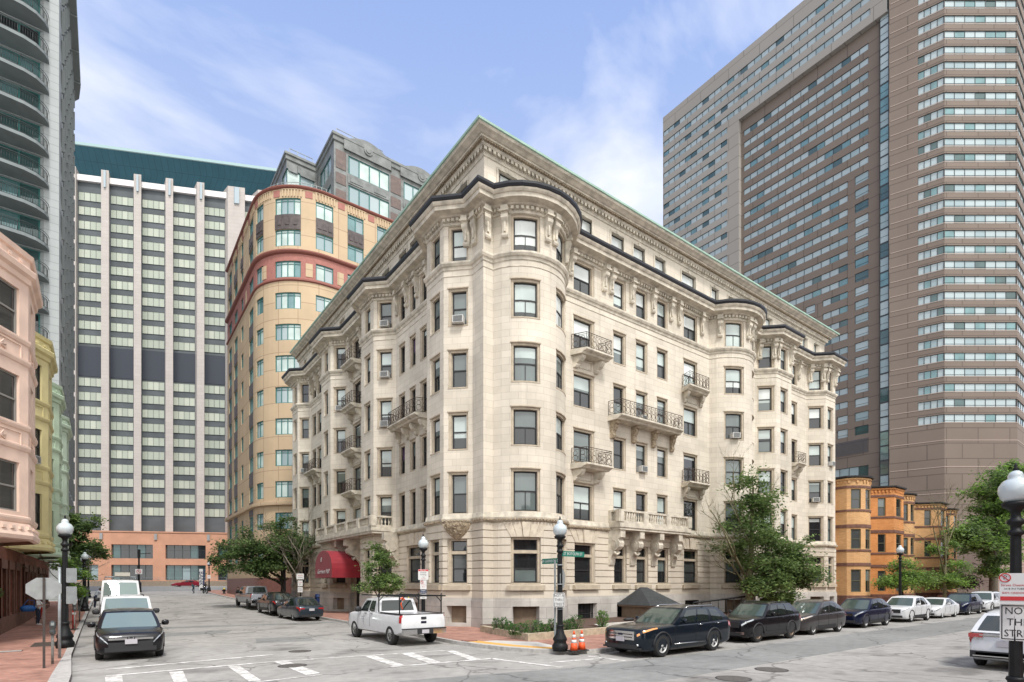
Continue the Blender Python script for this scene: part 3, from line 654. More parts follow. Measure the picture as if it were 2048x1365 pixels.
# ================================================================= ground, roads, pavements
def struct(name, m, mats, **k): return setp(m.build(name, mats, **k), kind='structure')
def asphalt(name, c, amt=.10, dark=.42, big=.5):
    m = bpy.data.materials.new(name); m.use_nodes = True; t = m.node_tree; b = t.nodes['Principled BSDF']
    b.inputs['Roughness'].default_value = .9; b.inputs['Specular IOR Level'].default_value = .25
    tcn = t.nodes.new('ShaderNodeTexCoord')
    def nz(sc, det, lo, hi, a, b_, scale=None, dist=0):
        n = t.nodes.new('ShaderNodeTexNoise'); n.inputs['Scale'].default_value = sc; n.inputs['Detail'].default_value = det; n.inputs['Distortion'].default_value = dist
        if scale: mp_ = t.nodes.new('ShaderNodeMapping'); mp_.inputs['Scale'].default_value = scale; t.links.new(tcn.outputs['Object'], mp_.inputs[0]); t.links.new(mp_.outputs[0], n.inputs['Vector'])
        else: t.links.new(tcn.outputs['Object'], n.inputs['Vector'])
        r = t.nodes.new('ShaderNodeMapRange'); r.inputs[1].default_value = lo; r.inputs[2].default_value = hi; r.inputs[3].default_value = a; r.inputs[4].default_value = b_
        t.links.new(n.outputs[0], r.inputs[0]); return r.outputs[0], n
    def mul(x, y):
        q = t.nodes.new('ShaderNodeMath'); q.operation = 'MULTIPLY'; t.links.new(x, q.inputs[0]); t.links.new(y, q.inputs[1]); return q.outputs[0]
    v1, _ = nz(big, 6, .35, .7, 1 + amt, 1 - amt * 1.3, (1, .55, 1))
    v2, fine = nz(55, 2, .3, .7, .86, 1.14)
    v3, _ = nz(.42, 10, .55, .68, 1.0, 1 - dark, (1.0, 1.5, 1), .25)       # old oil and tar blotches
    v4, _ = nz(3.0, 5, .3, .7, .87, 1.1)
    # cracks
    vo = t.nodes.new('ShaderNodeTexVoronoi'); vo.feature = 'DISTANCE_TO_EDGE'; vo.inputs['Scale'].default_value = .23
    n5 = t.nodes.new('ShaderNodeTexNoise'); n5.inputs['Scale'].default_value = 1.1; n5.inputs['Detail'].default_value = 5; t.links.new(tcn.outputs['Object'], n5.inputs['Vector'])
    ad = t.nodes.new('ShaderNodeMix'); ad.data_type = 'RGBA'; ad.blend_type = 'ADD'; ad.inputs[0].default_value = .9; t.links.new(tcn.outputs['Object'], ad.inputs[6]); t.links.new(n5.outputs['Color'], ad.inputs[7]); t.links.new(ad.outputs[2], vo.inputs['Vector'])
    cr_ = t.nodes.new('ShaderNodeMapRange'); cr_.inputs[1].default_value = .0; cr_.inputs[2].default_value = .012; cr_.inputs[3].default_value = .5; cr_.inputs[4].default_value = 1.0; t.links.new(vo.outputs[0], cr_.inputs[0])
    v6, _ = nz(1.3, 7, .55, .75, 1.0, .90, (.12, 1.4, 1), .0); v7, _ = nz(2.2, 6, .62, .66, 1.0, .90)
    v = mul(mul(mul(v1, v2), mul(v3, v4)), mul(cr_.outputs[0], mul(v6, v7)))
    mu = t.nodes.new('ShaderNodeMix'); mu.data_type = 'RGBA'; mu.blend_type = 'MULTIPLY'; mu.inputs[0].default_value = 1; mu.inputs[6].default_value = tuple(c) + (1,)
    t.links.new(v, mu.inputs[7]); t.links.new(mu.outputs[2], b.inputs['Base Color'])
    bp = t.nodes.new('ShaderNodeBump'); bp.inputs['Strength'].default_value = .35; bp.inputs['Distance'].default_value = .01; t.links.new(fine.outputs[0], bp.inputs['Height']); t.links.new(bp.outputs[0], b.inputs['Normal'])
    return m
ASPH = asphalt('old_worn_asphalt', (.325, .312, .29)); ASPH2 = asphalt('newer_grey_asphalt', (.235, .235, .225), .1, .12, .25)
GROUNDM = mat('bare_concrete_ground', (.28, .27, .25), .95, noise_amt=.12, noise_scale=.3)
CONC = mat('pale_concrete', (.50, .48, .44), .9, noise_amt=.10, noise_scale=1.5, bump=.1)
CURB = mat('granite_kerb', (.40, .385, .36), .85, noise_amt=.22, noise_scale=6, bump=.2)
BRK = brickmat('red_brick_paving', (.40, .20, .145), (.28, .14, .105), (.27, .20, .165), .2, .1, .008, stain=.3, stain_scale=1.2, uv=False, bump=.15, rot=.6)
YEL = mat('yellow_tactile_strip', (.62, .34, .08), .8, noise_amt=.15, noise_scale=8, bump=.4)
ys = [-60, 0, 10, 20, 30, 38, 45, 60, 80, 100, 120, 140, 160, 400, 1500]
def zfar(y): return gz(min(y, 150))
def sheet(name, x0, x1, y0, y1, dz, mats, nx=1):
    m = M(); yy = sorted(set([y for y in ys if y0 < y < y1] + [y0, y1])); xs = [x0 + (x1 - x0) * i / nx for i in range(nx + 1)]
    for i in range(len(yy) - 1):
        for j in range(nx): m.quad((xs[j], yy[i], zfar(yy[i]) + dz), (xs[j + 1], yy[i], zfar(yy[i]) + dz), (xs[j + 1], yy[i + 1], zfar(yy[i + 1]) + dz), (xs[j], yy[i + 1], zfar(yy[i + 1]) + dz))
    return struct(name, m, mats)
sheet('ground', -1500, 1500, -60, 1500, -.012, [GROUNDM])
sheet('main_road', -60, 240, -30, 17.5, 0, [ASPH])
sheet('side_road', -1.2, 13.2, 17.5, 112, 0, [ASPH])
sheet('cross_avenue', -120, 200, 112, 150, .03, [ASPH2])
m = M(); m.prism([(6.2, 13.4), (6.2, 11.0), (9.0, 9.3), (20.7, 9.25), (37, 9.2), (240, 9.0), (240, 12.4), (37, 12.1), (20, 12.0), (11.5, 12.35)], -.01, .004); struct('newer_road_patch', m, [ASPH2])
m = M(); m.prism([(-.5, 36.8), (12.2, 35.4), (12.2, 36.5), (-.5, 38.0)], -.01, .004); struct('trench_repair_strip', m, [ASPH2])
m = M(); m.prism([(1.5, 31.2), (5, 31.5), (5.6, 33.5), (2, 33.2)], -.01, .004); m.prism([(5.2, 25.4), (7.6, 25.0), (7.9, 27.3), (5.6, 27.6)], -.01, .004); struct('road_repair_patches', m, [ASPH2])
# pavements: kerb + brick
def pavement(name, poly, h=.13, zf=gz): m = M(); m.prism(poly, -.02, h, zf=zf); return struct(name, m, [BRK])
def kerb(name, line, w_=.17, h=.145, left=True, zf=gz, m_=None):
    P_ = Path(line); m = M(); c = P_.cuts(0, P_.L); pr = [(.016, -.02), (.012, h), (-w_, h), (-w_, h - .03)]
    for i in range(len(c) - 1):
        for k in range(3):
            (d0, z0), (d1, z1) = pr[k], pr[k + 1]
            q = [P_.P(c[i], z0, d0), P_.P(c[i + 1], z0, d0), P_.P(c[i + 1], z1, d1), P_.P(c[i], z1, d1)]
            m.quad(*[(x, y, z + zf(y)) for x, y, z in q])
    return struct(name, m, [m_ or CURB])
# corner pavement of the stone building (outer edge runs down the side street, round the corner and along the main street)
edge = [(13.3, 112), (12.9, 90), (12.6, 60), (12.45, 45), (12.35, 35), (12.1, 25), (11.9, 21.5), (11.85, 19.9), (12.0, 18.4), (12.25, 17.0), (12.7, 15.8), (13.4, 14.85), (14.5, 14.35), (16.2, 14.35), (25, 14.5), (45, 14.9), (70, 15.3), (160, 17)]
inner = [(160, 26), (58, 26), (X0 - .3, 26), (X0 - .3, 62), (X0 - .3, 112)]
m = M()
def strip(m, e, inn, h): m.prism(e + inn, -.02, h, zf=lambda y: 0)
poly_flat = [p for p in edge if p[1] <= 45] + [(160, 26.5), (X0 + .2, 26.5), (X0 + .2, 45)]
m.prism(poly_flat, -.02, .13)
for ya_, yb_, xa_, xb_ in ((45, 60, 12.45, 12.6), (60, 90, 12.6, 12.9), (90, 111.5, 12.9, 13.3)):
    m.prism([(xa_, ya_), (X0 + 8, ya_), (X0 + 8, yb_), (xb_, yb_)], -.02, .13, zf=gz)
struct('corner_pavement', m, [BRK])
kerb('corner_kerb', edge)
# left pavement
ledge = [(-.75, 10), (-.72, 14), (-.75, 19), (-.95, 24), (-1.05, 36), (-1.1, 45), (-1.1, 75), (-1.1, 108)]
m = M(); m.prism([(-8, 5)] + [(-.75, 5)] + [p for p in ledge if p[1] <= 45] + [(-8, 45)], -.02, .13)
m.prism([(-1.1, 45), (-1.1, 75), (-8, 75), (-8, 45)], -.02, .13, zf=gz); struct('left_pavement', m, [BRK])
m = M(); m.prism([(-1.1, 75.02), (-1.1, 110), (-30, 110), (-30, 75.02)], -.02, .125, zf=gz); struct('far_left_pavement', m, [CONC])
kerb('left_kerb', [(x, y) for x, y in ledge][::-1] if False else ledge[::1], left=False) if False else None
P_ = [(x, y) for x, y in ledge]
m = M()
for i in range(len(P_) - 1):
    (xa_, ya_), (xb_, yb_) = P_[i], P_[i + 1]; za_, zb_ = gz(ya_), gz(yb_); w1, w2 = .42 if i < 3 else .2, .42 if i < 2 else .2
    m.quad((xa_, ya_, -.02 + za_), (xb_, yb_, -.02 + zb_), (xb_, yb_, .146 + zb_), (xa_, ya_, .146 + za_)); m.quad((xa_, ya_, .146 + za_), (xb_, yb_, .146 + zb_), (xb_ - w2, yb_, .146 + zb_), (xa_ - w1, ya_, .146 + za_))
    m.quad((xa_ - w1, ya_, .146 + za_), (xb_ - w2, yb_, .146 + zb_), (xb_ - w2, yb_, .1 + zb_), (xa_ - w1, ya_, .1 + za_))
struct('left_kerb', m, [CURB])
# near right pavement, beyond the parked white car
m = M(); m.prism([(10.3, -12), (10.3, 2.2), (11.2, 2.95), (150, 2.6), (150, -12)], -.02, .13); struct('near_pavement', m, [BRK])
# kerb ramp
m = M(); m.prism([(12.0, 19.4), (12.2, 17.9), (12.55, 16.6), (13.15, 15.45), (14.1, 16.2), (14.45, 17.7), (13.4, 19.2)], .09, .136); struct('kerb_ramp', m, [CONC])
rp = [(12.0, 19.5), (12.14, 18.4), (12.38, 17.15), (12.8, 16.05), (13.35, 15.1)]
PP = Path(rp); m = M()
for i in range(24):
    a, b = PP.L * i / 24, PP.L * (i + 1) / 24
    m.quad(PP.P(a, .1375, -.2), PP.P(b, .1375, -.2), PP.P(b, .1375, -.72), PP.P(a, .1375, -.72))
struct('tactile_strip', m, [YEL])
# painted markings
def paintmat():
    m = bpy.data.materials.new('worn_white_road_paint'); m.use_nodes = True; t = m.node_tree; b = t.nodes['Principled BSDF']; b.inputs['Roughness'].default_value = .8
    tcn = t.nodes.new('ShaderNodeTexCoord'); n = t.nodes.new('ShaderNodeTexNoise'); n.inputs['Scale'].default_value = 2.6; n.inputs['Detail'].default_value = 9; n.inputs['Roughness'].default_value = .75; t.links.new(tcn.outputs['Object'], n.inputs['Vector'])
    r = t.nodes.new('ShaderNodeMapRange'); r.inputs[1].default_value = .43; r.inputs[2].default_value = .56; t.links.new(n.outputs[0], r.inputs[0])
    x = t.nodes.new('ShaderNodeMix'); x.data_type = 'RGBA'; t.links.new(r.outputs[0], x.inputs[0]); x.inputs[6].default_value = (.74, .73, .70, 1); x.inputs[7].default_value = (.42, .40, .37, 1); t.links.new(x.outputs[2], b.inputs['Base Color']); return m
PAINT = paintmat()
def line_px(m, a, b, w_=.2):
    p = Vector(gp(*a)); q = Vector(gp(*b)); d = (q - p).normalized(); n = Vector((-d.y, d.x)) * w_ / 2
    m.add([tuple(v) + (.009,) for v in (p - n, q - n, q + n, p + n)], [(0, 1, 2, 3)])
def quad_px(m, *p): m.add([gp(*q) + (.0085,) for q in p], [tuple(range(len(p)))])
m = M(); line_px(m, (212, 1340), (545, 1310), .22); struct('stop_line', m, [PAINT])
m = M()
line_px(m, (212, 1353), (548, 1324), .2); line_px(m, (548, 1324), (897, 1301.5), .17)
line_px(m, (505, 1366), (644, 1350), .12); line_px(m, (781, 1334.5), (984, 1318), .17); line_px(m, (984, 1318), (1123, 1335.5), .2)
for q in (((210, 1355), (244, 1351), (246, 1366), (211, 1366)), ((338, 1345), (366, 1343), (376, 1366), (348, 1366)), ((456, 1334), (478, 1332), (523, 1362), (498, 1364)), ((550, 1325), (576, 1323), (640, 1347), (612, 1351)),
          ((728, 1313), (747, 1311), (812, 1332), (789, 1334)), ((802, 1308), (824, 1306), (882, 1325), (860, 1328)), ((893, 1303), (905, 1301), (962, 1319), (944, 1322))): quad_px(m, *q)
struct('crosswalk_markings', m, [PAINT])
m = M(); line_px(m, (1100, 1326), (1208, 1317), .16); line_px(m, (1177, 1313), (1250, 1322.5), .17); struct('corner_markings', m, [PAINT])
m = M(); line_px(m, (296, 1193), (392, 1187), .5); struct('far_crosswalk_line', m, [PAINT])
# manhole covers
MANH = mat('cast_iron_cover', (.11, .10, .09), .7, noise_amt=.3, noise_scale=20); MANH2 = mat('worn_cover_rim', (.055, .05, .047), .8)
def manhole(x, y, r, label, z=0, mt=None):
    t = thing('manhole_cover', label, 'manhole cover', (x, y, z), 0, 'manhole covers in the street')
    m = M(); m.lathe([(r + .05, 0), (r + .05, .009), (r, .0095)], n=28); m.build('rim', [MANH2], t)
    m = M(); m.lathe([(r, .005), (r - .01, .011)], n=28)
    for i in range(-4, 5):
        h = sqrt(max(0, (r - .05) ** 2 - (i * r / 5) ** 2)); m.box(-h, h, i * r / 5 - .012, i * r / 5 + .012, .0112, .015)
    m.build('lid', [mt or MANH], t)
manhole(*gp(600, 1303), .36, 'round iron manhole cover in the side street beyond the crosswalk')
manhole(*gp(585, 1332), .38, 'round iron manhole cover lying inside the crosswalk lines')
manhole(*gp(1543, 1340), .42, 'round manhole cover near the edge of the darker asphalt, upper of two')
manhole(*gp(1467, 1358), .42, 'round manhole cover lowest in the photo, by white paint scraps')
manhole(*gp(939, 1282, .13), .3, 'rusty manhole cover set in the red brick pavement at the corner', .131, mat('rusty_cover', (.30, .13, .09), .8, noise_amt=.2))
m = M(); m.box(-.45, .45, -.2, .2, 0, .01)
t = thing('drain_grate', 'grey metal grate in the brick pavement behind the stop sign', 'drain grate', gp(12, 1304, .13) + (.131,), 0)
m.build('grate_frame', [MANH2], t); m = M()
for i in range(7): m.box(-.42, .42, -.17 + i * .052, -.15 + i * .052, .0105, .02)
m.build('grate_bars', [CURB], t)
m = M(); m.prism([(0, 0), (1.3, 0), (1.3, 1.9), (0, 1.9)], .0, .006)
t = thing('tree_pit', 'dark square tree pit in the brick pavement by the kerb', 'tree pit', (-2.35, 27.9, .13)); m.build('soil', [mat('dark_soil', (.06, .045, .035), .95, noise_amt=.3, noise_scale=12, bump=.5)], t)
# raised planting bed by the corner
SOIL = mat('brown_mulch', (.085, .05, .035), .95, noise_amt=.4, noise_scale=14, bump=.8); SAND = mat('tan_granite_edging', (.42, .35, .25), .9, noise_amt=.25, noise_scale=4, bump=.4)
bl_ = [(15.2, 23.2), (14.35, 18.2), (19.8, 18.6)]
bed = thing('planting_bed', 'low tan stone edged planting bed with dark mulch below the rounded bay', 'planting bed', (0, 0, .13))
PP = Path(bl_); m = M(); PP.block(m, 0, PP.L, -.02, .3, -.28, 0); m.build('stone_edging', [SAND], bed)
m = M(); m.prism([(15.4, 23.3), (14.65, 18.5), (19.8, 18.85), (20.6, 21.0), (30, 20.6), (44, 21), (58, 22), (58, 25.3), (16.6, 25.3)], 0, .2); m.build('mulch', [SOIL], bed)
PP = Path([(20.3, 18.9), (20.5, 19.9), (20.9, 20.6), (22.2, 20.8), (58, 21.4)]); m = M(); PP.block(m, 0, PP.L, 0, .27, -.16, 0); m.build('rear_edging', [CONC], bed)
m = M(); m.prism([(19.85, 17.2), (24, 17.2), (24, 20.9), (20.9, 20.5), (19.85, 18.9)], .1, .136); struct('concrete_path', m, [CONC])
# ================================================================= background buildings
GT = glass('teal_tinted_glass', (.13, .24, .25), .05, 1.0, .25); GTL = glass('pale_blind_behind_teal_glass', (.46, .56, .53), .1, .8)
GO = mat('olive_reflective_glass', (.36, .40, .335), .35, 0, .5, noise_amt=.08, noise_scale=.1); GO2 = mat('pale_olive_glass', (.43, .465, .39), .35, 0, .5, noise_amt=.08, noise_scale=.1)
GW = mat('white_curtain_behind_glass', (.36, .43, .445), .25, 0, .5, noise_amt=.08, noise_scale=.15); GW2 = mat('grey_curtain_behind_glass', (.27, .35, .37), .25, 0, .5, noise_amt=.1, noise_scale=.15); GDT = glass('dark_teal_glass', (.05, .10, .10), .05, 1.0, .2)
MUL = mat('dark_mullion', (.05, .06, .065), .5); TEALF = mat('teal_window_frame', (.04, .16, .15), .4)
def strip_mesh(path, m, a, b, z0, z1, n, d=-.12, fr=1, mw=.05, pick=None, fw=.06, rail=None):
    """ribbon window: slot 0 frame, slots 1.. glass"""
    path.block(m, a, b, z0, z0 + fw, d - .1, d, 0); path.block(m, a, b, z1 - fw, z1, d - .1, d, 0)
    for i in range(n + 1):
        c = a + (b - a) * i / n; lo, hi = max(a, c - mw / 2), min(b, c + mw / 2)
        if i == 0: lo, hi = a, a + mw
        if i == n: lo, hi = b - mw, b
        path.block(m, lo, hi, z0 + fw, z1 - fw, d - .1, d - .003, 0)
    if rail: path.block(m, a + mw, b - mw, z0 + (z1 - z0) * rail - .02, z0 + (z1 - z0) * rail + .02, d - .1, d - .01, 0)
    for i in range(n):
        p, q = a + (b - a) * i / n, a + (b - a) * (i + 1) / n
        cc = path.cuts(p, q)
        k = pick()
        for j in range(len(cc) - 1): m.quad(path.P(cc[j], z0, d - .07), path.P(cc[j + 1], z0, d - .07), path.P(cc[j + 1], z1, d - .07), path.P(cc[j], z1, d - .07), k)
def strips(path, Mc, par, items, mats, pick, name='window', limit=100, **kw):
    items = sorted(items, key=lambda i: -seen(path, *i[:4])); rest = Mc(); nrest = 0
    for k, it in enumerate(items):
        a, b, z0, z1, n = it[:5]; kk = dict(kw); 
        if len(it) > 5: kk.update(it[5])
        if k < limit:
            m = Mc(); strip_mesh(path, m, a, b, z0, z1, n, pick=pick, **kk); m.build(name, mats, par)
        else: strip_mesh(path, rest, a, b, z0, z1, n, pick=pick, **kk); nrest += 1
    if nrest: setp(rest.build('far_' + name + 's', mats, par), kind='stuff')
def local(ox, oy, oz=0):
    class Q(M):
        def build(s, *a, **k): s.v = [(x - ox, y - oy, z - oz) for x, y, z in s.v]; return M.build(s, *a, **k)
    return Q
# ------------------------------------------------ office tower across the avenue
OT = thing('office_tower', 'tall office tower with pale stone fins, green glass bands and sloping teal roof', 'office tower', (-25, 185, 2))
PINK = brickmat('pale_pink_stone', (.45, .415, .39), (.43, .395, .37), (.36, .33, .31), 2.6, .95, .03, stain=.06, bump=0); SPAN = mat('grey_spandrel', (.075, .088, .098), .6, noise_amt=.25, noise_scale=.25)
ORG = mat('orange_stone_panel', (.52, .275, .18), .85, noise_amt=.1, noise_scale=.4); TEALR = brickmat('teal_metal_roof', (.03, .10, .135), (.026, .092, .125), (.02, .06, .085), 1.5, 5.6, .06, rough=.5, stain=.08, bump=0, offset=0); LEDGE = mat('white_ledge', (.7, .68, .68), .7)
QO = local(-25, 185, 2)
def cam2w(X, Y): return (X * UX + Y * UY, -X * UY + Y * UX)
th = radians(11); A_ = cam2w(-125, 140 - 12.6 * .194); dcam = (cos(th), sin(th)); dw = Vector(cam2w(*dcam)).normalized()
L_ = 67.0; E_ = (A_[0] + dw.x * L_, A_[1] + dw.y * L_); nback = Vector((-dw.y, dw.x)) * 34
OP = Path([A_, E_, (E_[0] + nback.x, E_[1] + nback.y)])
s0 = 125 - 112.4 - .5        # arc length of the fin at the left edge of the picture
m = QO(); OP.block(m, 0, OP.L - .1, 2, 105.8, -10, -.6); m.build('core_wall', [SPAN], OT)
fins = [s0 + i * 7.42 for i in range(-1, 7)]
fz = 108.6
for i, f in enumerate(fins):
    wd = 1.75 if i < 6 else 4.2
    m = QO(); OP.block(m, f, f + wd - .01, 14, 103.5, -.6, .9)
    for kk in range(6): OP.block(m, f, f + wd - .01, 103.5 + kk * .85 + .001, 104.35 + kk * .85, -4, .9 - .12 * 0)
    m.build('stone_fin', [PINK], OT)
    m = QO(); OP.block(m, f + wd * .35, f + wd * .62, fz - 4.6, fz - .3, .9, 1.3); m.build('fin_light_mast', [mat('pale_metal', (.35, .42, .46), .4)], OT)
items = []; fh = 3.67; ztop = 103.2
for i, f in enumerate(fins[:-1]):
    a, b = f + 1.95, f + 7.42 - .1
    for r in range(23):
        z1 = ztop - r * fh - (3.6 if False else 0)
        if 11 <= r <= 12: continue
        items.append((a, b, z1 - 2.2, z1, 4))
strips(OP, QO, OT, items, [SPAN, GO, GO2, GO, mat('dark_low_reflection', (.10, .11, .085), .1, 0, 1)], lambda: random.choice([1, 2, 1, 2, 3]), d=-.45, mw=.07, fw=.03)
for f in fins[:-1]:
    m = QO(); OP.block(m, f + 1.8, f + 7.41, ztop - 12.9 * fh, ztop - 10.8 * fh, -.6, -.5); m.build('louvre_band', [mat('dark_louvre', (.028, .035, .05), .6)], OT)
    m = QO(); OP.block(m, f + 1.77, f + 7.41, 105.8, 107.3, -1, .1); m.build('white_ledge', [LEDGE], OT)
# sloping roof: leans out over the fins
m = QO(); r0, r1, r2 = [(-3.5, 102.6), (2.0, 113.6), (2.2, 114.3)]
OP.sweep(m, 0, OP.cum[1] + 3, [(-3.0, 107.0), (1.4, 113.7)]); m.build('sloping_roof', [TEALR], OT)
m = QO(); OP.sweep(m, 0, OP.cum[1] + 3, [(1.4, 113.7), (1.6, 113.8), (1.6, 114.5), (-12, 114.6)]); m.build('roof_rim', [mat('pale_teal_rim', (.30, .42, .43), .5)], OT)
# orange podium in front
a_, b_ = s0 - 6, 56
pod_ops = []; zg = 3.2
for i in range(-1, 5):
    c = 25.9 + 12.0 * i
    pod_ops += [(c, c + 9.2, 8.6, 12.0), (c, c + 9.2, zg, 7.0)]
PPo = Path([(A_[0] - dw.y * -9, A_[1] + dw.x * -9), (E_[0] - dw.y * -9, E_[1] + dw.x * -9)])
m = QO(); PPo.wall(m, 0, PPo.L, [(1.5, 15.0, 0)], pod_ops, .8); PPo.block(m, 0, PPo.L, 15.0, 15.3, -9, .15); m.build('orange_podium', [ORG], OT)
its = [(a, b, z0, z1, 5, dict(rail=.62)) for a, b, z0, z1 in pod_ops]
strips(PPo, QO, OT, its, [MUL, GDT, GW2, G_DARK], lambda: random.choice([1, 1, 3, 3, 2]), name='podium_window', d=-.5, mw=.12, fw=.1)
for i in range(6):
    c = 23.5 + i * 12; m = QO(); PPo.block(m, c, c + .6, 13.2, 14.7, .0, .3); m.build('podium_light', [mat('grey_box_light', (.3, .3, .3), .5)], OT)
# ------------------------------------------------ curved corner office building
TB = thing('curved_office_building', 'tan office building with a rounded corner, red belt course and teal windows', 'office building', (16.66, 67, 1))
Q = local(16.66, 67, 1)
TAN = brickmat('tan_stone_panels', (.50, .385, .255), (.475, .36, .24), (.34, .24, .16), 2.4, 2.03, .05, stain=.07, bump=0, offset=0); REDS = mat('red_stone', (.34, .14, .115), .8, noise_amt=.12); REDD = mat('dark_red_moulding', (.24, .085, .065), .7)
DKP = mat('dark_bronze_panel', (.075, .06, .058), .6, noise_amt=.35, noise_scale=2, bump=.4)
R_ = 7.0; XL, YF = 15.0, 67.7; pts_t = [(XL, 93.6), (XL, YF + R_)] + [(XL + R_ - R_ * cos(radians(a)), YF + R_ - R_ * sin(radians(a))) for a in range(6, 90, 6)] + [(XL + R_, YF), (66, YF)]
TP = Path(pts_t); c0 = TP.cum[1]; c1 = TP.cum[-2]; arcl = c1 - c0
zt0 = 49.1; fh = 3.8; ZP = 50.4
cols_t = [(c0 - 16.4, 2.4, 3), (c0 - 12.0, 2.4, 3), (c0 - 7.5, 1.5, 2), (c0 - 1.7, 2.4, 3), (c0 + arcl * 15 / 90, 1.7, 2), (c0 + arcl * 51 / 90, 3.2, 4), (c1 - .4, 2.1, 2), (c1 + 3.5, 2.1, 2), (c1 + 7.4, 2.1, 2), (c1 + 11.3, 2.1, 2), (c1 + 15.2, 2.1, 2), (c1 + 19.1, 2.1, 2)]
cols_t = [c for c in cols_t if c[2]]
ops = []; its = []
for c, w_, n in cols_t:
    for r in range(12):
        z1 = zt0 - r * fh
        if z1 < 4.5: continue
        ops.append((c - w_ / 2, c + w_ / 2, z1 - 1.98, z1)); its.append((c - w_ / 2, c + w_ / 2, z1 - 1.98, z1, n))
zb0, zb1 = zt0 - 2 * fh - 2.35, zt0 - 2 * fh + .95     # red belt storey
def sub(lo, hi): return [o for o in ops if lo < (o[2] + o[3]) / 2 < hi]
def clip(path, m, z0, z1, d, mats=0): path.wall(m, 0, path.L, [(z0, z1, d)], [o for o in ops if o[3] > z0 and o[2] < z1], .25)
m = Q(); TP.wall(m, 0, TP.L, [(3.2, zb0, 0)], [o for o in ops if o[3] < zb0 and o[2] > 3.3], .25); m.build('lower_wall', [TAN], TB)
m = Q(); TP.wall(m, 0, TP.L, [(zb0, zb1, 0)], [o for o in ops if zb0 < o[2] and o[3] < zb1], .25); m.build('red_belt_wall', [REDS], TB)
m = Q(); TP.wall(m, 0, TP.L, [(zb1, ZP, 0)], [o for o in ops if o[2] > zb1], .25); m.build('upper_wall', [TAN], TB)
m = Q(); TP.wall(m, 0, TP.L, [(.2, 3.2, .05)], [], .2); m.build('base_wall', [mat('red_granite_base', (.16, .07, .055), .5, noise_amt=.2)], TB)
strips(TP, Q, TB, its, [TEALF, GTL, GT, GW2, GDT, GW], lambda: random.choice([1, 1, 2, 3, 5, 3]), d=-.1, mw=.1, fw=.1, rail=.82)
for nm, pr, mt in (('parapet_moulding', [(0, ZP - .2), (.2, ZP - .12), (.28, ZP), (.28, ZP + .1), (0, ZP + .15)], REDD), ('belt_moulding', [(0, zb1 - .1), (.25, zb1), (.35, zb1 + .15), (.35, zb1 + .3), (0, zb1 + .4)], REDD), ('lower_belt_moulding', [(0, zb0 - .1), (.18, zb0), (.18, zb0 + .18), (0, zb0 + .22)], REDD), ('base_moulding', [(0, 11.9), (.4, 12.0), (.4, 12.4), (0, 12.5)], TAN)):
    m = Q(); TP.sweep(m, 0, TP.L, pr); m.build(nm, [mt], TB)
for c, w_, n in cols_t:
    m = Q(); z = zt0 - fh + .02; TP.block(m, c - w_ / 2, c + w_ / 2, z, z + fh - 2.02, 0, .06)
    for k in (-.3, 0, .3): TP.block(m, c + k * w_ - .22, c + k * w_ + .22, z + .5, z + 1.25, .06, .12)
    m.build('bronze_panel', [DKP], TB)
    m = Q()
    if c < c0 + 1:      # dark recessed spandrels down the side street front
        for r in range(3, 11): z = zt0 - r * fh - 1.98; TP.block(m, c - w_ / 2, c + w_ / 2, z - (fh - 2.0), z - .01, -.02, .03)
        if w_ > 2: m.build('dark_spandrel_column', [DKP], TB)
for i in range(11):
    s = c0 - 15 + i * 3.9 + .35
    m = Q(); TP.block(m, s - .42, s + .42, ZP - 1.15, ZP - .35, 0, .05); m.build('red_tile', [REDS], TB)
    m = Q()
    for k in range(7): TP.block(m, s + .75 + k * .36, s + .93 + k * .36, ZP - 1.15, ZP - .35, 0, .1)
    TP.block(m, s + .7, s + 3.2, ZP - .33, ZP - .25, 0, .11); m.build('fluted_panel', [TAN], TB)
for i in range(8):
    c = c0 - 10 + i * 3.9 + 1.3; m = Q()
    if not any(abs(c - k[0]) < k[1] / 2 + .45 for k in cols_t): TP.block(m, c - .38, c + .38, zt0 - 2 * fh - 1.8, zt0 - 2 * fh - .2, 0, .05); m.build('tan_inset_panel', [TAN], TB)
for c in (c0 + arcl * .80, c0 + arcl * .26, c1 + 1.55, c1 + 5.45):
    m = Q(); TP.block(m, c - .4, c + .4, zt0 - 2 * fh - 1.8, zt0 - 2 * fh - .2, 0, .05); m.build('tan_inset_panel', [TAN], TB)
m = Q(); m.prism([(x + .3, y + .3) for x, y in pts_t] + [(66, 93.6)], ZP - .5, ZP - .1); m.build('roof', [ROOFM], TB)
m = Q(); m.box(58, 65.9, YF + .3, 93.5, 0, ZP - .6); m.build('rear_wall', [TAN], TB)
# metal-clad penthouse
PM = mat('dark_grey_metal_cladding', (.16, .17, .165), .5, noise_amt=.3, noise_scale=1.1, bump=.3); PR = mat('brown_cladding_panel', (.12, .085, .075), .5, noise_amt=.25, noise_scale=2)
HP = Path([(19.9, 92), (19.9, 78.7), (24.0, 78.7), (24.0, 71.5), (66, 71.5)]); ops = []; its = []
f4 = HP.cum[3]; zz = ((57.1, 59.5), (53.1, 55.6))
for k in range(4):
    a = f4 + 1.9 + k * 8.0
    for z0, z1 in zz: ops.append((a, a + 5.8, z0, z1)); its.append((a, a + 5.8, z0, z1, 4))
a = HP.cum[2]
for z0, z1 in zz: ops.append((a + 1.6, a + 6.0, z0, z1)); its.append((a + 1.6, a + 6.0, z0, z1, 3))
a = HP.cum[1]; its2 = []
for z0, z1 in ((52.9, 57.5),): ops.append((a + 2.2, a + 3.5, z0, z1)); its.append((a + 2.2, a + 3.5, z0, z1, 1))
a = HP.cum[0] + 3
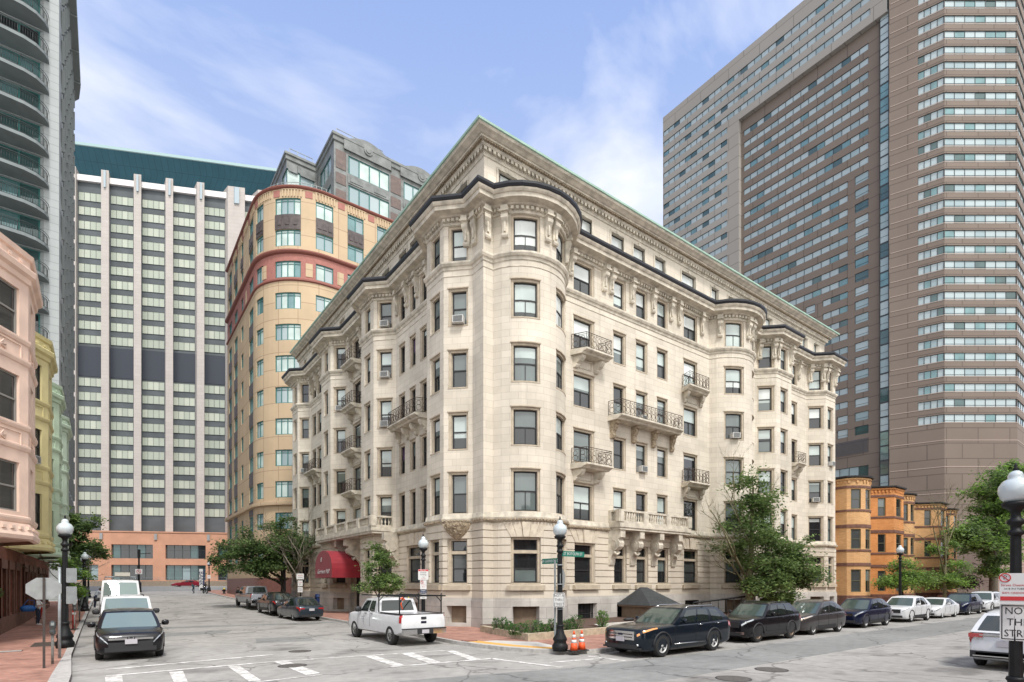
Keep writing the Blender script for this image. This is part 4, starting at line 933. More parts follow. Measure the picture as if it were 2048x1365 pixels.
for k in range(2):
    for z0, z1 in zz: ops.append((a + k * 8, a + k * 8 + 6, z0, z1)); its.append((a + k * 8, a + k * 8 + 6, z0, z1, 3))
m = Q(); HP.wall(m, 0, HP.L, [(50.0, 61.2, 0)], ops, .2)
m.build('penthouse_wall', [PM], TB)
strips(HP, Q, TB, its, [TEALF, GTL, GW2, GW], lambda: random.choice([1, 2, 3]), name='penthouse_window', d=-.08, mw=.12, fw=.1)
for k in range(-1, 4):
    a = f4 + 1.9 + k * 8.0 + 5.8 + .3
    if k == -1: a = f4 + .3
    for z0, z1 in ((57.2, 59.6), (55.2, 56.6), (51.6, 54.4)):
        m = Q(); HP.block(m, a, a + (1.5 if k >= 0 else 1.3), z0, z1, 0, .06); m.build('brown_panel', [PR], TB)
for k in range(4):
    a = f4 + 1.9 + k * 8.0; c = a + 2.9
    m = Q(); HP.block(m, a, a + 5.8, 55.8, 56.9, 0, .08); HP.block(m, a + .4, a + 2.1, 56.05, 56.6, .08, .14); HP.block(m, a + 3.7, a + 5.4, 56.05, 56.6, .08, .14); m.build('relief_panel', [PM], TB)
    # arched gable
    m = Q(); n = 12; P3 = []
    for i in range(n + 1): f = i / n; P3.append((c - 3.3 + 6.6 * f, 61.2 + 1.2 * sin(pi * f)))
    for dd, nn_ in ((.25, 0),):
        fr = [HP.P(s, z, dd) for s, z in P3] + [HP.P(c + 3.3, 60.0, dd), HP.P(c - 3.3, 60.0, dd)]; bk = [HP.P(s, z, -2) for s, z in P3] + [HP.P(c + 3.3, 60.0, -2), HP.P(c - 3.3, 60.0, -2)]
        K = len(fr); m.add(fr + bk, [tuple(range(K))[::-1], tuple(range(K, 2 * K))] + [(i, (i + 1) % K, K + (i + 1) % K, K + i) for i in range(K)])
    cc = Vector(HP.P(c, 61.1, .25)); m.cyl(cc, cc + Vector((0, -.12, 0)), .62, n=14); m.cyl(cc + Vector((0, -.12, 0)), cc + Vector((0, -.2, 0)), .35, n=12); m.build('arched_gable', [PM], TB)
m = Q(); HP.sweep(m, 0, HP.L, [(0, 60.6), (.15, 60.7), (.15, 61.2), (.3, 61.3), (.3, 61.6), (-3, 61.8)]); HP.block(m, HP.cum[1] + .3, HP.cum[1] + 1.5, 59.2, 60.4, 0, .1); HP.block(m, HP.cum[1] + 1.9, HP.cum[1] + 3.9, 59.2, 60.4, 0, .1); m.build('penthouse_cornice', [PM], TB)
m = Q()
for q in ([(24.5, 72), (31, 72)], [(20.4, 79.2), (23.6, 79.2)]):
    m.tube([q[0] + (62.7,), q[1] + (62.7,)], .05, 5)
    for i in range(4): f = i / 3; x = q[0][0] + (q[1][0] - q[0][0]) * f; m.tube([(x, q[0][1], 61.7), (x, q[0][1], 62.7)], .04, 4)
for i in range(18):
    p = TP.P(c0 + i * arcl / 17, ZP, -.6); m.tube([p, (p[0], p[1], ZP + 1)], .035, 4)
m.tube([TP.P(c0 + i * arcl / 17, ZP + 1, -.6) for i in range(18)], .035, 4); m.build('roof_railing', [mat('galvanised_rail', (.3, .33, .33), .5)], TB)
# ------------------------------------------------ brick hotel tower on the right
HT = thing('hotel_tower', 'huge brown brick tower with rows of ribbon windows and a glass slot', 'tower', (124.5, 45, 0))
Q = local(124.5, 45, 0)
BRN = brickmat('brown_brick_panels', (.185, .148, .123), (.172, .137, .114), (.11, .088, .075), 6, 2.9, .1, stain=.09, stain_scale=.06, bump=0); BGE = brickmat('grey_beige_panels', (.30, .28, .255), (.285, .265, .24), (.19, .175, .155), 8, 2.9, .1, stain=.06, stain_scale=.05, bump=0)
STR = mat('pale_brick_stripe', (.36, .29, .25), .9)
TPh = Path([(124.5, 97.3), (124.5, 74.6), (124.5, 42.9)])
HB = 116.0
m = Q(); ops = []; its = []; fh = 2.9
pk = lambda: random.choice([1, 1, 1, 2, 2, 3, 1, 2, 1, 1, 4])
z113 = 113.4
for r in range(-5, 36):      # pale frame: left flank and top floors
    z1 = z113 - r * fh
    if r < -1: o = (.0 + .1, TPh.L - 3.0, z1 - 1.35, z1)
    else: o = (.1, 19.6, z1 - 1.35, z1)
    if z1 > 131: continue
    ops.append(o); its.append(o + (max(2, int((o[1] - o[0]) / 1.75)),))
m = Q(); TPh.wall(m, 0, TPh.cum[1], [(0, 132, 0)], [(o[0], min(o[1], TPh.cum[1]), o[2], o[3]) for o in ops], .3); m.build('pale_flank_wall', [BGE], HT)
m = Q(); TPh.wall(m, TPh.cum[1], TPh.L, [(HB, 132, 0)], [(TPh.cum[1], o[1], o[2], o[3]) for o in ops if o[2] > HB], .3)
m.quad((124.5, 74.6, HB), (125.6, 74.6, HB), (125.6, 42.9, HB), (124.5, 42.9, HB)); m.quad((124.5, 74.6, 0), (125.6, 74.6, 0), (125.6, 74.6, HB), (124.5, 74.6, HB)); m.build('pale_top_wall', [BGE], HT)
INP = Path([(125.6, 74.6), (125.6, 44.6)]); ops2 = []; its2 = []
def yy2s(y): return 74.6 - y
for r in range(0, 34):
    z1 = z113 - r * fh
    if r < 9: segs = [(46.6, 74)]
    elif r < 17: segs = [(46.6, 49.2), (50.5, 74)]
    elif r < 26: segs = [(46.6, 49.2), (50.5, 55.6), (57.1, 59.2), (60.7, 74)]
    elif r < 28: segs = [(46.6, 49.2), (50.5, 52.6)]
    elif r == 29: segs = []
    else: segs = []
    for i, (ya_, yb_) in enumerate(segs):
        tall = .45 if (yb_ - ya_) < 3 else 0
        o = (yy2s(yb_), yy2s(ya_), z1 - 1.35 - tall, z1); ops2.append(o); its2.append(o + (max(1, int((yb_ - ya_) / 1.7)), dict(rail=.3) if tall else {}))
for (ya_, yb_, z0, z1) in ((46.6, 54, 24.6, 26.8),): o = (yy2s(yb_), yy2s(ya_), z0, z1); ops2.append(o); its2.append(o + (4,))
m = Q(); INP.wall(m, 0, INP.L, [(0, HB, 0)], ops2, .25); m.build('recessed_brick_wall', [BRN], HT)
m = Q(); lo = (yy2s(55), yy2s(46.6), 29.5, 32.5); 
for k in range(12): INP.block(m, lo[0], lo[1], lo[2] + k * .25, lo[2] + k * .25 + .12, .01, .12)
m.build('louvre', [mat('dark_metal_louvre', (.10, .10, .11), .5)], HT)
# faceted corner tower with the glass slot
FP = Path([(124.5, 43.9), (124.5, 42.7)]); 
SP = Path([(125.0, 44.6), (125.0, 42.6)])
m = Q(); items3 = [(0.2, 1.9, z, z + 2.8, 1, dict(rail=.5)) for z in [1 + 2.9 * i for i in range(43)]]
CP = Path([(124.6, 42.6), (125.1, 41.2), (127.3, 34.4), (138.4, 26.2), (158, 26.8), (158, 60)])
ops4 = []; its4 = []
for r in range(-4, 28):
    z1 = z113 - r * fh - .6
    o = (CP.cum[1] + 3.1, CP.cum[2], z1 - 1.7, z1); ops4.append(o); its4.append(o + (4,))
    b0 = CP.cum[2]; L3 = CP.cum[3] - b0
    o = (b0 + .02, b0 + L3 - .02, z1 - 1.7, z1); ops4.append(o); its4.append(o + (7, dict(rail=.3)))
    o = (CP.cum[3], CP.cum[3] + 14, z1 - 1.7, z1); ops4.append(o); its4.append(o + (7,))
m = Q(); CP.wall(m, 0, CP.L, [(0, 126, 0)], ops4, .3); m.build('faceted_brick_wall', [BRN], HT)
class _:
    pass
allits = [(TPh, i) for i in its] + [(INP, i) for i in its2] + [(CP, i) for i in its4]
allits.sort(key=lambda q: -seen(q[0], *q[1][:4])); rest = Q(); HM = [MUL, GW, GW2, GT, GDT]
for k, (pth, it) in enumerate(allits):
    kk = it[5] if len(it) > 5 else {}
    mm = Q() if k < 100 else rest
    strip_mesh(pth, mm, it[0], it[1], it[2], it[3], it[4], d=-.12, pick=pk, mw=.1, fw=.07, **kk)
    if k < 100: mm.build('window', HM, HT)
setp(rest.build('far_windows', HM, HT), kind='stuff')
# second pane row under the middle windows
for r in range(-4, 28):
    z1 = z113 - r * fh - .6 - 1.45; b0 = CP.cum[2]; L3 = CP.cum[3] - b0
    if r < 0: continue
m = Q()
for (z, z_) in ((.5, 0),):
    for r in range(0, 43):
        z1 = 1 + 2.9 * r
        strip_mesh(SP, m, .25, 1.8, z1, z1 + 2.85, 1, d=0, pick=lambda: random.choice([1, 2, 3, 3, 4]), mw=.08, fw=.12, rail=.45)
m.build('glass_slot', HM, HT)
m = Q()
for z in [4.5, 9.5, 14.5, 19.5, 24.5, 29.5] + [z113 - r * fh - 2.25 for r in range(-4, 28)]: CP.sweep(m, .2, CP.L, [(0, z), (.05, z), (.05, z + .13), (0, z + .13)])
m.build('pale_stripes', [STR], HT)
m = Q(); m.box(126.6, 157.8, 45, 97, 0, 131.9); m.box(128.5, 157.9, 35, 44.9, 0, 125.5); m.build('core', [BRN], HT)
# low brick podium beside the row houses
PD = thing('brick_podium_building', 'plain low brown brick building behind the large tree at the right', 'building', (129, 27, 0)); Q = local(129, 27, 0)
PPd = Path([(129, 50), (129, 27), (160, 22)]); m = Q(); PPd.wall(m, 0, PPd.L, [(0, 9, 0)], [(25, 29, 1, 5), (34, 40, 1, 4)], .4); m.build('wall', [brickmat('pinkish_brick', (.30, .23, .19), (.28, .215, .18), (.2, .15, .13), 4, 3, .1, stain=.08, bump=0)], PD)
m = Q(); PPd.block(m, 25, 29, 1, 5, -.6, -.4); m.build('garage_opening', [G_DARK], PD); m = Q(); PPd.block(m, 34, 40, 1, 4, -.6, -.4); m.build('garage_opening', [G_DARK], PD); m = Q(); PPd.sweep(m, 0, PPd.L, [(0, 5.5), (.05, 5.5), (.05, 5.7), (0, 5.7)]); PPd.sweep(m, 0, PPd.L, [(0, 9), (.1, 9), (.1, 9.3), (-3, 9.3)]); m.build('coping', [STR], PD)
# ------------------------------------------------ balcony tower on the left
LT = thing('balcony_tower', 'tall pale grey tower with stacked curved balconies at the upper left', 'apartment tower', (-4, 75.5, 0)); Q = local(-4, 75.5, 0)
PAL = brickmat('pale_grey_panels', (.37, .395, .395), (.355, .38, .38), (.24, .26, .26), 3.0, .83, .035, stain=.05, bump=0, offset=0); SLAB = mat('balcony_concrete', (.19, .215, .22), .9, noise_amt=.1, noise_scale=.8); GRS = mat('grey_green_soffit', (.24, .27, .26), .9)
BP = Path([(-4, 108.5), (-4, 75.5), (-30, 75.5)][::1])
BP = Path([(-30, 75.5), (-4, 75.5), (-4, 108.5)])
its = []; ops = []
for r in range(24):
    z = 1.5 + 3.3 * r
    ops.append((24.75 - 10, 24.75, z + .3, z + 2.9)); its.append((24.75 - 10, 24.75, z + .3, z + 2.9, 6))
for r in range(24):
    for c in range(8):
        y = 2.6 + c * 3.7; z = 2.0 + 3.3 * r
        ops.append((26 + y, 26 + y + 1.6, z, z + 2.1)); its.append((26 + y, 26 + y + 1.6, z, z + 2.1, 1))
m = Q(); BP.wall(m, 0, BP.L, [(0, 77.2, 0)], ops, .6); m.build('wall', [PAL], LT)
strips(BP, Q, LT, its, [TEALF, GT, GDT, G_DARK, GTL], lambda: random.choice([1, 2, 3, 2, 3, 2]), d=-.3, mw=.1, fw=.08)
for c in range(8):
    m = Q()
    for r in range(24):
        y = 75.5 + 2.6 + c * 3.7; z = 2.0 + 3.3 * r; m.box(-3.999, -3.75, y + 1.6, y + 1.85, z - .3, z + 2.3)
    m.build('window_fins', [PAL], LT)
bal = [(-12, 73.0), (-8.2, 73.2), (-6.6, 73.35), (-5.7, 73.7), (-5.1, 74.3), (-4.85, 74.9), (-4.8, 75.5)]
LB = Path(bal); BRL = mat('black_balcony_rail', (.03, .035, .035), .5)
for r in range(1, 23):
    z = 1.5 + 3.3 * r
    m = Q(); m.prism(bal + [(-12, 75.5)], z - .32, z, bottom=True); bo = m.build('balcony', [SLAB], LT)
    m = Q()
    for zz_ in (z + 1.1, z + .98, z + .12): m.tube([LB.P(s, zz_, -.12 + (.12 if zz_ > z + 1 else 0)) for s in LB.cum], .03, 4)
    n = 42
    for i in range(n):
        s = LB.L * (i + .5) / n; m.tube([LB.P(s, z, -.12), LB.P(s, z + 1.0, -.12)], .018 if i % 6 else .04, 3)
    m.build('balcony_railing', [BRL], bo)
for r in range(22, 24): pass
m = Q(); m.prism([(-30, 72.6), (-5.2, 72.6), (-3.4, 73.4), (-3.05, 75.5), (-3.05, 105), (-3.3, 107.6), (-4.1, 108.9), (-30, 108.9)], 77.2, 78.6, bottom=True)
for y in (80, 86, 92, 98, 104): m.box(-3.9, -3.0, y, y + .2, 77.0, 77.19)
m.build('overhanging_roof', [GRS], LT)
m = Q(); m.box(-29.9, -5, 76.3, 108.3, 0, 77); m.build('core', [PAL], LT)
# ================================================================= row houses
def house_path(x0, x1, y, bx0, bx1, proj, kind):
    if kind == 'round':
        c = (bx0 + bx1) / 2; hw = (bx1 - bx0) / 2; a = 62; R = hw / sin(radians(a)); k = proj - R * (1 - cos(radians(a)))
        ar = arc(c, y - max(0, k) + R * cos(radians(a)), R, -a, a, 8)
        return [(x0, y), (bx0, y)] + ([] if k > .05 else []) + [p for p in ar] + [(bx1, y), (x1, y)]
    return [(x0, y), (bx0, y), (bx0 + proj * .8, y - proj), (bx1 - proj * .8, y - proj), (bx1, y), (x1, y)]
BUFF = brickmat('buff_yellow_brick', (.64, .37, .165), (.54, .30, .12), (.45, .32, .2), .30, .10, .012, stain=.14, bump=.1); ORNG = brickmat('orange_brick', (.66, .29, .10), (.56, .23, .07), (.40, .2, .09), .30, .10, .012, stain=.14, bump=.1)
BST = mat('brownstone', (.15, .075, .055), .9, noise_amt=.25, noise_scale=3, bump=.3); OLIVEF = mat('olive_window_frame', (.10, .10, .06), .6); BLACKR = mat('black_roof_edge', (.02, .02, .022), .7)
def row_house(label, x0, x1, b0, b1, proj, kind, mt, y=25.2, H=12.9, cut=None):
    t = thing('row_house', label, 'row house', (x0, y, 0), 0, 'brick row houses beyond the stone building'); Q = local(x0, y)
    pt = house_path(x0, x1, y, b0, b1, proj, kind); P_ = Path(pt); its = []
    def onx(x0_, x1_):     # facets hit by x
        s_ = None
        for i in range(len(P_.p) - 1):
            if abs(P_.p[i + 1].x - P_.p[i].x) > 1e-6 and P_.p[i].x - 1e-6 <= x0_ <= P_.p[i + 1].x + 1e-6: f = (x0_ - P_.p[i].x) / (P_.p[i + 1].x - P_.p[i].x); s0_ = P_.cum[i] + f * (P_.cum[i + 1] - P_.cum[i]); break
        return s0_
    cs = [onx((b0 + b1) / 2, 0)]
    if kind == 'round': q0 = P_.cum[2]; q1 = P_.cum[-3]; spots = [(q0 + (q1 - q0) * f, .95 if f != .5 else 1.2) for f in (.17, .5, .83)]
    else: spots = [((P_.cum[1] + P_.cum[2]) / 2, .75), ((P_.cum[2] + P_.cum[3]) / 2, 1.5), ((P_.cum[3] + P_.cum[4]) / 2, .75)]
    if b0 - x0 > 1.6: spots.append(((b0 - x0) / 2, .85))
    if x1 - b1 > 1.6: spots.append((P_.L - (x1 - b1) / 2, .85))
    ops = [(c - w_ / 2, c + w_ / 2, z0, z1) for c, w_ in spots for z0, z1 in ((1.7, 3.9), (5.9, 7.85), (9.8, 11.75))]
    m = Q(); P_.wall(m, 0, P_.L, [(1.35, H, 0)], ops, .2); m.build('brick_wall', [mt], t)
    m = Q(); P_.wall(m, 0, P_.L, [(0, 1.35, .12)], [], .2); P_.sweep(m, 0, P_.L, [(.12, 1.35), (0, 1.36)]); m.build('brownstone_base', [BST], t)
    for z0, z1, nm in ((4.25, 4.55, 'stone_band'), (5.66, 5.86, 'stone_band'), (7.98, 8.3, 'stone_band'), (9.56, 9.76, 'stone_band'), (11.85, 12.08, 'stone_band')):
        m = Q(); P_.block(m, 0, P_.L, z0, z1, 0, .06); m.build(nm, [BST], t)
    m = Q(); P_.dentils(m, 0, P_.L, H - .55, H - .3, 0, .1, .35, .5); P_.sweep(m, 0, P_.L, [(0, H - .3), (.12, H - .25), (.12, H - .1), (0, H - .08)]); m.build('corbelled_brickwork', [mt], t)
    m = Q(); P_.sweep(m, 0, P_.L, [(0, H - .06), (.28, H - .02), (.3, H + .12), (-.5, H + .22)]); m.build('black_cornice', [BLACKR], t)
    m = Q(); m.prism([(x, y_ + .2) for x, y_ in pt] + [(x1, y + 12), (x0, y + 12)], H - .3, H + .05); m.build('roof', [ROOFM], t)
    m = Q(); m.box(x0 + .02, x1 - .02, y + .5, y + 12, 0, H - .35); m.build('side_wall', [mt], t)
    for a, b, z0, z1 in ops: mkwin(P_, Q, t, a, b, z0, z1, random.choice([G_DARK, G_MID, G_SCREEN]), random.choice([G_DARK, G_SCREEN]), d=-.08, fw=.09, fm=OLIVEF)
    return t
random.seed(5)
row_house('buff brick row house with a rounded bay, next to the stone building', 57.9, 63.4, 58.2, 62.2, 2.3, 'round', BUFF, 24.6, 12.9)
row_house('bright orange brick row house with an angled bay', 63.4, 72.6, 66.6, 72.2, 1.8, 'cant', ORNG, 24.6, 12.9)
row_house('buff brick row house with dark window recesses, right of the orange one', 72.6, 79, 74.2, 77.8, 1.5, 'round', BUFF, 25.0, 12.9)
row_house('buff brick row house with angled bay behind the thin bare tree', 79, 89, 82.4, 88, 2.0, 'cant', BUFF, 25.2, 12.6)
row_house('farthest buff brick row house, partly hidden by the large tree', 89, 98, 91, 96, 1.6, 'round', BUFF, 25.6, 12.6)
# front stoops and walls
t = thing('front_wall', 'low rough brownstone garden wall in front of the row houses', 'wall', (60, 20.6, .1)); m = M()
for i in range(9): x = i * 5.2; m.box(x, x + 3.3, 0, .4, 0, .85); m.box(x - .1, x + .25, -.06, .46, 0, 1.1)
m.build('stone_wall', [BST], t)
# ------------------------------------------------ painted oriel houses on the left
def oriel(label, ybay0, ybay1, col_, nm, y0, y1, seed):
    t = thing('oriel_house', label, 'row house', (-4.1, y0, 0), 0, 'painted bay houses on the left'); Q = local(-4.1, y0)
    PA = mat(nm, col_, .75, noise_amt=.1, noise_scale=1.4)
    W = Path([(-14, y0), (-4.1, y0), (-4.1, y1)])
    RB = brickmat('red_facade_brick', (.26, .085, .05), (.20, .065, .04), (.17, .10, .075), .22, .075, .01, stain=.25, bump=.1)
    a = W.cum[1]; L = y1 - y0
    dops = [(a + .5, a + 1.9, .15, 3.3), (a + 3.2, a + 4.7, 1.0, 3.3), (a + 5.8, a + 7.3, 1.0, 3.3)]
    m = Q(); W.wall(m, 0, W.L, [(0, 4.4, 0)], [d for d in dops if d[1] < W.L], .35); m.build('brick_wall', [RB], t)
    m = Q(); W.wall(m, 0, W.L, [(4.4, 16.0, 0)], [], .2); m.build('painted_wall', [PA], t)
    m = Q(); W.block(m, a, W.L, .12, .9, 0, .08)
    for d in dops: W.block(m, d[0] - .3, d[1] + .3, 3.3, 3.75, 0, .12); W.block(m, d[0] - .28, d[0] - .02, .9, 3.3, .001, .1); W.block(m, d[1] + .02, d[1] + .28, .9, 3.3, .001, .1)
    m.build('brownstone_trim', [BST], t)
    for k, d in enumerate(dops):
        if k == 0: m = Q(); W.block(m, d[0], d[1], d[2], d[3], -.4, -.32); m.build('door', [mat('dark_green_door', (.02, .035, .03), .5)], t)
        else: mkwin(W, Q, t, d[0], d[1], d[2], d[3], G_DARK, G_DARK, d=-.2)
    O = Path([(-4.1, ybay0 - 2.6), (-2.6, ybay0), (-2.6, ybay1), (-4.1, ybay1 + 2.6)])
    its = []; 
    for z0, z1 in ((5.5, 7.5), (9.05, 11.05), (12.65, 14.6)):
        c = O.cum[1] - 1.28; its.append((c - .8, c + .8, z0, z1)); c = (O.cum[1] + O.cum[2]) / 2; its.append((c - .55, c + .55, z0, z1))
    m = Q(); O.wall(m, 0, O.L, [(4.5, 15.2, 0)], its, .18)
    ctr = (-4.3, (ybay0 + ybay1) / 2)
    m.add([O.P(s, 4.5, 0) for s in O.cum], [tuple(range(4))[::-1]]); m.build('bay_wall', [PA], t)
    prof = {4.55: .22, 8.0: .13, 11.55: .13}
    for z0 in (5.05, 8.0, 8.85, 11.55, 12.4):
        m = Q(); O.sweep(m, 0, O.L, [(0, z0), (.05, z0 + .04), (.09, z0 + .16), (.09, z0 + .24), (0, z0 + .28)]); m.build('moulding', [PA], t)
    m = Q(); O.sweep(m, 0, O.L, [(0, 4.35), (.14, 4.4), (.18, 4.55), (.12, 4.7), (.06, 5.0), (0, 5.05)]); O.dentils(m, 0, O.L, 4.78, 4.9, .08, .16, .42, .4); m.build('bay_foot', [PA], t)
    m = Q(); O.sweep(m, 0, O.L, [(0, 14.95), (.08, 15.0), (.1, 15.2), (.24, 15.3), (.28, 15.5), (.24, 15.55), (.05, 15.6), (.05, 15.95), (.14, 16.0), (.18, 16.2), (.1, 16.25), (-.6, 16.4)]); O.dentils(m, 0, O.L, 15.7, 15.85, .05, .1, .55, .3); m.build('cornice', [PA], t)
    m = Q()
    for zc in (8.42, 12.0):
        for k in (0, 1):
            c = O.cum[1] / 2 if k == 0 else (O.cum[1] + O.cum[2]) / 2; w_ = 1.1 if k == 0 else .8
            for q in ((c - w_, c + w_, zc + .3, zc + .34), (c - w_, c + w_, zc - .34, zc - .3), (c - w_, c - w_ + .05, zc - .3, zc + .3), (c + w_ - .05, c + w_, zc - .3, zc + .3)): O.block(m, *q, 0, .04)
            for th in range(4):
                an = th * pi / 4 + .2; p = Vector(O.P(c - cos(an) * .32, zc - sin(an) * .24, .03)); q = Vector(O.P(c + cos(an) * .32, zc + sin(an) * .24, .03)); m.tube([p, q], .028, 4)
    m.build('relief_ornament', [PA], t)
    m = Q(); m.prism([(-4.4, ybay0 - 2.6), (-2.64, ybay0), (-2.64, ybay1), (-4.4, ybay1 + 2.6), (-14, ybay1 + 2.6), (-14, ybay0 - 2.6)], 15.9, 16.1); m.build('roof', [mat('roof_membrane', (0, 0, 0))], t)
    m = Q(); m.box(-14, -4.15, y0 + .05, y1 - .05, 0, 15.85); m.build('side_wall', [RB], t)
    random.seed(seed)
    for i in its: mkwin(O, Q, t, *i, random.choice([G_DARK, G_MID, G_DARK]), G_DARK, d=-.09, fw=.07, fm=mat('grey_sash', (.25, .24, .22), .6) if seed == 1 else FRAME)
    return O, Q
oriel('pink painted bay house nearest on the left', 30.4, 33.2, (.78, .58, .47), 'pink_paint', 26.0, 35.3, 1)
Oy, _ = oriel('yellow painted bay house with rust stains', 40.3, 43.0, (.60, .53, .27), 'yellow_paint', 35.31, 44.6, 2)
oriel('pale green painted bay house behind the yellow one', 49.2, 51.8, (.48, .60, .45), 'green_paint', 44.61, 54, 3)
oriel('farthest pale green painted bay house below the balcony tower', 58.2, 61.4, (.49, .60, .48), 'pale_green_paint', 54.01, 64, 4)
ac_unit(Oy, Oy.cum[1] - 1.28, 9.05, 'air conditioner in the middle window of the yellow bay house')
# ================================================================= street furniture
BLK = mat('black_lamp_paint', (.010, .011, .012), .5, spec=.25, noise_amt=.3, noise_scale=8); GLOBE = mat('frosted_globe_glass', (.50, .56, .58), .15, 0, .6, coat=.6)
STEEL = mat('galvanised_steel', (.30, .33, .34), .45, .3, noise_amt=.2, noise_scale=5); SIGNW = mat('white_sign_face', (.62, .62, .61), .5); SIGNB = mat('grey_sign_back', (.33, .35, .35), .5, .2, noise_amt=.15, noise_scale=4)
SBLK = mat('black_sign_ink', (.015, .015, .015), .6); SRED = mat('red_sign_ink', (.5, .03, .035), .6); SGRN = mat('green_street_sign', (.01, .16, .11), .5); SNAV = mat('navy_sign_ink', (.02, .035, .09), .6)
def lamp_proto(name, label, s=1.0, detail=True, loc=(0, 0, 0)):
    t = thing(name, label, 'street lamp', loc, 0, 'acorn globe street lamps')
    n = 16 if detail else 10
    m = M(); m.lathe([(r * s, z * s) for r, z in ((.27, 0), (.27, .06), (.29, .08), (.29, .2), (.24, .26), (.22, .34), (.26, .4), (.25, .46), (.17, .62), (.13, .78), (.12, .86), (.15, .9), (.13, .95))], n=n, flute=.0); m.build('base', [BLK], t)
    m = M(); m.lathe([(r * s, z * s) for r, z in ((.105, .93), (.10, 1.5), (.08, 3.55))], n=n, flute=.1, smooth=False); m.build('shaft', [BLK], t)
    m = M(); m.lathe([(r * s, z * s) for r, z in ((.08, 3.55), (.12, 3.58), (.12, 3.63), (.08, 3.67), (.08, 3.74), (.13, 3.78), (.13, 3.83), (.08, 3.88), (.07, 3.97), (.1, 4.03), (.2, 4.1), (.21, 4.16), (.17, 4.18))], n=n); m.build('collar', [BLK], t)
    m = M(); m.lathe([(r * s, z * s) for r, z in ((.15, 4.17), (.22, 4.24), (.255, 4.36), (.25, 4.46), (.19, 4.56), (.11, 4.61), (.12, 4.65), (.09, 4.72), (.03, 4.76))], n=24 if detail else 12); m.build('globe', [GLOBE], t)
    m = M(); m.lathe([(r * s, z * s) for r, z in ((.035, 4.75), (.05, 4.78), (.02, 4.82), (.03, 4.85), (.0, 4.9))], n=8); m.build('finial', [BLK], t)
    return t
def sign(parent_loc, name, label, w_, h_, face, rz, texts, cat='sign', border=None, back=None, rnd=.03, group=None, pole=None, extra=None, dpt=.012):
    """flat sign, front faces -y locally"""
    t = thing(name, label, cat, parent_loc, rz, group)
    m = M(); c = []; r_ = rnd
    for cx, cz, a0 in ((w_ / 2 - r_, h_ / 2 - r_, 0), (-w_ / 2 + r_, h_ / 2 - r_, 90), (-w_ / 2 + r_, -h_ / 2 + r_, 180), (w_ / 2 - r_, -h_ / 2 + r_, 270)):
        for k in range(4): a = radians(a0 + k * 30); c.append((cx + r_ * cos(a), cz + r_ * sin(a)))
    K = len(c); m.add([(x, 0, z) for x, z in c] + [(x, dpt, z) for x, z in c], [tuple(range(K))[::1]] + [(i, K + i, K + (i + 1) % K, (i + 1) % K) for i in range(K)], 0); m.add([(x, dpt, z) for x, z in c], [tuple(range(K))[::-1]], 1)
    m.build('plate', [face, back or SIGNB], t)
    if border:
        m = M(); 
        for q in ((-w_ / 2 + .02, w_ / 2 - .02, h_ / 2 - .035, h_ / 2 - .02), (-w_ / 2 + .02, w_ / 2 - .02, -h_ / 2 + .02, -h_ / 2 + .035), (-w_ / 2 + .02, -w_ / 2 + .035, -h_ / 2 + .035, h_ / 2 - .035), (w_ / 2 - .035, w_ / 2 - .02, -h_ / 2 + .035, h_ / 2 - .035)): m.box(q[0], q[1], -.003, -.0005, q[2], q[3])
        m.build('border', [border], t)
    for tx, sz, z, mt, sx in texts: text_mesh(tx, sz, 'lettering', mt, t, (0, -.002, z), (radians(90), 0, 0), ex=.001, sx=sx)
    if extra: extra(t)
    return t
FACE = -atan2(UY, UX)      # turned toward the photographer's side of the crossing
def rot_for(x, y): return atan2(y, x) - pi / 2
SHB = None
lampA = lamp_proto('street_lamp', 'black street lamp with a white globe on the corner beside the orange cones', 1.0, True, gp(1120, 1302, .13) + (.13,))
lampB = lamp_proto('street_lamp', 'largest street lamp, in the right foreground beside the white hatchback', .92, True, (12.41, 2.37, .13))
lampC = lamp_proto('street_lamp', 'black street lamp at the left kerb behind the stop sign', 1.03, True, gp(130, 1296, .13) + (.13,))
lampD = lamp_proto('street_lamp', 'street lamp beside the white pickup truck with parking signs', 1.0, True, (12.58, 24.3, .13))
base = lamp_proto('street_lamp', 'far left street lamp just behind the nearer left one', 1.0, False, (-1.35, 55.6, gz(54.6) + .13))
for label, x, y, s_ in (('street lamp in a gap of the left tree row, third of the left kerb', -1.75, 68, 1), ('smallest street lamp at the far left kerb', -1.7, 84, 1), ('street lamp at the far end of the side street by the motorcyclist', 13.9, 104, 1.05), ('street lamp in front of the curved tan building', 14.0, 56, 1),
        ('street lamp at the right end of the stone building', 56.6, 18.5, 1.22), ('street lamp with a blank sign near the large tree at the right', 88, 17.2, 1.3)):
    c = copytree(base); c.location = (x, y, gz(y) + .13); c['label'] = label; c.scale = (s_, s_, s_)
# signs on the corner lamp
lx, ly = lampA.location.x, lampA.location.y
def street_sign(loc, rz, txt, w_, label):
    return sign(loc, 'street_name_sign', label, w_, .2, SGRN, rz, [(txt, .15, 0, SIGNW, .88)], border=None, rnd=.04, back=SGRN)
street_sign((lx + .62, ly - .03, 3.66), 0, 'ST BOTOLPH ST', 1.15, 'green street name sign reading ST BOTOLPH ST on the corner lamp')
street_sign((lx - .03, ly + .50, 3.4), -pi / 2, '69 GARRISON ST', .98, 'green street name sign reading GARRISON ST on the corner lamp')
r_ = rot_for(lx, ly)
ox, oy = cos(r_ - pi / 2) * .16, sin(r_ - pi / 2) * .16
sign((lx + ox - .05, ly + oy, 1.98), 'not_a_thru_street_sign', 'small white sign reading NOT A THRU STREET on the corner lamp', .42, .52, SIGNW, r_, [('NOT A', .14, .155, SBLK, .8), ('THRU', .14, 0, SBLK, .85), ('STREET', .14, -.155, SBLK, .8)], border=SBLK)
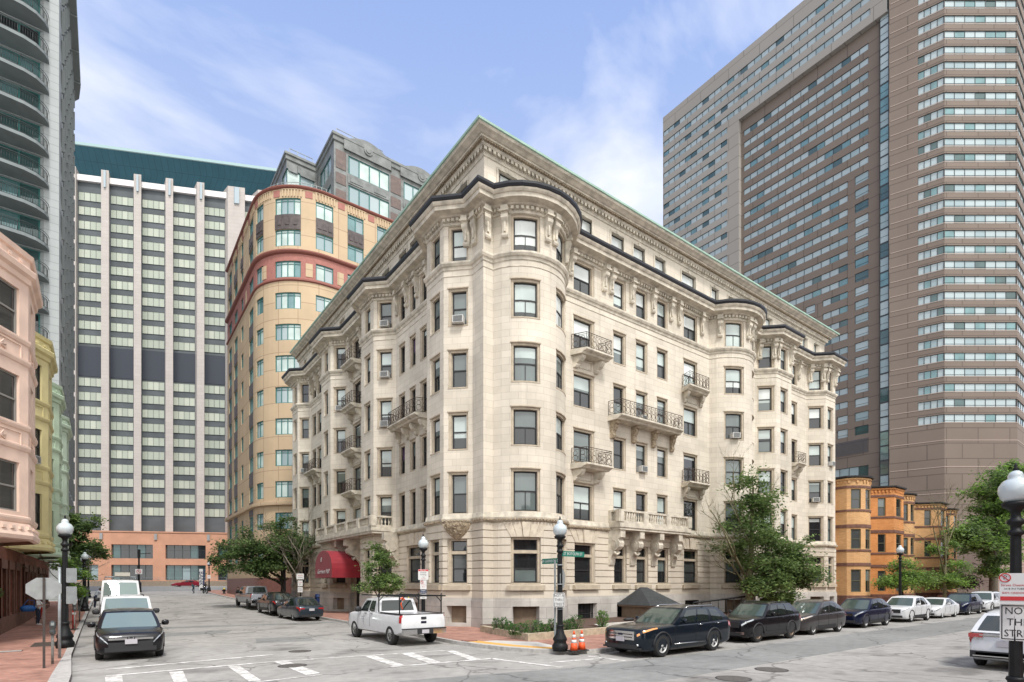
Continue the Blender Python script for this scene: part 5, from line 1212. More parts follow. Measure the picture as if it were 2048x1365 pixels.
t = thing('stop_sign', 'stop sign seen edge-on behind the corner lamp', 'stop sign', (lx + .22, ly + .1, 2.75), rot_for(lx, ly) + 1.32)
m = M(); pp = [(.38 * cos(pi / 8 + k * pi / 4), .38 * sin(pi / 8 + k * pi / 4)) for k in range(8)]; m.add([(x, 0, z) for x, z in pp] + [(x, .012, z) for x, z in pp], [tuple(range(8)), tuple(range(8, 16))[::-1]] + [(i, 8 + i, 8 + (i + 1) % 8, (i + 1) % 8) for i in range(8)]); m.build('plate', [SIGNB], t)
t = thing('sign_post', 'thin grey metal post strapped to the corner lamp', 'post', (lx - .17, ly + .08, .13)); m = M(); m.box(-.03, .03, -.02, .02, 0, 3.3); m.build('channel_post', [STEEL], t)
m = M(); 
for z in (1.5, 2.4, 3.1): m.lathe([(.13, z), (.132, z + .03)], (.17, -.08, 0), 14)
m.build('strap', [STEEL], t)
# right foreground signs
bx, by = lampB.location.x, lampB.location.y; r_ = rot_for(bx, by); ox, oy = cos(r_ - pi / 2) * .17, sin(r_ - pi / 2) * .17
sign((bx + ox + .1, by + oy - .07, 1.93), 'not_a_thru_street_sign', 'large white sign reading NOT A THRU STREET in the right foreground', .58, .62, SIGNW, r_, [('NOT A', .17, .19, SBLK, .85), ('THRU', .17, 0.0, SBLK, .9), ('STREET', .17, -.19, SBLK, .85)], border=SBLK)
def noparksym(x, z, r):
    def f(t):
        m = M(); m.tube([(x + r * cos(a), -.004, z + r * sin(a)) for a in [2 * pi * k / 20 for k in range(20)]], r * .13, 4, closed=True); m.tube([(x - r * .65, -.004, z + r * .65), (x + r * .65, -.004, z - r * .65)], r * .12, 4); m.build('symbol', [SRED], t)
        text_mesh('P', r * 1.4, 'symbol_letter', SBLK, t, (x, -.002, z), (radians(90), 0, 0), ex=.001)
    return f
def redbar(t):
    noparksym(-.11, .185, .07)(t)
    m = M(); m.box(-.17, .17, -.004, -.001, -.2, -.13); m.build('red_bar', [SRED], t)
sign((bx + ox - .02 , by + oy + .02, 2.5), 'street_cleaning_sign', 'white and red street cleaning sign above the large thru street sign', .36, .52, SIGNW, r_, [('Street Cleaning', .052, .06, SRED, 1), ('1st & 3rd TUES', .04, .0, SBLK, 1), ('8AM-12NOON', .045, -.07, SRED, 1), ('Tow Zone', .06, -.165, SIGNW, 1)], extra=redbar)
# parking signs behind the truck
dx_, dy_ = lampD.location.x, lampD.location.y; r_ = rot_for(dx_, dy_); ox, oy = cos(r_ - pi / 2) * .15, sin(r_ - pi / 2) * .15
def topred(t): m = M(); m.box(-.24, .24, -.003, -.0005, .17, .25); m.build('red_band', [SRED], t); text_mesh('Back Bay', .08, 'lettering', SIGNW, t, (0, -.005, .21), (radians(90), 0, 0), ex=.001)
sign((dx_ + ox, dy_ + oy, 3.0), 'permit_parking_sign', 'white permit parking sign with a red band behind the truck', .5, .52, SIGNW, r_, [('Permit', .1, .1, SBLK, 1), ('Parking', .1, 0, SBLK, 1), ('Only', .06, -.12, SBLK, 1), ('BACK BAY', .05, -.2, SRED, 1)], extra=topred)
def s2(t): noparksym(-.06, .13, .07)(t)
sign((dx_ + ox, dy_ + oy, 2.5), 'street_cleaning_sign', 'narrow white and red street cleaning sign under the permit parking sign', .32, .44, SIGNW, r_, [('Tow Zone', .05, 0, SRED, 1), ('8-12', .07, -.1, SRED, 1)], extra=s2)
sign((dx_ + ox, dy_ + oy, 2.17), 'park_boston_sign', 'small navy sign reading PARK BOSTON on the lamp behind the truck', .32, .19, SNAV, r_, [('PARK', .09, .04, SIGNW, 1), ('BOSTON', .065, -.045, SIGNW, 1)])
sign((dx_ + ox, dy_ + oy, 1.93), 'meter_info_sign', 'lowest small white sign on the lamp behind the truck', .32, .25, SIGNW, r_, [('Zone', .06, .05, STEEL, 1), ('6048', .06, -.07, SBLK, 1)])
# signs near the far tree
r_ = rot_for(13.7, 50)
sign((13.6, 49.3, 3.15), 'parking_sign', 'upper white parking sign by the dark tree left of the awning', .6, .5, SIGNW, r_, [('Permit', .13, .08, SRED, 1), ('Parking', .12, -.08, SBLK, 1)])
sign((13.6, 49.3, 2.55), 'parking_sign', 'middle white parking sign by the dark tree left of the awning', .4, .5, SIGNW, r_, [('2 HR', .13, .08, SRED, 1), ('8-6', .12, -.08, SBLK, 1)])
sign((13.6, 49.3, 2.0), 'parking_sign', 'lowest white parking sign by the dark tree left of the awning', .4, .45, SIGNW, r_, [('PARK', .12, .06, SNAV, 1), ('HERE', .1, -.08, SBLK, 1)])
t = thing('sign_post', 'dark post carrying the parking signs left of the awning', 'post', (13.68, 49.42, gz(49.4) + .13)); m = M(); m.cyl((0, 0, 0), (0, 0, 3.3), .05); m.build('post', [BLK], t); m = M(); m.cyl((0, 0, 3.3), (0, 0, 3.36), .06, .02); m.build('cap', [BLK], t)
# left foreground: stop sign from behind, meters, poles
sx_, sy_ = gp(88, 1337, .13)
r0 = 0.62
t = thing('stop_sign', 'octagonal stop sign seen from behind in the left foreground', 'stop sign', (sx_, sy_, .13), rot_for(sx_, sy_) + .08)
m = M(); m.box(-.03, .03, -.02, .02, 0, 2.62); m.build('post', [mat('rusty_brown_post', (.055, .045, .04), .7, noise_amt=.3, noise_scale=6)], t)
m = M(); pp = [(.43 * cos(pi / 8 + k * pi / 4), 2.30 + .34 * sin(pi / 8 + k * pi / 4)) for k in range(8)]; m.add([(x, .03, z) for x, z in pp] + [(x, .045, z) for x, z in pp], [tuple(range(8)), tuple(range(8, 16))[::-1]] + [(i, 8 + i, 8 + (i + 1) % 8, (i + 1) % 8) for i in range(8)]); m.build('octagon_plate', [SIGNB], t)
def meter(loc, label, rz=0.0):
    t = thing('parking_meter', label, 'parking meter', loc, rz, 'parking meters on the left pavement')
    m = M(); m.cyl((0, 0, 0), (0, 0, 1.0), .038, n=10); m.build('post', [mat('weathered_grey_post', (.19, .19, .175), .8, noise_amt=.35, noise_scale=14)], t)
    m = M(); m.lathe([(.05, 1.0), (.085, 1.06), (.085, 1.16), (.06, 1.2), (.09, 1.26), (.095, 1.36), (.08, 1.44), (.04, 1.5)], n=12); h = m.build('meter_head', [mat('dark_grey_meter', (.10, .11, .11), .4, .4, noise_amt=.2)], t)
    m = M(); m.box(-.045, .045, -.1, -.07, 1.34, 1.44); m.build('display', [G_LIGHT], h)
    return t
mt_ = meter(gp(105, 1329, .13) + (.13,), 'nearest parking meter beside the back of the stop sign', rot_for(-1.3, 23)); mt_.scale = (.88,) * 3
meter((-1.3, 36.2, .13), 'parking meter behind the red flexible bollard', 0); meter((-1.35, 44.6, .13), 'farther parking meter near the second left lamp', 0)
t = thing('metal_pole', 'plain silver metal pole standing in front of the left lamp', 'pole', gp(119, 1317, .13) + (.13,)); m = M(); m.cyl((0, 0, 0), (0, 0, 2.95), .042, n=10); m.build('tube', [STEEL], t); m = M(); m.cyl((0, 0, 2.95), (0, 0, 2.98), .045); m.build('cap', [STEEL], t)
for (dz, w_, h_, lb) in ((2.75, .36, .55, 'larger blank grey sign back on the left lamp'), (2.0, .36, .66, 'lower blank grey sign back on the left lamp')):
    sign((lampC.location.x + .2, lampC.location.y - .1, .13 + dz), 'blank_traffic_sign', lb, w_, h_, SIGNB, rot_for(-1.4, 27.3) + .5, [], back=SIGNW)
RBOL = mat('red_plastic_post', (.55, .03, .02), .5); WREF = mat('reflective_white_band', (.7, .7, .68), .4)
def bollard(loc, label, tilt=0):
    t = thing('flexible_bollard', label, 'bollard', loc, 0, 'red flexible posts'); t.rotation_euler = (0, tilt, 0)
    m = M(); m.lathe([(.25, 0), (.25, .03), (.12, .05)], n=14); m.build('rubber_foot', [mat('black_rubber', (.02, .02, .02), .8)], t)
    m = M(); m.lathe([(.08, .05), (.075, .95), (.07, 1.06), (.03, 1.12), (.05, 1.16), (.02, 1.2)], n=12); m.build('post', [RBOL], t)
    m = M(); m.lathe([(.079, .78), (.078, .9)], n=12); m.build('reflective_band', [WREF], t)
bollard((-1.35, 37.0, .13), 'upright red flexible post at the left kerb')
bollard((-3.6, 48.5, gz(48) + .13), 'leaning red flexible post by the brick wall', .18)
# cones
OR = mat('orange_cone_plastic', (.75, .095, .02), .5)
def cone(loc, label):
    t = thing('traffic_cone', label, 'traffic cone', loc, random.uniform(-.3, .3), 'orange traffic cones')
    m = M(); m.box(-.2, .2, -.2, .2, 0, .035); m.build('foot', [mat('black_rubber', (0, 0, 0))], t)
    def rr(z): return .15 - .12 * (z - .035) / .68
    for z0, z1, nm, mm in ((.036, .3, 'cone_body', OR), (.3, .42, 'reflective_band', WREF), (.42, .49, 'cone_middle', OR), (.49, .6, 'reflective_band', WREF), (.6, .73, 'cone_tip', OR)):
        m = M(); m.lathe([(rr(z0), z0), (rr(z1), z1)], n=18); m.build(nm, [mm], t)
cone(gp(1148, 1303, .13) + (.13,), 'orange traffic cone beside the corner lamp, left of the pair')
cone(gp(1163.5, 1301, .13) + (.13,), 'orange traffic cone nearer the parked cars, right of the pair')
# traffic signal at the avenue
t = thing('traffic_signal_pole', 'black traffic signal pole with a no left turn sign at the avenue', 'signal pole', (4.3, 107, gz(107)))
m = M(); m.lathe([(.38, 0), (.38, .2), (.34, .3), (.34, 1.5), (.2, 1.7), (.14, 1.8)], n=10); m.build('base', [BLK], t)
m = M(); m.lathe([(.14, 1.8), (.12, 6.8), (.05, 6.9)], n=10); m.build('shaft', [BLK], t)
m = M(); m.box(-.2, .2, -.2, .2, 5.6, 6.9); m.build('signal_head', [BLK], t)
m = M(); m.tube([(0, 0, 6.2), (1.6, 0, 6.35)], .05, 5); m.build('arm', [BLK], t)
x_, y_ = 4.3, 107
sign((4.25, 106.5, 4.4), 'no_left_turn_sign', 'white no turn sign with red slash on the signal pole', .95, .8, SIGNW, rot_for(4.3, 107), [], extra=lambda t_: noparksym(0, 0, .28)(t_))
sign((13.85, 103.7, 3.6), 'parking_sign', 'small white sign on the lamp by the motorcyclist', .5, .6, SIGNW, rot_for(13.9, 104), [('NO', .16, .1, SRED, 1)])
sign((87.95, 16.95, 3.4), 'blank_sign', 'pale blank sign on the lamp by the large right tree', .7, .8, SIGNW, rot_for(88, 17.2), [])
# vertical banner sign at the corner of the avenue
t = thing('banner_sign', 'tall white banner sign with dark letters behind the motorcyclist', 'sign', (14.2, 116, gz(112)), rot_for(13, 116)); m = M(); m.box(-.3, .3, -.1, .1, 0, 4.0); m.build('panel', [SIGNW], t); m = M(); m.box(.31, .55, -.1, .1, 0, 4.0); m.build('dark_edge', [SNAV], t)
text_mesh('BANK', 1.0, 'lettering', SNAV, t, (0, -.11, 2.2), (radians(90), radians(90), 0), ex=.01)
# fire hydrant
t = thing('fire_hydrant', 'small dark fire hydrant with a yellow cap at the far pavement corner', 'fire hydrant', (14.3, 92, gz(92) + .13))
m = M(); m.lathe([(.22, 0), (.22, .08), (.15, .1), (.15, .55), (.2, .58), (.2, .64)], n=12); m.cyl((-.3, 0, .45), (.3, 0, .45), .08); m.build('barrel', [BLK], t)
m = M(); m.lathe([(.17, .64), (.14, .8), (.05, .88)], n=12); m.build('cap', [mat('yellow_hydrant_cap', (.6, .5, .08), .5)], t)
# avenue edge: low wall with rail
t = thing('retaining_wall', 'low brown retaining wall with metal rail along the avenue', 'wall', (-40, 168, 1.6)); Q = local(-40, 168, 1.6)
WPp = Path([cam2w(-125, 126), cam2w(-20, 136)]); m = Q(); WPp.block(m, 0, WPp.L, 1.6, 3.0, -.4, 0); m.build('stone_wall', [mat('brown_stone_wall', (.26, .21, .16), .9, noise_amt=.15)], t)
m = Q()
for i in range(42): p = WPp.P(WPp.L * i / 41, 3.0, -.2); m.tube([p, (p[0], p[1], 3.9)], .03, 4)
for z in (3.45, 3.9): m.tube([WPp.P(0, z, -.2), WPp.P(WPp.L, z, -.2)], .03, 4)
m.build('metal_rail', [STEEL], t)
# mailbox blue, dark kiosk cabinet
t = thing('post_box', 'dark blue post box behind the tree trunk left of the awning', 'post box', (15.6, 50.6, gz(50) + .13)); m = M()
m.box(-.28, .28, -.3, .3, .25, 1.05); m.cyl((-.28, 0, 1.05), (.28, 0, 1.05), .3, n=16); m.build('body', [mat('postal_blue', (.02, .05, .17), .5)], t)
m = M()
for x in (-.24, .24):
    for y in (-.26, .26): m.box(x - .03, x + .03, y - .03, y + .03, 0, .25)
m.build('feet', [BLK], t); m = M(); m.box(-.2, .2, -.31, -.29, .98, 1.08); m.build('slot', [G_DARK], t)
t = thing('utility_cabinet', 'grey green utility cabinet beside the second left lamp', 'cabinet', (-1.5, 57, gz(57) + .13)); m = M(); m.box(-.35, .35, -.3, .3, 0, 1.9); m.build('cabinet', [mat('grey_green_cabinet', (.10, .13, .12), .6)], t); m = M(); m.box(-.37, .37, -.32, .32, 1.9, 1.96); m.build('lid', [BLK], t)
# basement stair house with a slate roof
t = thing('stairway_shelter', 'small shelter with a dark shingled hip roof below the stone balcony', 'shelter', (28.75, 23.3, .1)); m = M()
w2, d2 = 1.45, 1.0
m.box(-w2 + .25, w2 - .25, -d2 + .3, 1.6, 0, .95); m.build('wall', [BOARD], t)
m = M(); m.box(-w2, w2, -d2, 1.7, .951, 1.05); m.build('eaves_board', [mat('tan_fascia', (.30, .21, .15), .8)], t)
SH = brickmat('slate_shingles', (.055, .06, .062), (.045, .048, .05), (.02, .02, .02), .35, .16, .012, uv=False, stain=.3)
m = M(); a = [(-w2 - .15, -d2 - .15, 1.06), (w2 + .15, -d2 - .15, 1.06), (w2 + .15, 1.75, 1.06), (-w2 - .15, 1.75, 1.06), (-.3, .8, 2.2), (.4, .8, 2.2)]
m.add(a, [(0, 1, 5, 4), (1, 2, 5), (2, 3, 4, 5), (3, 0, 4), (0, 3, 2, 1)]); m.build('hip_roof', [SH], t)
t = thing('basement_railing', 'black metal handrail along the basement area below the round bay', 'railing', (33, 21.8, .13)); m = M(); m.tube([(-2, 0, 1.15), (6.5, .3, 1.55), (6.8, .3, 1.5)], .07, 6)
for i in range(9): m.tube([(-2 + i, .03 * i, 0), (-2 + i, .03 * i, 1.15 + i * .045)], .025, 4)
m.build('handrail', [BLK], t)
# ================================================================= vehicles
TYRE = mat('tyre_rubber', (.018, .018, .018), .75); RIMS = mat('silver_alloy', (.6, .6, .59), .35, .35); RIMD = mat('dark_alloy', (.06, .06, .06), .35, .6); RIMB = mat('bronze_brown_alloy', (.24, .18, .13), .4, .3); WELL = mat('wheel_well_black', (.008, .008, .008), .9)
CGL = mat('car_glass', (.012, .02, .018), .02, 0, .9, coat=0); CWS = mat('sky_paled_windshield_glass', (.20, .26, .25), .03, .3, .8); CWD = mat('tinted_windshield_glass', (.05, .075, .065), .03, .12, .9); PLAS = mat('black_car_plastic', (.022, .022, .024), .6); CHROME = mat('chrome', (.6, .6, .6), .12, 1.0); HLM = mat('clear_headlamp', (.42, .45, .47), .1, .3, 1.0, coat=1); HLA = mat('amber_headlamp', (.75, .28, .04), .2, 0, 1.0, coat=1); TLM = mat('red_tail_lamp', (.42, .008, .012), .15, 0, 1.0, coat=1)  # CWS: paler, part-metal colour stands in for a bright sky reflection
PLATE = mat('licence_plate_white', (.45, .43, .46), .5)
def paint(n, c, metal=.0, rough=.28): return mat(n, c, rough, metal, .25, coat=.55, noise_amt=.06, noise_scale=4)
P_NAVY = paint('dark_navy_car_paint', (.006, .012, .02), .3); P_BLK = paint('black_car_paint', (.006, .006, .008), .2); P_GREY = paint('warm_grey_car_paint', (.075, .07, .07), .5); P_WHT = paint('white_car_paint', (.62, .63, .64)); P_SLATE = paint('slate_blue_grey_paint', (.035, .05, .065), .5); P_SILV = paint('medium_grey_pickup_paint', (.17, .18, .20), .5); P_RED = paint('dark_red_car_paint', (.22, .012, .025), .2); P_DNAVY = paint('midnight_blue_car_paint', (.004, .008, .03), .2)
def wheel_proto(r, w_, rimm, nsp, deep=.03):
    m = M(); m.lathe([(r * .64, -w_ / 2), (r * .9, -w_ / 2), (r * .98, -w_ * .38), (r, -w_ * .2), (r, w_ * .2), (r * .98, w_ * .38), (r * .9, w_ / 2), (r * .64, w_ / 2)], n=28, caps=False)
    m.v = [(x, z, y) for x, y, z in m.v]; wh = m.build('wheel', [TYRE], sharp=40)
    for sd_ in (1,):
        m = M(); y = w_ / 2 * .8
        m.lathe([(r * .66, y), (r * .64, y + .012), (r * .56, y - .005), (r * .55, y - .05)], n=28, caps=False)
        m.lathe([(r * .16, y - .02), (r * .14, y + .006), (0.001, y + .008)], n=12)
        for k in range(nsp):
            a = 2 * pi * k / nsp
            for da in ((-.13, .13) if nsp <= 6 else (0,)):
                a1 = a + da * .7; a2 = a + da
                for (p0, p1, hw) in (((r * .12 * cos(a1), r * .12 * sin(a1)), (r * .62 * cos(a2), r * .62 * sin(a2)), r * .045),):
                    d = Vector((p1[0] - p0[0], p1[1] - p0[1])).normalized(); n_ = Vector((-d.y, d.x)) * hw
                    P0 = Vector(p0); P1 = Vector(p1)
                    m.add([(P0.x - n_.x, P0.y - n_.y, y - .01), (P1.x - n_.x, P1.y - n_.y, y - .006), (P1.x + n_.x, P1.y + n_.y, y - .006), (P0.x + n_.x, P0.y + n_.y, y - .01), (P0.x - n_.x, P0.y - n_.y, y - .05), (P1.x - n_.x, P1.y - n_.y, y - .05), (P1.x + n_.x, P1.y + n_.y, y - .05), (P0.x + n_.x, P0.y + n_.y, y - .05)], [(0, 1, 2, 3), (0, 4, 5, 1), (3, 2, 6, 7)])
        m.v = [(x, z, y_) for x, y_, z in m.v]; m.build('rim', [rimm], wh)
        m = M(); m.lathe([(r * .65, y - .07), (.001, y - .072)], n=20); m.v = [(x, z, y_) for x, y_, z in m.v]; m.build('brake_disc', [WELL], wh)
    return wh
_wp = {}
def interp(tab, x):
    if x <= tab[0][0]: return tab[0][1]
    for i in range(len(tab) - 1):
        if x <= tab[i + 1][0]:
            f = (x - tab[i][0]) / (tab[i + 1][0] - tab[i][0]); f = f * f * (3 - 2 * f) if len(tab[0]) > 2 else f
            return tab[i][1] + (tab[i + 1][1] - tab[i][1]) * f
    return tab[-1][1]
def car(label, cat, name, loc, rz, S):
    """x forward, y left. S: spec dict, x measured from the front bumper (0) to the rear (L)"""
    L, W = S['L'], S['W']; hw0 = W / 2; t = thing(name, label, cat, loc, rz, S.get('group'))
    pm = S['paint']; r = S['r']; wx = S['wx']; low = S.get('low', PLAS); X = lambda x: L / 2 - x
    top = S['top']; bot = S['bot']          # tables of (x,z)
    plan = S.get('plan', [(0, .64), (.05, .78), (.14, .89), (.35, .965), (.8, 1.0), (L - .9, 1.0), (L - .3, .96), (L - .08, .90), (L, .84)])
    xs = sorted(set([0, .03, .1, .25, .5, .8] + [round(p[0], 3) for p in top] + [L - .6, L - .25, L - .1, L - .03, L] + [L * i / 14 for i in range(15)]))
    xs = [x for i, x in enumerate(xs) if i == 0 or x - xs[i - 1] > .015]
    sh = S.get('shoulder', .1)
    def ring(x):
        hw = hw0 * interp(plan, x); zt = interp(top, x); zb = interp(bot, x); h = zt - zb
        s_ = min(sh, h * .3)
        return [(0, zb), (hw * .86, zb), (hw * .955, zb + h * .07), (hw * .985, zb + h * .3), (hw, zb + h * .52), (hw * .985, zt - s_ * 1.15), (hw * .955, zt - s_ * .5), (hw * .88, zt - s_ * .12), (hw * .55, zt - .004 + S.get('crown', .02) * .6), (0, zt + S.get('crown', .02))]
    rings = [ring(x) for x in xs]; n = len(rings[0]); m = M(); vs = []
    for x, rg in zip(xs, rings):
        full = rg + [(-y, z) for y, z in rg[-2:0:-1]]
        vs += [(X(x), y, z) for y, z in full]
    K = 2 * n - 2; fs = []
    for i in range(len(xs) - 1):
        for k in range(K): fs.append((i * K + k, (i + 1) * K + k, (i + 1) * K + (k + 1) % K, i * K + (k + 1) % K))
    fs.append(tuple(range(K))); fs.append(tuple((len(xs) - 1) * K + k for k in range(K))[::-1])
    m.add(vs, fs, 0, smooth=True); body = m.build('body', [pm, WELL], t)
    cut = M()
    for wxx in wx:
        for sg in (1, -1): cut.cyl((X(wxx), sg * (hw0 - .27), r * 1.0), (X(wxx), sg * (hw0 + .3), r * 1.0), r * 1.15, n=26)
    cuts_ = [cut]
    if S.get('bed'):
        c2 = M(); b0, b1, bz = S['bed']; c2.box(X(b1), X(b0), -hw0 + .13, hw0 - .13, bz, 3); cuts_.append(c2)
    for cm_ in cuts_:
        co = cm_.build('cutter', [pm, WELL]); co.data.polygons.foreach_set('material_index', [1] * len(co.data.polygons))
        md = body.modifiers.new('b', 'BOOLEAN'); md.operation = 'DIFFERENCE'; md.solver = 'EXACT'; md.object = co; md.material_mode = 'TRANSFER'
        bm_ = bmesh.new(); bm_.from_mesh(co.data); bmesh.ops.recalc_face_normals(bm_, faces=bm_.faces); bm_.to_mesh(co.data); bm_.free()
    bm_ = bmesh.new(); bm_.from_mesh(body.data); bmesh.ops.recalc_face_normals(bm_, faces=bm_.faces); bm_.to_mesh(body.data); bm_.free()
    dg = bpy.context.evaluated_depsgraph_get(); dg.update(); me = bpy.data.meshes.new_from_object(body.evaluated_get(dg))
    for md in list(body.modifiers): co = md.object; body.modifiers.remove(md); bpy.data.objects.remove(co, do_unlink=True)
    body.data = me; me.set_sharp_from_angle(angle=radians(38))
    def surf(x, k, sg=1, off=.0):
        rg = ring(x); i = int(k); f = k - i; i2 = min(i + 1, n - 1); y = rg[i][0] + (rg[i2][0] - rg[i][0]) * f; z = rg[i][1] + (rg[i2][1] - rg[i][1]) * f
        dy, dz = rg[i2][0] - rg[i][0], rg[i2][1] - rg[i][1]; l = hypot(dy, dz) or 1
        return Vector((X(x), sg * (y + off * dz / l), z - off * dy / l))
    def patch(name_, mt, x0, x1, k0, k1, sg, off=.012, nx=4, nk=3, skew=0.0, par=None, k0b=None, k1b=None):
        m = M(); g = []
        k0b = k0 if k0b is None else k0b; k1b = k1 if k1b is None else k1b
        for i in range(nx + 1):
            fx = i / nx
            for j in range(nk + 1):
                fk = j / nk; xx = x0 + (x1 - x0) * fx + skew * fk; kk = (k0 + (k0b - k0) * fx) * (1 - fk) + (k1 + (k1b - k1) * fx) * fk
                g.append(surf(max(0, min(L, xx)), kk, sg, off) + Vector((off if xx < .12 else (-off if xx > L - .12 else 0), 0, 0)))
        fs = [(i * (nk + 1) + j, (i + 1) * (nk + 1) + j, (i + 1) * (nk + 1) + j + 1, i * (nk + 1) + j + 1) for i in range(nx) for j in range(nk)]
        m.add(g, fs if sg > 0 else [f[::-1] for f in fs], smooth=True); return m.build(name_, [mt], par or t)
    # greenhouse
    G = S['cab']; xw0, xw1, xr1, xr0 = G['x']; zr = S['H']; gb = hw0 * G.get('wb', .93); gt = hw0 * G.get('wt', .74); zrf = zr - G.get('crown', .07)
    zbf = interp(top, xw0) - .02; zbr = G.get('zr', interp(top, xr0)) - .02; bow = G.get('bow', .22)
    def zroof(u): return zrf + G.get('arch', .05) * sin(pi * min(1, max(0, u * .9 + .08)))
    zs0 = zroof(0); zs1 = zroof(1)
    def side(u, v, sg=1, off=0):
        xb = xw0 + bow * .55 + (xr0 - xw0 - bow * .55) * u; xt = xw1 + bow * .2 + (xr1 - xw1 - bow * .2) * u
        zb = zbf + (zbr - zbf) * u; zt_ = zroof(u); y = gb + (gt - gb) * v; bulge = .02 * sin(pi * v) + .015 * sin(pi * u)
        tp = G.get('taper', .05) * max(0, u - .5) * 2
        return Vector((X(xb + (xt - xb) * v), sg * (y + bulge - tp + off), zb + (zt_ - zb) * v))
    def front(s, v, off=0):      # s from -1 to 1
        xb = xw0 + bow * .55 * s * s; xt = xw1 + bow * .2 * s * s; y = (gb + (gt - gb) * v + .02 * sin(pi * v)) * s
        return Vector((X(xb + (xt - xb) * v) + off, y, zbf + (zs0 - zbf) * v + off * .6 + (.02 * (1 - s * s) * v)))
    def rear(s, v, off=0):
        xb = xr0 - bow * .3 * 0; y = (gb + (gt - gb) * v + .02 * sin(pi * v) - G.get('taper', .05)) * s; rb = G.get('rbow', .1)
        return Vector((X(xr0 + (xr1 - xr0) * v + rb * (1 - s * s)) - off, y, zbr + (zs1 - zbr) * v + off * .6 + .02 * (1 - s * s) * v))
    def grid(fn, nu, nv, flip=False, sm=True, mm=None):
        g = [fn(i / nu, j / nv) for i in range(nu + 1) for j in range(nv + 1)]
        fs = [(i * (nv + 1) + j, (i + 1) * (nv + 1) + j, (i + 1) * (nv + 1) + j + 1, i * (nv + 1) + j + 1) for i in range(nu) for j in range(nv)]
        mm.add(g, [f[::-1] for f in fs] if flip else fs, smooth=sm)
    m = M()
    for sg in (1, -1): grid(lambda u, v: side(u, v, sg), 10, 5, sg < 0, mm=m)
    grid(lambda u, v: front(u * 2 - 1, v), 8, 5, False, mm=m); grid(lambda u, v: rear(u * 2 - 1, v), 8, 5, True, mm=m)
    def roof(u, v):
        s_ = v * 2 - 1; a = side(u, 1, 1); x = a.x; zc = zroof(u)
        fr = front(s_, 1); rr_ = rear(s_, 1); x = fr.x + (rr_.x - fr.x) * u
        y = (gt + .015 * sin(pi * u) - G.get('taper', .05) * max(0, u - .5) * 2) * s_
        e = (1 - s_ ** 4); ez = min(1, 6 * min(u, 1 - u) + .0)
        return Vector((x, y, zc + .02 * (1 - s_ * s_) + (zr - zrf - .02) * e * ez ** .5 * .8))
    grid(roof, 14, 10, True, mm=m)
    # seams: weld
    gh = m.build('cabin_roof', [S.get('roofpaint', pm)], t); bm_ = bmesh.new(); bm_.from_mesh(gh.data); bmesh.ops.remove_doubles(bm_, verts=bm_.verts, dist=.012); bm_.normal_update(); bmesh.ops.recalc_face_normals(bm_, faces=bm_.faces); bm_.to_mesh(gh.data); bm_.free(); gh.data.set_sharp_from_angle(angle=radians(34))
    def gpatch(name_, fn, u0, u1, v0, v1, flip=False, nu=6, nv=4):
        m = M(); grid(lambda u, v: fn(u0 + (u1 - u0) * u, v0 + (v1 - v0) * v), nu, nv, flip, mm=m); return m.build(name_, [(CWS if S.get('bright') else CWD) if name_ == 'windshield' else CGL], t)
    gpatch('windshield', lambda u, v: front(u * 2 - 1, v, .01), .06, .94, .03, .9)
    if not G.get('norear'): gpatch('rear_window', lambda u, v: rear(u * 2 - 1, v, .01), .09, .91, G.get('rv', (.1, .86))[0], G.get('rv', (.1, .86))[1], True)
    for sg in (1, -1):
        for (u0, u1) in G['win']:
            gpatch('side_window', lambda u, v: side(u, v, sg, .008), u0, u1, G.get('v0', .08), G.get('v1', .86), sg < 0)
        if G.get('chrome'):
            m = M(); m.tube([side(u, .045, sg, .012) for u in (.04, .3, .6, .93)], .012, 4); m.build('window_trim', [CHROME], t)
        p = side(.07, .10, sg); mz = G.get('mz', .07); m = M(); c = Vector((p.x - .08, p.y + sg * .17, p.z + mz))
        m.lathe([(.02, -.09), (.09, -.07), (.105, 0), (.09, .07), (.02, .09)], (0, 0, 0), 12)
        ms = S.get('mirror', 1); m.v = [(c.x + y_ * .45 * ms, c.y + z_ * 1.15 * ms, c.z + x_ * .85 * ms) for x_, y_, z_ in m.v]
        m.tube([Vector((p.x - .05, p.y - sg * .01, p.z + .01)), Vector((c.x, c.y - sg * .06, c.z - .03))], .025, 5); m.build('mirror', [S.get('mirrorpaint', pm)], t)
        for u in S.get('handles', (.42, .72)):
            xx = xw0 + (xr0 - xw0) * u; m = M(); q0 = surf(xx, 5.1, sg, .02); q1 = surf(xx + .2, 5.1, sg, .02); m.tube([q0, (q0 + q1) / 2 + Vector((0, sg * .012, 0)), q1], .016, 5); m.build('door_handle', [S.get('handlemat', pm)], t)
        hs = S.get('head'); 
        if hs: patch('headlight', hs.get('m', HLM), hs['x'][0], hs['x'][1], hs['k'][0], hs['k'][1], sg, nx=6, k0b=hs.get('kb', hs['k'])[0], k1b=hs.get('kb', hs['k'])[1])
        ts = S.get('tail')
        if ts: patch('tail_light', TLM, L - ts['x'][0], L - ts['x'][1], ts['k'][0], ts['k'][1], sg, nx=5)
        if S.get('cladding', True):
            for wxx in wx:
                m = M(); pts_ = []
                for k in range(13):
                    a = pi * k / 12; zz_ = r + r * 1.19 * sin(a); xx = wxx - r * 1.19 * cos(a); pts_.append(Vector((X(xx), sg * (hw0 * interp(plan, min(L, max(0, xx))) * .985 + .005), zz_)))
                m.tube(pts_, .035, 5)
                if S.get('lipmat'): m.build('arch_trim', [S['lipmat']], t)
            patch('sill_trim', low, wx[0] + r * 1.2, wx[1] - r * 1.2, 1.3, 3.0, sg, .012)
        m = M()
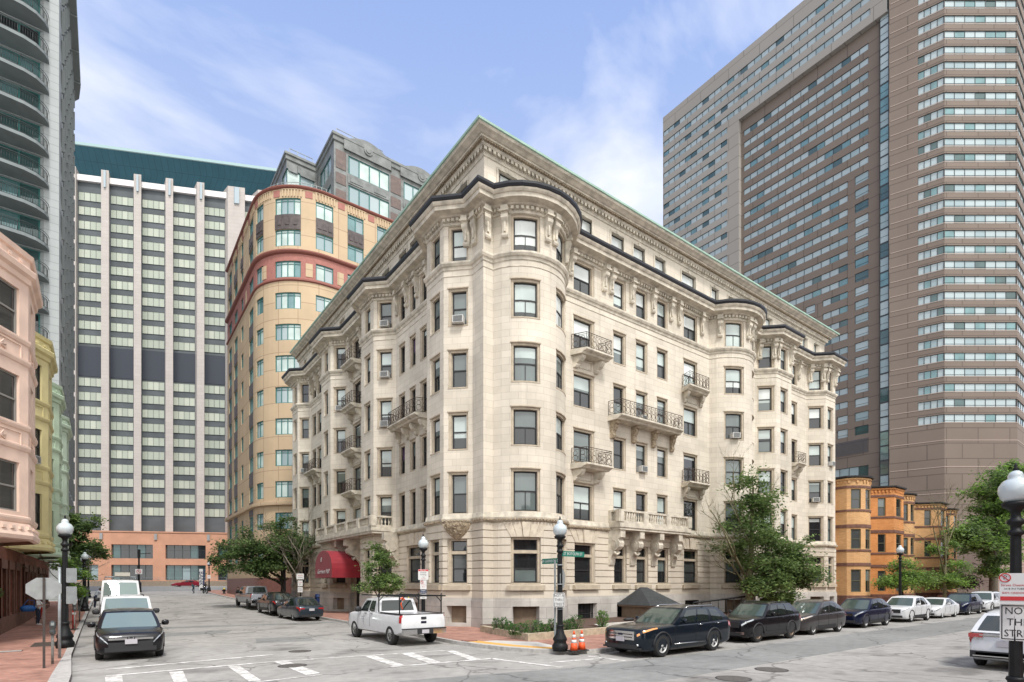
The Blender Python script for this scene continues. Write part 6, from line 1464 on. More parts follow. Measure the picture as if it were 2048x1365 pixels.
        for u in S.get('seams', (.04, .36, .66)):
            xx = xw0 + (xr0 - xw0) * u; m.tube([surf(xx - .02 * (k < 3), k, sg, .001) for k in (1.6, 3, 4, 5, 5.9)], .007, 4)
        m.tube([surf(xw0 + (xr0 - xw0) * u, 1.6, sg, .001) for u in (.04, .2, .5, .66)], .006, 4); m.build('door_seams', [WELL], t)
    # wheels
    key = (r, S.get('rim', RIMS).name, S.get('nsp', 5)); 
    if key not in _wp: wp = wheel_proto(r, .23 if r < .4 else .27, S.get('rim', RIMS), S.get('nsp', 5)); _wp[key] = wp; first = True
    else: wp = _wp[key]; first = False
    for wxx in wx:
        for sg in (1, -1):
            if first: w_ = wp; first = False; w_.parent = t
            else: w_ = copytree(wp, t)
            w_.location = (X(wxx), sg * (hw0 - .135), r); w_.rotation_euler = (0, 0, 0 if sg > 0 else pi)
    # nose and tail boxes
    for (nm, mt, b) in S.get('boxes', []):
        m = M(); m.box(*b); q = m.build(nm, [mt], t)
    for (nm, mt, pts_, rr_) in S.get('tubes', []): m = M(); m.tube(pts_, rr_, 6); m.build(nm, [mt], t)
    t['_L'] = L; del t['_L']
    return t
def nose(L, W, zl, z0, z1, plate=True, front=True, mt=PLAS, w_=.62, d=.02, pz=None):
    x = L / 2 if front else -L / 2; s_ = 1 if front else -1; hw = W / 2
    a, b = sorted((x - s_ * .06, x + s_ * d)); o = []
    if z1 > z0: o.append(('grille' if front else 'rear_trim', mt, (a, b, -hw * w_, hw * w_, z0, z1)))
    a, b = sorted((x - s_ * .06, x + s_ * (d + .02))); o.append(('lower_grille' if front else 'lower_bumper_trim', PLAS, (a, b, -hw * .72, hw * .72, zl, zl + .14)))
    if plate: pz = pz or zl + .2; a, b = sorted((x, x + s_ * (d + .045))); o.append(('licence_plate', PLATE, (a, b, -.17, .17, pz, pz + .16)))
    return o
def suv(L=5.3, W=1.9, H=1.75, r=.37, wx=(1.0, 4.1), paint=P_BLK, hood=1.02, belt=1.08, xw=(1.35, 2.15), xr=None, rim=RIMS, nsp=5, head=None, tail=None, grille=(.72, .92), gm=PLAS, win=None, low=PLAS, lip=PLAS, arch=.05, rails=False, **k):
    xr = xr or (L - .75, L - .12)
    S = dict(L=L, W=W, H=H, r=r, wx=wx, paint=paint, rim=rim, nsp=nsp, low=low, lipmat=lip,
        top=[(0, hood - .32), (.04, hood - .16), (.14, hood - .08), (.5, hood - .01), (xw[0], hood + .06), (xw[0] + .5, belt), (L - .35, belt + .05), (L - .1, belt + .0), (L, belt - .14)],
        bot=[(0, .36), (.15, .24), (.6, .2), (L - .6, .22), (L - .15, .3), (L, .42)],
        cab=dict(x=(xw[0], xw[1], xr[0], xr[1]), win=win or [(.07, .30), (.33, .56), (.62, .84)], zr=belt + .03, arch=arch),
        head=head or dict(x=(.03, .62), k=(4.9, 5.9), kb=(5.6, 6.2)), tail=tail or dict(x=(.0, .32), k=(4.6, 6.0)))
    S['boxes'] = nose(L, W, .32, grille[0], grille[1], mt=gm, pz=.56) + nose(L, W, .38, 0, 0, front=False, pz=.82)
    if rails:
        zz = H - .015
        S['tubes'] = [('roof_rail', CHROME if rails == 'c' else PLAS, [(L / 2 - xw[1] - .2, sg * W * .335, zz - .03), (L / 2 - xw[1] - .45, sg * W * .335, zz + .035), (L / 2 - xr[0] + .35, sg * W * .335, zz + .035), (L / 2 - xr[0] + .1, sg * W * .335, zz - .03)], .02) for sg in (1, -1)]
    S.update(k); return S
def sedan(L=5.4, W=1.82, H=1.5, r=.33, wx=(1.0, 4.2), paint=P_BLK, xw=(1.5, 2.5), xr=(3.9, 4.75), **k):
    S = dict(L=L, W=W, H=H, r=r, wx=wx, paint=paint, lipmat=None, low=paint,
        top=[(0, .55), (.05, .68), (.2, .76), (.6, .84), (xw[0], .95), (xw[0] + .6, .96), (xr[1] - .3, 1.02), (xr[1], 1.03), (L - .12, 1.0), (L - .04, .92), (L, .78)],
        bot=[(0, .32), (.15, .2), (.6, .17), (L - .6, .19), (L - .15, .28), (L, .36)],
        cab=dict(x=(xw[0], xw[1], xr[0], xr[1]), win=[(.09, .42), (.46, .80)], zr=1.02, arch=.04, crown=.05, v1=.88), head=dict(x=(.03, .6), k=(4.6, 5.7), kb=(5.3, 6.0)), tail=dict(x=(0, .38), k=(4.5, 5.7)))
    S['boxes'] = nose(L, W, .26, .5, .62, pz=.42) + nose(L, W, .28, 0, 0, front=False, pz=.68); S.update(k); return S
def place_row(x_front_wheel, wb_x, S): pass
PIc = pi
# --- right-hand row: noses point back toward the crossing (-x). bn = y of the near flank
def rrow(label, cat, name, xf, xr_, bn, S, group='cars parked along the main street'):
    S['group'] = group; L = S['L']; w1 = S['wx'][0]
    cx_ = xf - w1 + L / 2; return car(label, cat, name, (cx_, bn + S['W'] / 2, 0), pi, S)
S = suv(L=5.45, W=2.0, H=1.71, r=.40, wx=(1.05, 4.13), paint=P_NAVY, hood=1.06, belt=1.13, xw=(1.62, 2.55), xr=(4.75, 5.36), head=dict(x=(.03, .8), k=(5.0, 6.0), kb=(5.7, 6.4), m=HLA), gm=CHROME, grille=(.62, .92), win=[(.08, .33), (.36, .60), (.66, .88)], rails='c', nsp=5, low=P_NAVY, handlemat=CHROME, group='x')
S['cab']['chrome'] = False
L = 5.45
S['boxes'] += [('grille_slot', PLAS, (L / 2 - .03, L / 2 + .03, -.52, .52, .70, .73)), ('grille_slot', PLAS, (L / 2 - .03, L / 2 + .03, -.54, .54, .80, .83)), ('badge', P_DNAVY, (L / 2, L / 2 + .04, -.09, .09, .77, .84)), ('bumper_skirt', PLAS, (L / 2 - .1, L / 2 - .0, -.85, .85, .30, .36))]
S['tubes'] += [('sill_chrome_strip', CHROME, [(L / 2 - 1.7, sg * 1.0, .42), (-L / 2 + 1.9, sg * 1.0, .42)], .018) for sg in (1, -1)]
S['tubes'] += [('fog_light', CHROME, [(L / 2 - .12, sg * .72, .45), (L / 2 + .0, sg * .72, .45)], .05) for sg in (1, -1)]
rrow('dark navy sport utility vehicle with chrome grille, first in the row by the cones', 'car', 'parked_suv', 15.61, 18.7, 12.2, S)
S = suv(L=4.95, W=1.9, H=1.70, r=.385, wx=(.95, 3.83), paint=P_BLK, hood=1.06, belt=1.12, xw=(1.45, 2.2), rim=RIMB, nsp=10, grille=(.66, .93), rails='p', win=[(.07, .30), (.33, .57), (.61, .82)])
L = 4.95; S['boxes'] += [('bumper_insert', mat('dull_brown_insert', (.12, .08, .07), .6), (L / 2 - .08, L / 2 + .03, sg * .6 - .17, sg * .6 + .17, .38, .48)) for sg in (1, -1)]
rrow('black boxy sport utility vehicle with brown wheels, second in the row', 'car', 'parked_suv', 22.77, 25.65, 12.7, S)
S = suv(L=4.85, W=1.85, H=1.64, r=.36, wx=(.95, 3.82), paint=P_GREY, hood=.98, belt=1.06, xw=(1.3, 2.35), xr=(3.95, 4.72), arch=.09, grille=(.6, .72), lip=None, low=PLAS, head=dict(x=(.05, .85), k=(5.0, 6.2), kb=(5.7, 6.3), m=mat('amber_clear_headlamp', (.5, .42, .34), .15, .2, 1, coat=1)), win=[(.09, .36), (.40, .66), (.70, .88)])
rrow('warm grey crossover with sloping tail, third in the row', 'car', 'parked_suv', 28.27, 31.14, 12.9, S)
S = suv(L=5.0, W=1.86, H=1.66, r=.37, wx=(.95, 3.97), paint=P_DNAVY, hood=1.0, belt=1.08, xw=(1.35, 2.25), xr=(4.1, 4.88), arch=.08, grille=(.7, .84), gm=CHROME, win=[(.08, .33), (.37, .62), (.66, .85)])
rrow('black compact crossover ahead of the white one, fourth in the row', 'car', 'parked_suv', 35.06, 38.08, 13.1, S)
S = suv(L=5.0, W=1.86, H=1.66, r=.37, wx=(.95, 4.0), paint=P_WHT, hood=1.0, belt=1.08, xw=(1.35, 2.2), xr=(4.1, 4.88), arch=.08, grille=(.62, .86), head=dict(x=(.03, .7), k=(5.2, 5.7), kb=(5.8, 6.2), m=HLM), win=[(.08, .33), (.37, .64), (.68, .80)])
rrow('white compact crossover in front of the front garden walls', 'car', 'parked_suv', 42.48, 45.53, 13.2, S)
S = sedan(L=5.2, wx=(.95, 3.9), paint=P_WHT, W=1.85, H=1.46, xw=(1.35, 2.35), xr=(3.5, 4.7)); S['lipmat'] = None
rrow('white low sedan behind the white crossover', 'car', 'parked_sedan', 48.89, 51.84, 13.3, S)
S = suv(L=5.0, W=1.88, H=1.72, r=.37, wx=(.95, 3.97), paint=P_DNAVY)
rrow('dark blue crossover between the white sedan and the last white car', 'car', 'parked_suv', 55.75, 58.77, 13.4, S)
S = suv(L=5.3, W=1.95, H=1.8, r=.4, wx=(.95, 4.2), paint=P_WHT, xw=(1.4, 2.1), rails='p')
rrow('white boxy sport utility vehicle at the far end of the row', 'car', 'parked_suv', 62.66, 65.9, 13.5, S)
# --- white hatchback on the near side, tail toward the photographer
S = suv(L=5.0, W=1.9, H=1.72, r=.37, wx=(1.0, 3.9), paint=P_WHT, hood=1.0, belt=1.1, xw=(1.2, 2.1), xr=(4.2, 4.9), arch=.07, tail=dict(x=(0, .5), k=(4.6, 6.4)), rails='p'); L = 5.0
S['boxes'] = [b for b in S['boxes'] if b[0] not in ('licence_plate',)] + [('licence_plate', PLATE, (-L / 2 - .05, -L / 2, -.2, .2, .72, .88)), ('tail_light_panel', TLM, (-L / 2 - .02, -L / 2 + .12, .52, .86, .96, 1.08)), ('tail_light_panel', TLM, (-L / 2 - .02, -L / 2 + .12, -.86, -.52, .96, 1.08)), ('tail_chrome_bar', CHROME, (-L / 2 - .03, -L / 2 + .05, -.6, .6, 1.02, 1.05)), ('rear_bumper_skirt', PLAS, (-L / 2 - .04, -L / 2 + .2, -.82, .82, .36, .56)), ('chrome_strip', CHROME, (-L / 2 - .05, -L / 2, -.75, .75, .40, .43))]
c_ = car('white compact crossover seen from behind at the lower right edge', 'car', 'parked_suv', (21.1 + 2.5, 5.2 - .95, 0), 0, dict(S, group='cars parked along the main street'))
text_mesh('CR-V', .11, 'badge_lettering', CHROME, c_, (-2.52, .62, .93), (radians(90), 0, radians(-90)), ex=.004); 
m = M()
for q in ((-.075, -.055, .965, 1.06), (.055, .075, .965, 1.06), (-.055, .055, 1.0, 1.02)): m.box(-2.56, -2.53, q[0], q[1], q[2] - .03, q[3] - .03)
m.build('badge', [CHROME], c_)
# --- side street, left kerb: noses toward us (-y)
def side_car(label, cat, name, x, yf, S, face=-1, group='vehicles parked along the side street'):
    S['group'] = group; L = S['L']; return car(label, cat, name, (x, yf + L / 2 if face < 0 else yf - L / 2, gz(yf + L / 2)), -pi / 2 if face < 0 else pi / 2, S)
S = suv(L=4.6, W=1.98, H=1.62, r=.37, wx=(.9, 3.6), paint=P_BLK, hood=.98, belt=1.05, xw=(1.0, 1.9), xr=(3.8, 4.5), grille=(.45, .62), mirror=1.15, head=dict(x=(.0, .6), k=(5.2, 5.8), kb=(5.8, 6.3))); L = 4.6
S['cab']['bow'] = .3; S['bright'] = True
S['boxes'] += [('chrome_wing_bar', CHROME, (L / 2 - .05, L / 2 + .03, -.62, .62, .70, .76)), ('badge', PLAS, (L / 2 - .02, L / 2 + .035, -.11, .11, .66, .80))]
c_ = side_car('shiny black crossover facing us at the left kerb', 'car', 'parked_suv', .68, 22.3, S)
m = M()
for q in ((-.075, -.05, .67, .79), (.05, .075, .67, .79), (-.05, .05, .715, .74)): m.box(L / 2 + .036, L / 2 + .055, *q)
m.build('badge_letter', [CHROME], c_)
def van(L, W, H, r, wx, xw, xr, hood, belt, **k):
    S = suv(L=L, W=W, H=H, r=r, wx=wx, paint=P_WHT, hood=hood, belt=belt, xw=xw, xr=xr, arch=.03, **k); S['bright'] = True; S['cab']['wt'] = .86; S['cab']['wb'] = .95; S['cab']['taper'] = 0; S['cab']['win'] = [(.05, .26), (.30, .58)]; S['cab']['bow'] = .3; S['mirrorpaint'] = PLAS; S['mirror'] = 1.3; S['cab']['v1'] = .72; S['cab']['zr'] = belt
    return S
S = van(4.9, 1.95, 2.03, .35, (.9, 3.9), (.75, 1.7), (4.6, 4.85), 1.15, 1.2, rails='p')
side_car('white compact van parked right behind the black crossover', 'van', 'parked_van', .75, 28.4, S)
S = van(6.0, 2.15, 2.8, .38, (1.0, 4.9), (.7, 1.5), (5.7, 5.95), 1.3, 1.45)
S['cab']['v1'] = .55
v_ = side_car('tall white van with equipment on its roof, behind the compact van', 'van', 'parked_van', .75, 41.2, S)
m = M(); 
for x in (1.2, .2, -1, -2.2): m.tube([(x, -.8, 2.8), (x, -.8, 2.98), (x, .8, 2.98), (x, .8, 2.8)], .03, 5)
for y in (-.75, .75): m.tube([(1.3, y, 2.98), (-2.4, y, 2.98)], .03, 5)
m.build('roof_rack', [STEEL], v_)
t = thing('equipment_box', 'pale equipment boxes strapped on the tall van roof rack', 'box', (.75, 43.2, gz(43) + 3.0)); m = M(); m.box(-.3, .5, -.3, .4, .02, .26); m.build('case', [mat('pale_case', (.5, .48, .42), .6)], t); m = M(); m.box(-.31, .51, -.1, -.04, .01, .27); m.build('strap', [PLAS], t)
# --- side street, right kerb: tails toward us, noses +y
def truck(L, W, H, r, wx, paintm, xcab, bedx, hood=1.22, belt=1.3, bedz=.85, rail=1.3, **k):
    S = dict(L=L, W=W, H=H, r=r, wx=wx, paint=paintm, lipmat=None, low=paintm, cladding=False,
        top=[(0, .8), (.04, 1.0), (.15, hood - .06), (.5, hood), (xcab[0], hood + .05), (xcab[0] + .4, belt), (bedx[0], belt), (bedx[0] + .01, rail), (L - .02, rail), (L, rail - .05)],
        bot=[(0, .45), (.3, .38), (L - .5, .42), (L, .55)], shoulder=.08, crown=.01,
        plan=[(0, .86), (.1, .95), (.4, 1.0), (L - .1, 1.0), (L, .97)],
        cab=dict(x=xcab, win=k.pop('win'), zr=belt, arch=.02, wb=.94, wt=.80, taper=.0, rbow=.04, rv=(.12, .88), bow=.25, crown=.06), bed=(bedx[0] + .08, L - .1, bedz),
        head=dict(x=(.03, .3), k=(4.4, 5.9)), tail=dict(x=(0, .16), k=(4.1, 6.3)), mirror=1.5, mirrorpaint=PLAS, handlemat=PLAS)
    S['boxes'] = [('grille', PLAS, (L / 2 - .05, L / 2 + .03, -W * .34, W * .34, .8, 1.1)), ('front_bumper', CHROME, (L / 2 - .1, L / 2 + .09, -W * .46, W * .46, .5, .72)), ('rear_bumper', CHROME, (-L / 2 - .16, -L / 2 + .04, -W * .47, W * .47, .5, .70)), ('bumper_step', PLAS, (-L / 2 - .165, -L / 2 + .05, -W * .475, W * .475, .701, .74)), ('bumper_centre', PLAS, (-L / 2 - .17, -L / 2 - .1, -.36, .36, .5, .7)), ('licence_plate', PLATE, (-L / 2 - .185, -L / 2 - .171, -.16, .16, .53, .68)), ('tailgate_handle', PLAS, (-L / 2 - .02, -L / 2 + .02, -.12, .12, rail - .2, rail - .1)), ('badge', P_DNAVY, (-L / 2 - .02, -L / 2 + .02, -.12, .12, rail - .36, rail - .28)), ('bed_rail_cap', PLAS, (-L / 2 + .02, L / 2 - bedx[0] - .1, W / 2 - .15, W / 2 - .03, rail + .003, rail + .03)), ('bed_rail_cap', PLAS, (-L / 2 + .02, L / 2 - bedx[0] - .1, -W / 2 + .03, -W / 2 + .15, rail + .003, rail + .03)), ('tailgate_cap', PLAS, (-L / 2 + .0, -L / 2 + .1, -W / 2 + .15, W / 2 - .15, rail + .002, rail + .02))]
    S.update(k); return S
L = 6.1; S = truck(L, 2.06, 1.93, .41, (.95, 5.0 - .0), P_WHT, (1.35, 2.05, 3.45, 3.62), (3.7,), win=[(.08, .50), (.56, .86)], rim=mat('steel_wheel', (.22, .22, .21), .5, .3), nsp=8)
bt = lambda x: -L / 2 + x
tk = side_car('white pickup truck with a black ladder rack parked tail toward the crossing', 'pickup truck', 'pickup_truck', 10.55, 26.45, S, face=1)
m = M()
hr = 2.05
for sg in (1, -1):
    for x in (.25, 2.35): m.tube([(bt(x), sg * .96, 1.3), (bt(x), sg * .96, hr + .1)], .028, 6)
    m.tube([(bt(-.1), sg * .96, hr), (bt(4.3), sg * .96, hr)], .028, 6)
for x in (.25, 2.35):
    m.tube([(bt(x), -.96, hr - .0), (bt(x), .96, hr - .0)], .028, 6)
    for sg in (1, -1): m.tube([(bt(x), sg * .96, hr - .25), (bt(x), sg * .72, hr)], .02, 5)
m.build('ladder_rack', [BLK], tk)
for y0 in (.35, .2, .05): pass
for i, (tx, sz) in enumerate((('COMPANY', .07), ('SERVICE', .06), ('BOSTON', .05))): text_mesh(tx, sz, 'door_lettering', mat('grey_door_ink', (.30, .32, .38), .6), tk, (.95, 1.045, 1.05 - i * .11), (radians(90), 0, pi), ex=.001)
t = thing('orange_strap', 'orange strap tied to the ladder rack of the white truck', 'strap', (9.85, 20.9, 1.3)); m = M(); m.tube([(0, 0, .75), (.03, 0, .6), (-.05, .02, .42), (.02, 0, .2)], .03, 5); m.tube([(-.15, 0, .62), (0, 0, .66), (.12, .03, .6)], .035, 5); m.build('webbing', [OR], t); m = M(); m.box(-.03, .03, -.02, .02, .48, .56); m.build('buckle', [STEEL], t)
t = thing('yellow_strap', 'yellow strap hanging at the right of the truck rack', 'strap', (11.2, 23.1, 1.3)); m = M(); m.tube([(0, 0, .7), (.02, 0, .3), (0, 0, .0)], .025, 5); m.build('webbing', [mat('yellow_strap_webbing', (.6, .5, .08), .7)], t); m = M(); m.box(-.03, .03, -.02, .02, .4, .48); m.build('buckle', [STEEL], t)
S = sedan(L=5.9, W=1.85, H=1.56, r=.35, wx=(1.05, 4.6), paint=P_SLATE, xw=(1.7, 2.8), xr=(4.35, 5.35)); L = 5.9
S['tail'] = dict(x=(0, .5), k=(4.8, 5.8)); S['boxes'] += [('tail_light_bar', TLM, (-L / 2 - .015, -L / 2 + .03, sg * .62 - .16, sg * .62 + .16, .80, .88)) for sg in (1, -1)]
side_car('slate blue sedan with red tail lights ahead of the white truck', 'car', 'parked_sedan', 11.15, 37.7 + 5.9, S, face=1)
S = suv(L=6.2, W=1.9, H=1.68, r=.39, wx=(1.1, 4.9), paint=P_BLK, hood=1.0, belt=1.08, xw=(1.4, 2.4), xr=(4.6, 6.0), tail=dict(x=(0, .45), k=(4.8, 5.8))); L = 6.2
S['boxes'] += [('tail_light_bar', TLM, (-L / 2 - .015, -L / 2 + .03, -.7, -.5, .9, .98))]
side_car('black sloping crossover between the slate sedan and the grey pickup', 'car', 'parked_suv', 11.2, 44.4 + 6.2, S, face=1)
L = 7.6; S = truck(L, 2.05, 1.98, .43, (1.15, 6.0), P_SILV, (1.6, 2.4, 4.9, 5.1), (5.2,), win=[(.06, .40), (.45, .86)], rim=RIMD, nsp=8, hood=1.2, belt=1.28)
side_car('grey crew cab pickup truck farthest along the right kerb', 'pickup truck', 'pickup_truck', 11.3, 52.6 + 7.6, S, face=1)
# red car crossing on the avenue
S = sedan(L=5.2, W=1.85, H=1.42, wx=(.95, 4.1), paint=P_RED, xw=(1.5, 2.4), xr=(3.6, 4.6)); c_ = car('dark red sedan driving along the avenue in the far background', 'car', 'moving_sedan', (14.8, 141.5, gz(141.5) + .04), atan2(dw.y, dw.x) + pi, S); c_.scale = (1.25, 1, 1)
# ================================================================= people
SKIN = mat('skin', (.42, .24, .17), .6); SKIND = mat('tan_skin', (.28, .15, .10), .6)
HAIRD = mat('dark_hair', (.02, .015, .012), .8)
def person(label, loc, rz, J, cols, h=1.75, cap=None, hair=HAIRD):
    """J overrides joints (metres, figure faces -y). cols = (top, legs, skin, shoes)"""
    t = thing('person', label, 'person', loc, rz)
    P_ = dict(pel=(0, 0, .95), sp=(0, 0, 1.15), ch=(0, .0, 1.35), nk=(0, 0, 1.49), hb=(0, -.01, 1.56), hm=(0, -.02, 1.64), ht=(0, -.01, 1.73),
        shl=(.17, 0, 1.42), ell=(.23, .02, 1.13), wrl=(.24, -.05, .88), shr=(-.17, 0, 1.42), elr=(-.23, .02, 1.13), wrr=(-.24, -.05, .88),
        hil=(.09, 0, .9), knl=(.1, -.02, .5), anl=(.1, .03, .09), tol=(.11, -.15, .04), hir=(-.09, 0, .9), knr=(-.1, -.02, .5), anr=(-.1, .03, .09), tor=(-.11, -.15, .04))
    P_.update(J)
    R_ = dict(pel=.135, sp=.125, ch=.145, nk=.058, hb=.066, hm=.088, ht=.062, shl=.062, ell=.043, wrl=.03, shr=.062, elr=.043, wrr=.03, hil=.092, knl=.06, anl=.042, tol=.035, hir=.092, knr=.06, anr=.042, tor=.035)
    names = list(P_); idx = {n: i for i, n in enumerate(names)}
    E_ = [('pel', 'sp'), ('sp', 'ch'), ('ch', 'nk'), ('nk', 'hb'), ('hb', 'hm'), ('hm', 'ht'), ('ch', 'shl'), ('shl', 'ell'), ('ell', 'wrl'), ('ch', 'shr'), ('shr', 'elr'), ('elr', 'wrr'), ('pel', 'hil'), ('hil', 'knl'), ('knl', 'anl'), ('anl', 'tol'), ('pel', 'hir'), ('hir', 'knr'), ('knr', 'anr'), ('anr', 'tor')]
    vs = [Vector(P_[n]) for n in names]; rs = [R_[n] for n in names]; es = [(idx[a], idx[b]) for a, b in E_]
    for s_, el, wr in ((1, 'ell', 'wrl'), (-1, 'elr', 'wrr')):        # palm and five fingers
        w_ = Vector(P_[wr]); d = (w_ - Vector(P_[el])).normalized(); sd = d.cross(Vector((0, 0, 1)) if abs(d.z) < .8 else Vector((0, 1, 0))).normalized(); cur = d.cross(sd).normalized()
        k = len(vs); vs.append(w_ + d * .07); rs.append(.03); es.append((idx[wr], k))
        for f in range(4):
            a = w_ + d * .09 + sd * (.027 - .018 * f); L_ = (.062, .072, .066, .05)[f]
            j = len(vs); vs += [a, a + d * L_ * .6 + cur * .01, a + d * L_ + cur * .03]; rs += [.010, .009, .008]; es += [(k, j), (j, j + 1), (j + 1, j + 2)]
        j = len(vs); a = w_ + d * .03 + sd * .035; vs += [a, a + d * .03 + sd * .02 + cur * .01]; rs += [.012, .009]; es += [(k, j), (j, j + 1)]
    me = bpy.data.meshes.new('body'); me.from_pydata(vs, es, []); o = bpy.data.objects.new('body', me); col.objects.link(o)
    md = o.modifiers.new('s', 'SKIN'); sub_ = o.modifiers.new('u', 'SUBSURF'); sub_.levels = 1; sub_.render_levels = 1
    for i, sv in enumerate(me.skin_vertices[0].data): sv.radius = (rs[i], rs[i]); sv.use_root = (i == 0)
    dg = bpy.context.evaluated_depsgraph_get(); dg.update(); m2 = bpy.data.meshes.new_from_object(o.evaluated_get(dg)); bpy.data.objects.remove(o, do_unlink=True)
    m2.materials.clear(); top_, leg_, sk_, sho_ = cols
    for q in (sk_, top_, leg_, sho_): m2.materials.append(q)
    A = {n: Vector(P_[n]) for n in P_}
    def near(c, a, b):
        ab = b - a; f = max(0, min(1, (c - a).dot(ab) / ab.length_squared)); return (c - a - ab * f).length, f
    segs = [('pel', 'sp', 1), ('sp', 'ch', 1), ('ch', 'nk', 1), ('nk', 'hb', 0), ('hb', 'ht', 0), ('ch', 'shl', 1), ('shl', 'ell', 1), ('ell', 'wrl', 0), ('ch', 'shr', 1), ('shr', 'elr', 1), ('elr', 'wrr', 0), ('pel', 'hil', 2), ('hil', 'knl', 2), ('knl', 'anl', 2), ('anl', 'tol', 3), ('pel', 'hir', 2), ('hir', 'knr', 2), ('knr', 'anr', 2), ('anr', 'tor', 3)]
    for p in m2.polygons:
        c = p.center; best = min(((near(c, A[a], A[b])[0], k) for a, b, k in segs))
        p.material_index = best[1]; p.use_smooth = True
    b_ = bpy.data.objects.new('body', m2); col.objects.link(b_); b_.parent = t
    hc = A['hm']; f = Vector((0, -1, 0)); m = M()
    m.lathe([(.01, -.03), (.014, 0), (.006, .03)], (hc.x, hc.y - .094, hc.z - .01), 6); m.build('nose', [sk_], t)
    for sx in (1, -1): m = M(); m.lathe([(.002, -.012), (.012, 0), (.002, .012)], (hc.x + sx * .033, hc.y - .08, hc.z + .015), 8); m.build('eye', [HAIRD], t); m = M(); m.lathe([(.004, -.03), (.018, 0), (.004, .03)], (hc.x + sx * .088, hc.y + .005, hc.z - .005), 6); m.build('ear', [sk_], t)
    m = M(); m.box(hc.x - .025, hc.x + .025, hc.y - .09, hc.y - .08, hc.z - .052, hc.z - .044); m.build('mouth', [mat('lips', (.3, .1, .09), .5)], t)
    m = M(); m.lathe([(.092, -.01), (.1, .03), (.095, .075), (.06, .115), (.0, .125)], (hc.x, hc.y + .018, hc.z + .005), 14); m.build('cap' if cap else 'hair', [cap or hair], t)
    if cap: m = M(); m.box(hc.x - .06, hc.x + .06, hc.y - .17, hc.y - .07, hc.z + .03, hc.z + .042); m.build('cap_brim', [cap], t)
    t.scale = (h / 1.75,) * 3; return t
SHIRTW = mat('white_tshirt', (.6, .6, .6), .9); NAVYC = mat('navy_trousers', (.015, .02, .04), .9); SHOEW = mat('white_shoes', (.6, .6, .6), .7); GREYC = mat('light_grey_shirt', (.36, .40, .44), .9); BLKC = mat('black_tshirt', (.02, .02, .022), .9); JEAN = mat('blue_jeans', (.05, .09, .16), .9); TEALC = mat('teal_jacket', (.01, .09, .12), .9)
px_, py_ = -3.15, 41.8
person('person in white top and navy trousers standing by the brick wall with a blue bag', (px_, py_, .13), 1.2, dict(ell=(.2, -.16, 1.18), wrl=(.1, -.38, 1.22), elr=(-.22, -.1, 1.16), wrr=(-.15, -.33, 1.2), hb=(0, -.05, 1.555), hm=(0, -.07, 1.63), ht=(0, -.05, 1.72)), (SHIRTW, NAVYC, SKIN, SHOEW), 1.72, cap=mat('white_cap', (.6, .6, .6), .8))
t = thing('shoulder_bag', 'large bright blue bag hanging from the person by the brick wall', 'bag', (px_ - .42, py_ - .25, 1.12), .5)
BLU = mat('bright_blue_bag', (.01, .09, .30), .6, noise_amt=.25, noise_scale=9, bump=.4); m = M(); m.lathe([(.05, -.17), (.24, -.16), (.31, 0), (.27, .14), (.1, .2), (.02, .2)], (0, 0, 0), 14); m.v = [(x * 1.25, y * .6, z) for x, y, z in m.v]; m.build('bag_body', [BLU], t); m = M(); m.tube([(-.25, 0, .15), (0, 0, .5), (.3, 0, .45), (.28, 0, .12)], .02, 5); m.build('strap', [BLU], t)
person('person in light grey shirt bending beside the tall white van', (-.75, 59.5, gz(59.5) + .13), 1.9, dict(sp=(0, -.1, 1.12), ch=(0, -.2, 1.27), nk=(0, -.28, 1.36), hb=(0, -.33, 1.4), hm=(0, -.37, 1.45), ht=(0, -.4, 1.53), shl=(.17, -.2, 1.32), shr=(-.17, -.2, 1.32), ell=(.22, -.38, 1.15), wrl=(.15, -.58, 1.1), elr=(-.22, -.35, 1.12), wrr=(-.15, -.55, 1.05)), (GREYC, NAVYC, SKIND, SHOEW), 1.95)
person('person in black t-shirt and jeans walking by the grey pickup', (11.72, 66.5, gz(66.5) + .02), .6, dict(ell=(.24, -.05, 1.15), wrl=(.1, -.27, 1.12), elr=(-.24, -.05, 1.15), wrr=(-.08, -.27, 1.1), knl=(.1, -.12, .52), anl=(.1, .02, .1), knr=(-.1, .06, .5), anr=(-.1, .2, .12), tor=(-.1, .06, .05)), (BLKC, JEAN, SKIND, SHOEW), 1.75)
# motorcycle and rider, second person beside it
mx, my = 12.5, 97.5; mz = gz(my) + .01
t = thing('motorcycle', 'black touring motorcycle stopped at the far end of the side street', 'motorcycle', (mx, my, mz), .15)
for y in (-.78, .78):
    m = M(); m.tube([(0, y + .3 * cos(a), .33 + .3 * sin(a)) for a in [2 * pi * k / 18 for k in range(18)]], .07, 8, closed=True); wh = m.build('wheel', [TYRE], t)
    m = M(); m.cyl((-.05, y, .33), (.05, y, .33), .2, n=14); m.build('rim', [RIMS], wh)
m = M(); m.tube([(0, -.75, .45), (0, -.3, .72), (0, .1, .72), (0, .5, .68), (0, .85, .75)], [.1, .2, .2, .17, .08], 8); m.build('frame_and_tank', [BLK], t)
m = M(); m.box(-.14, .14, -.3, .1, .22, .55); m.build('engine', [STEEL], t); m = M(); m.tube([(0, -.1, .84), (0, .2, .84), (0, .5, .92)], .14, 8); m.build('seat', [PLAS], t)
for sx in (1, -1): m = M(); m.box(sx * .2, sx * .48, .35, .9, .45, .85); m.build('pannier', [BLK], t)
m = M(); m.tube([(-.42, .02, 1.08), (-.2, -.25, 1.05), (.2, -.25, 1.05), (.42, .02, 1.08)], .025, 6); m.build('handlebar', [CHROME], t); m = M(); m.tube([(0, -.75, .5), (0, -.4, 1.0)], .05, 6); m.build('fork', [CHROME], t)
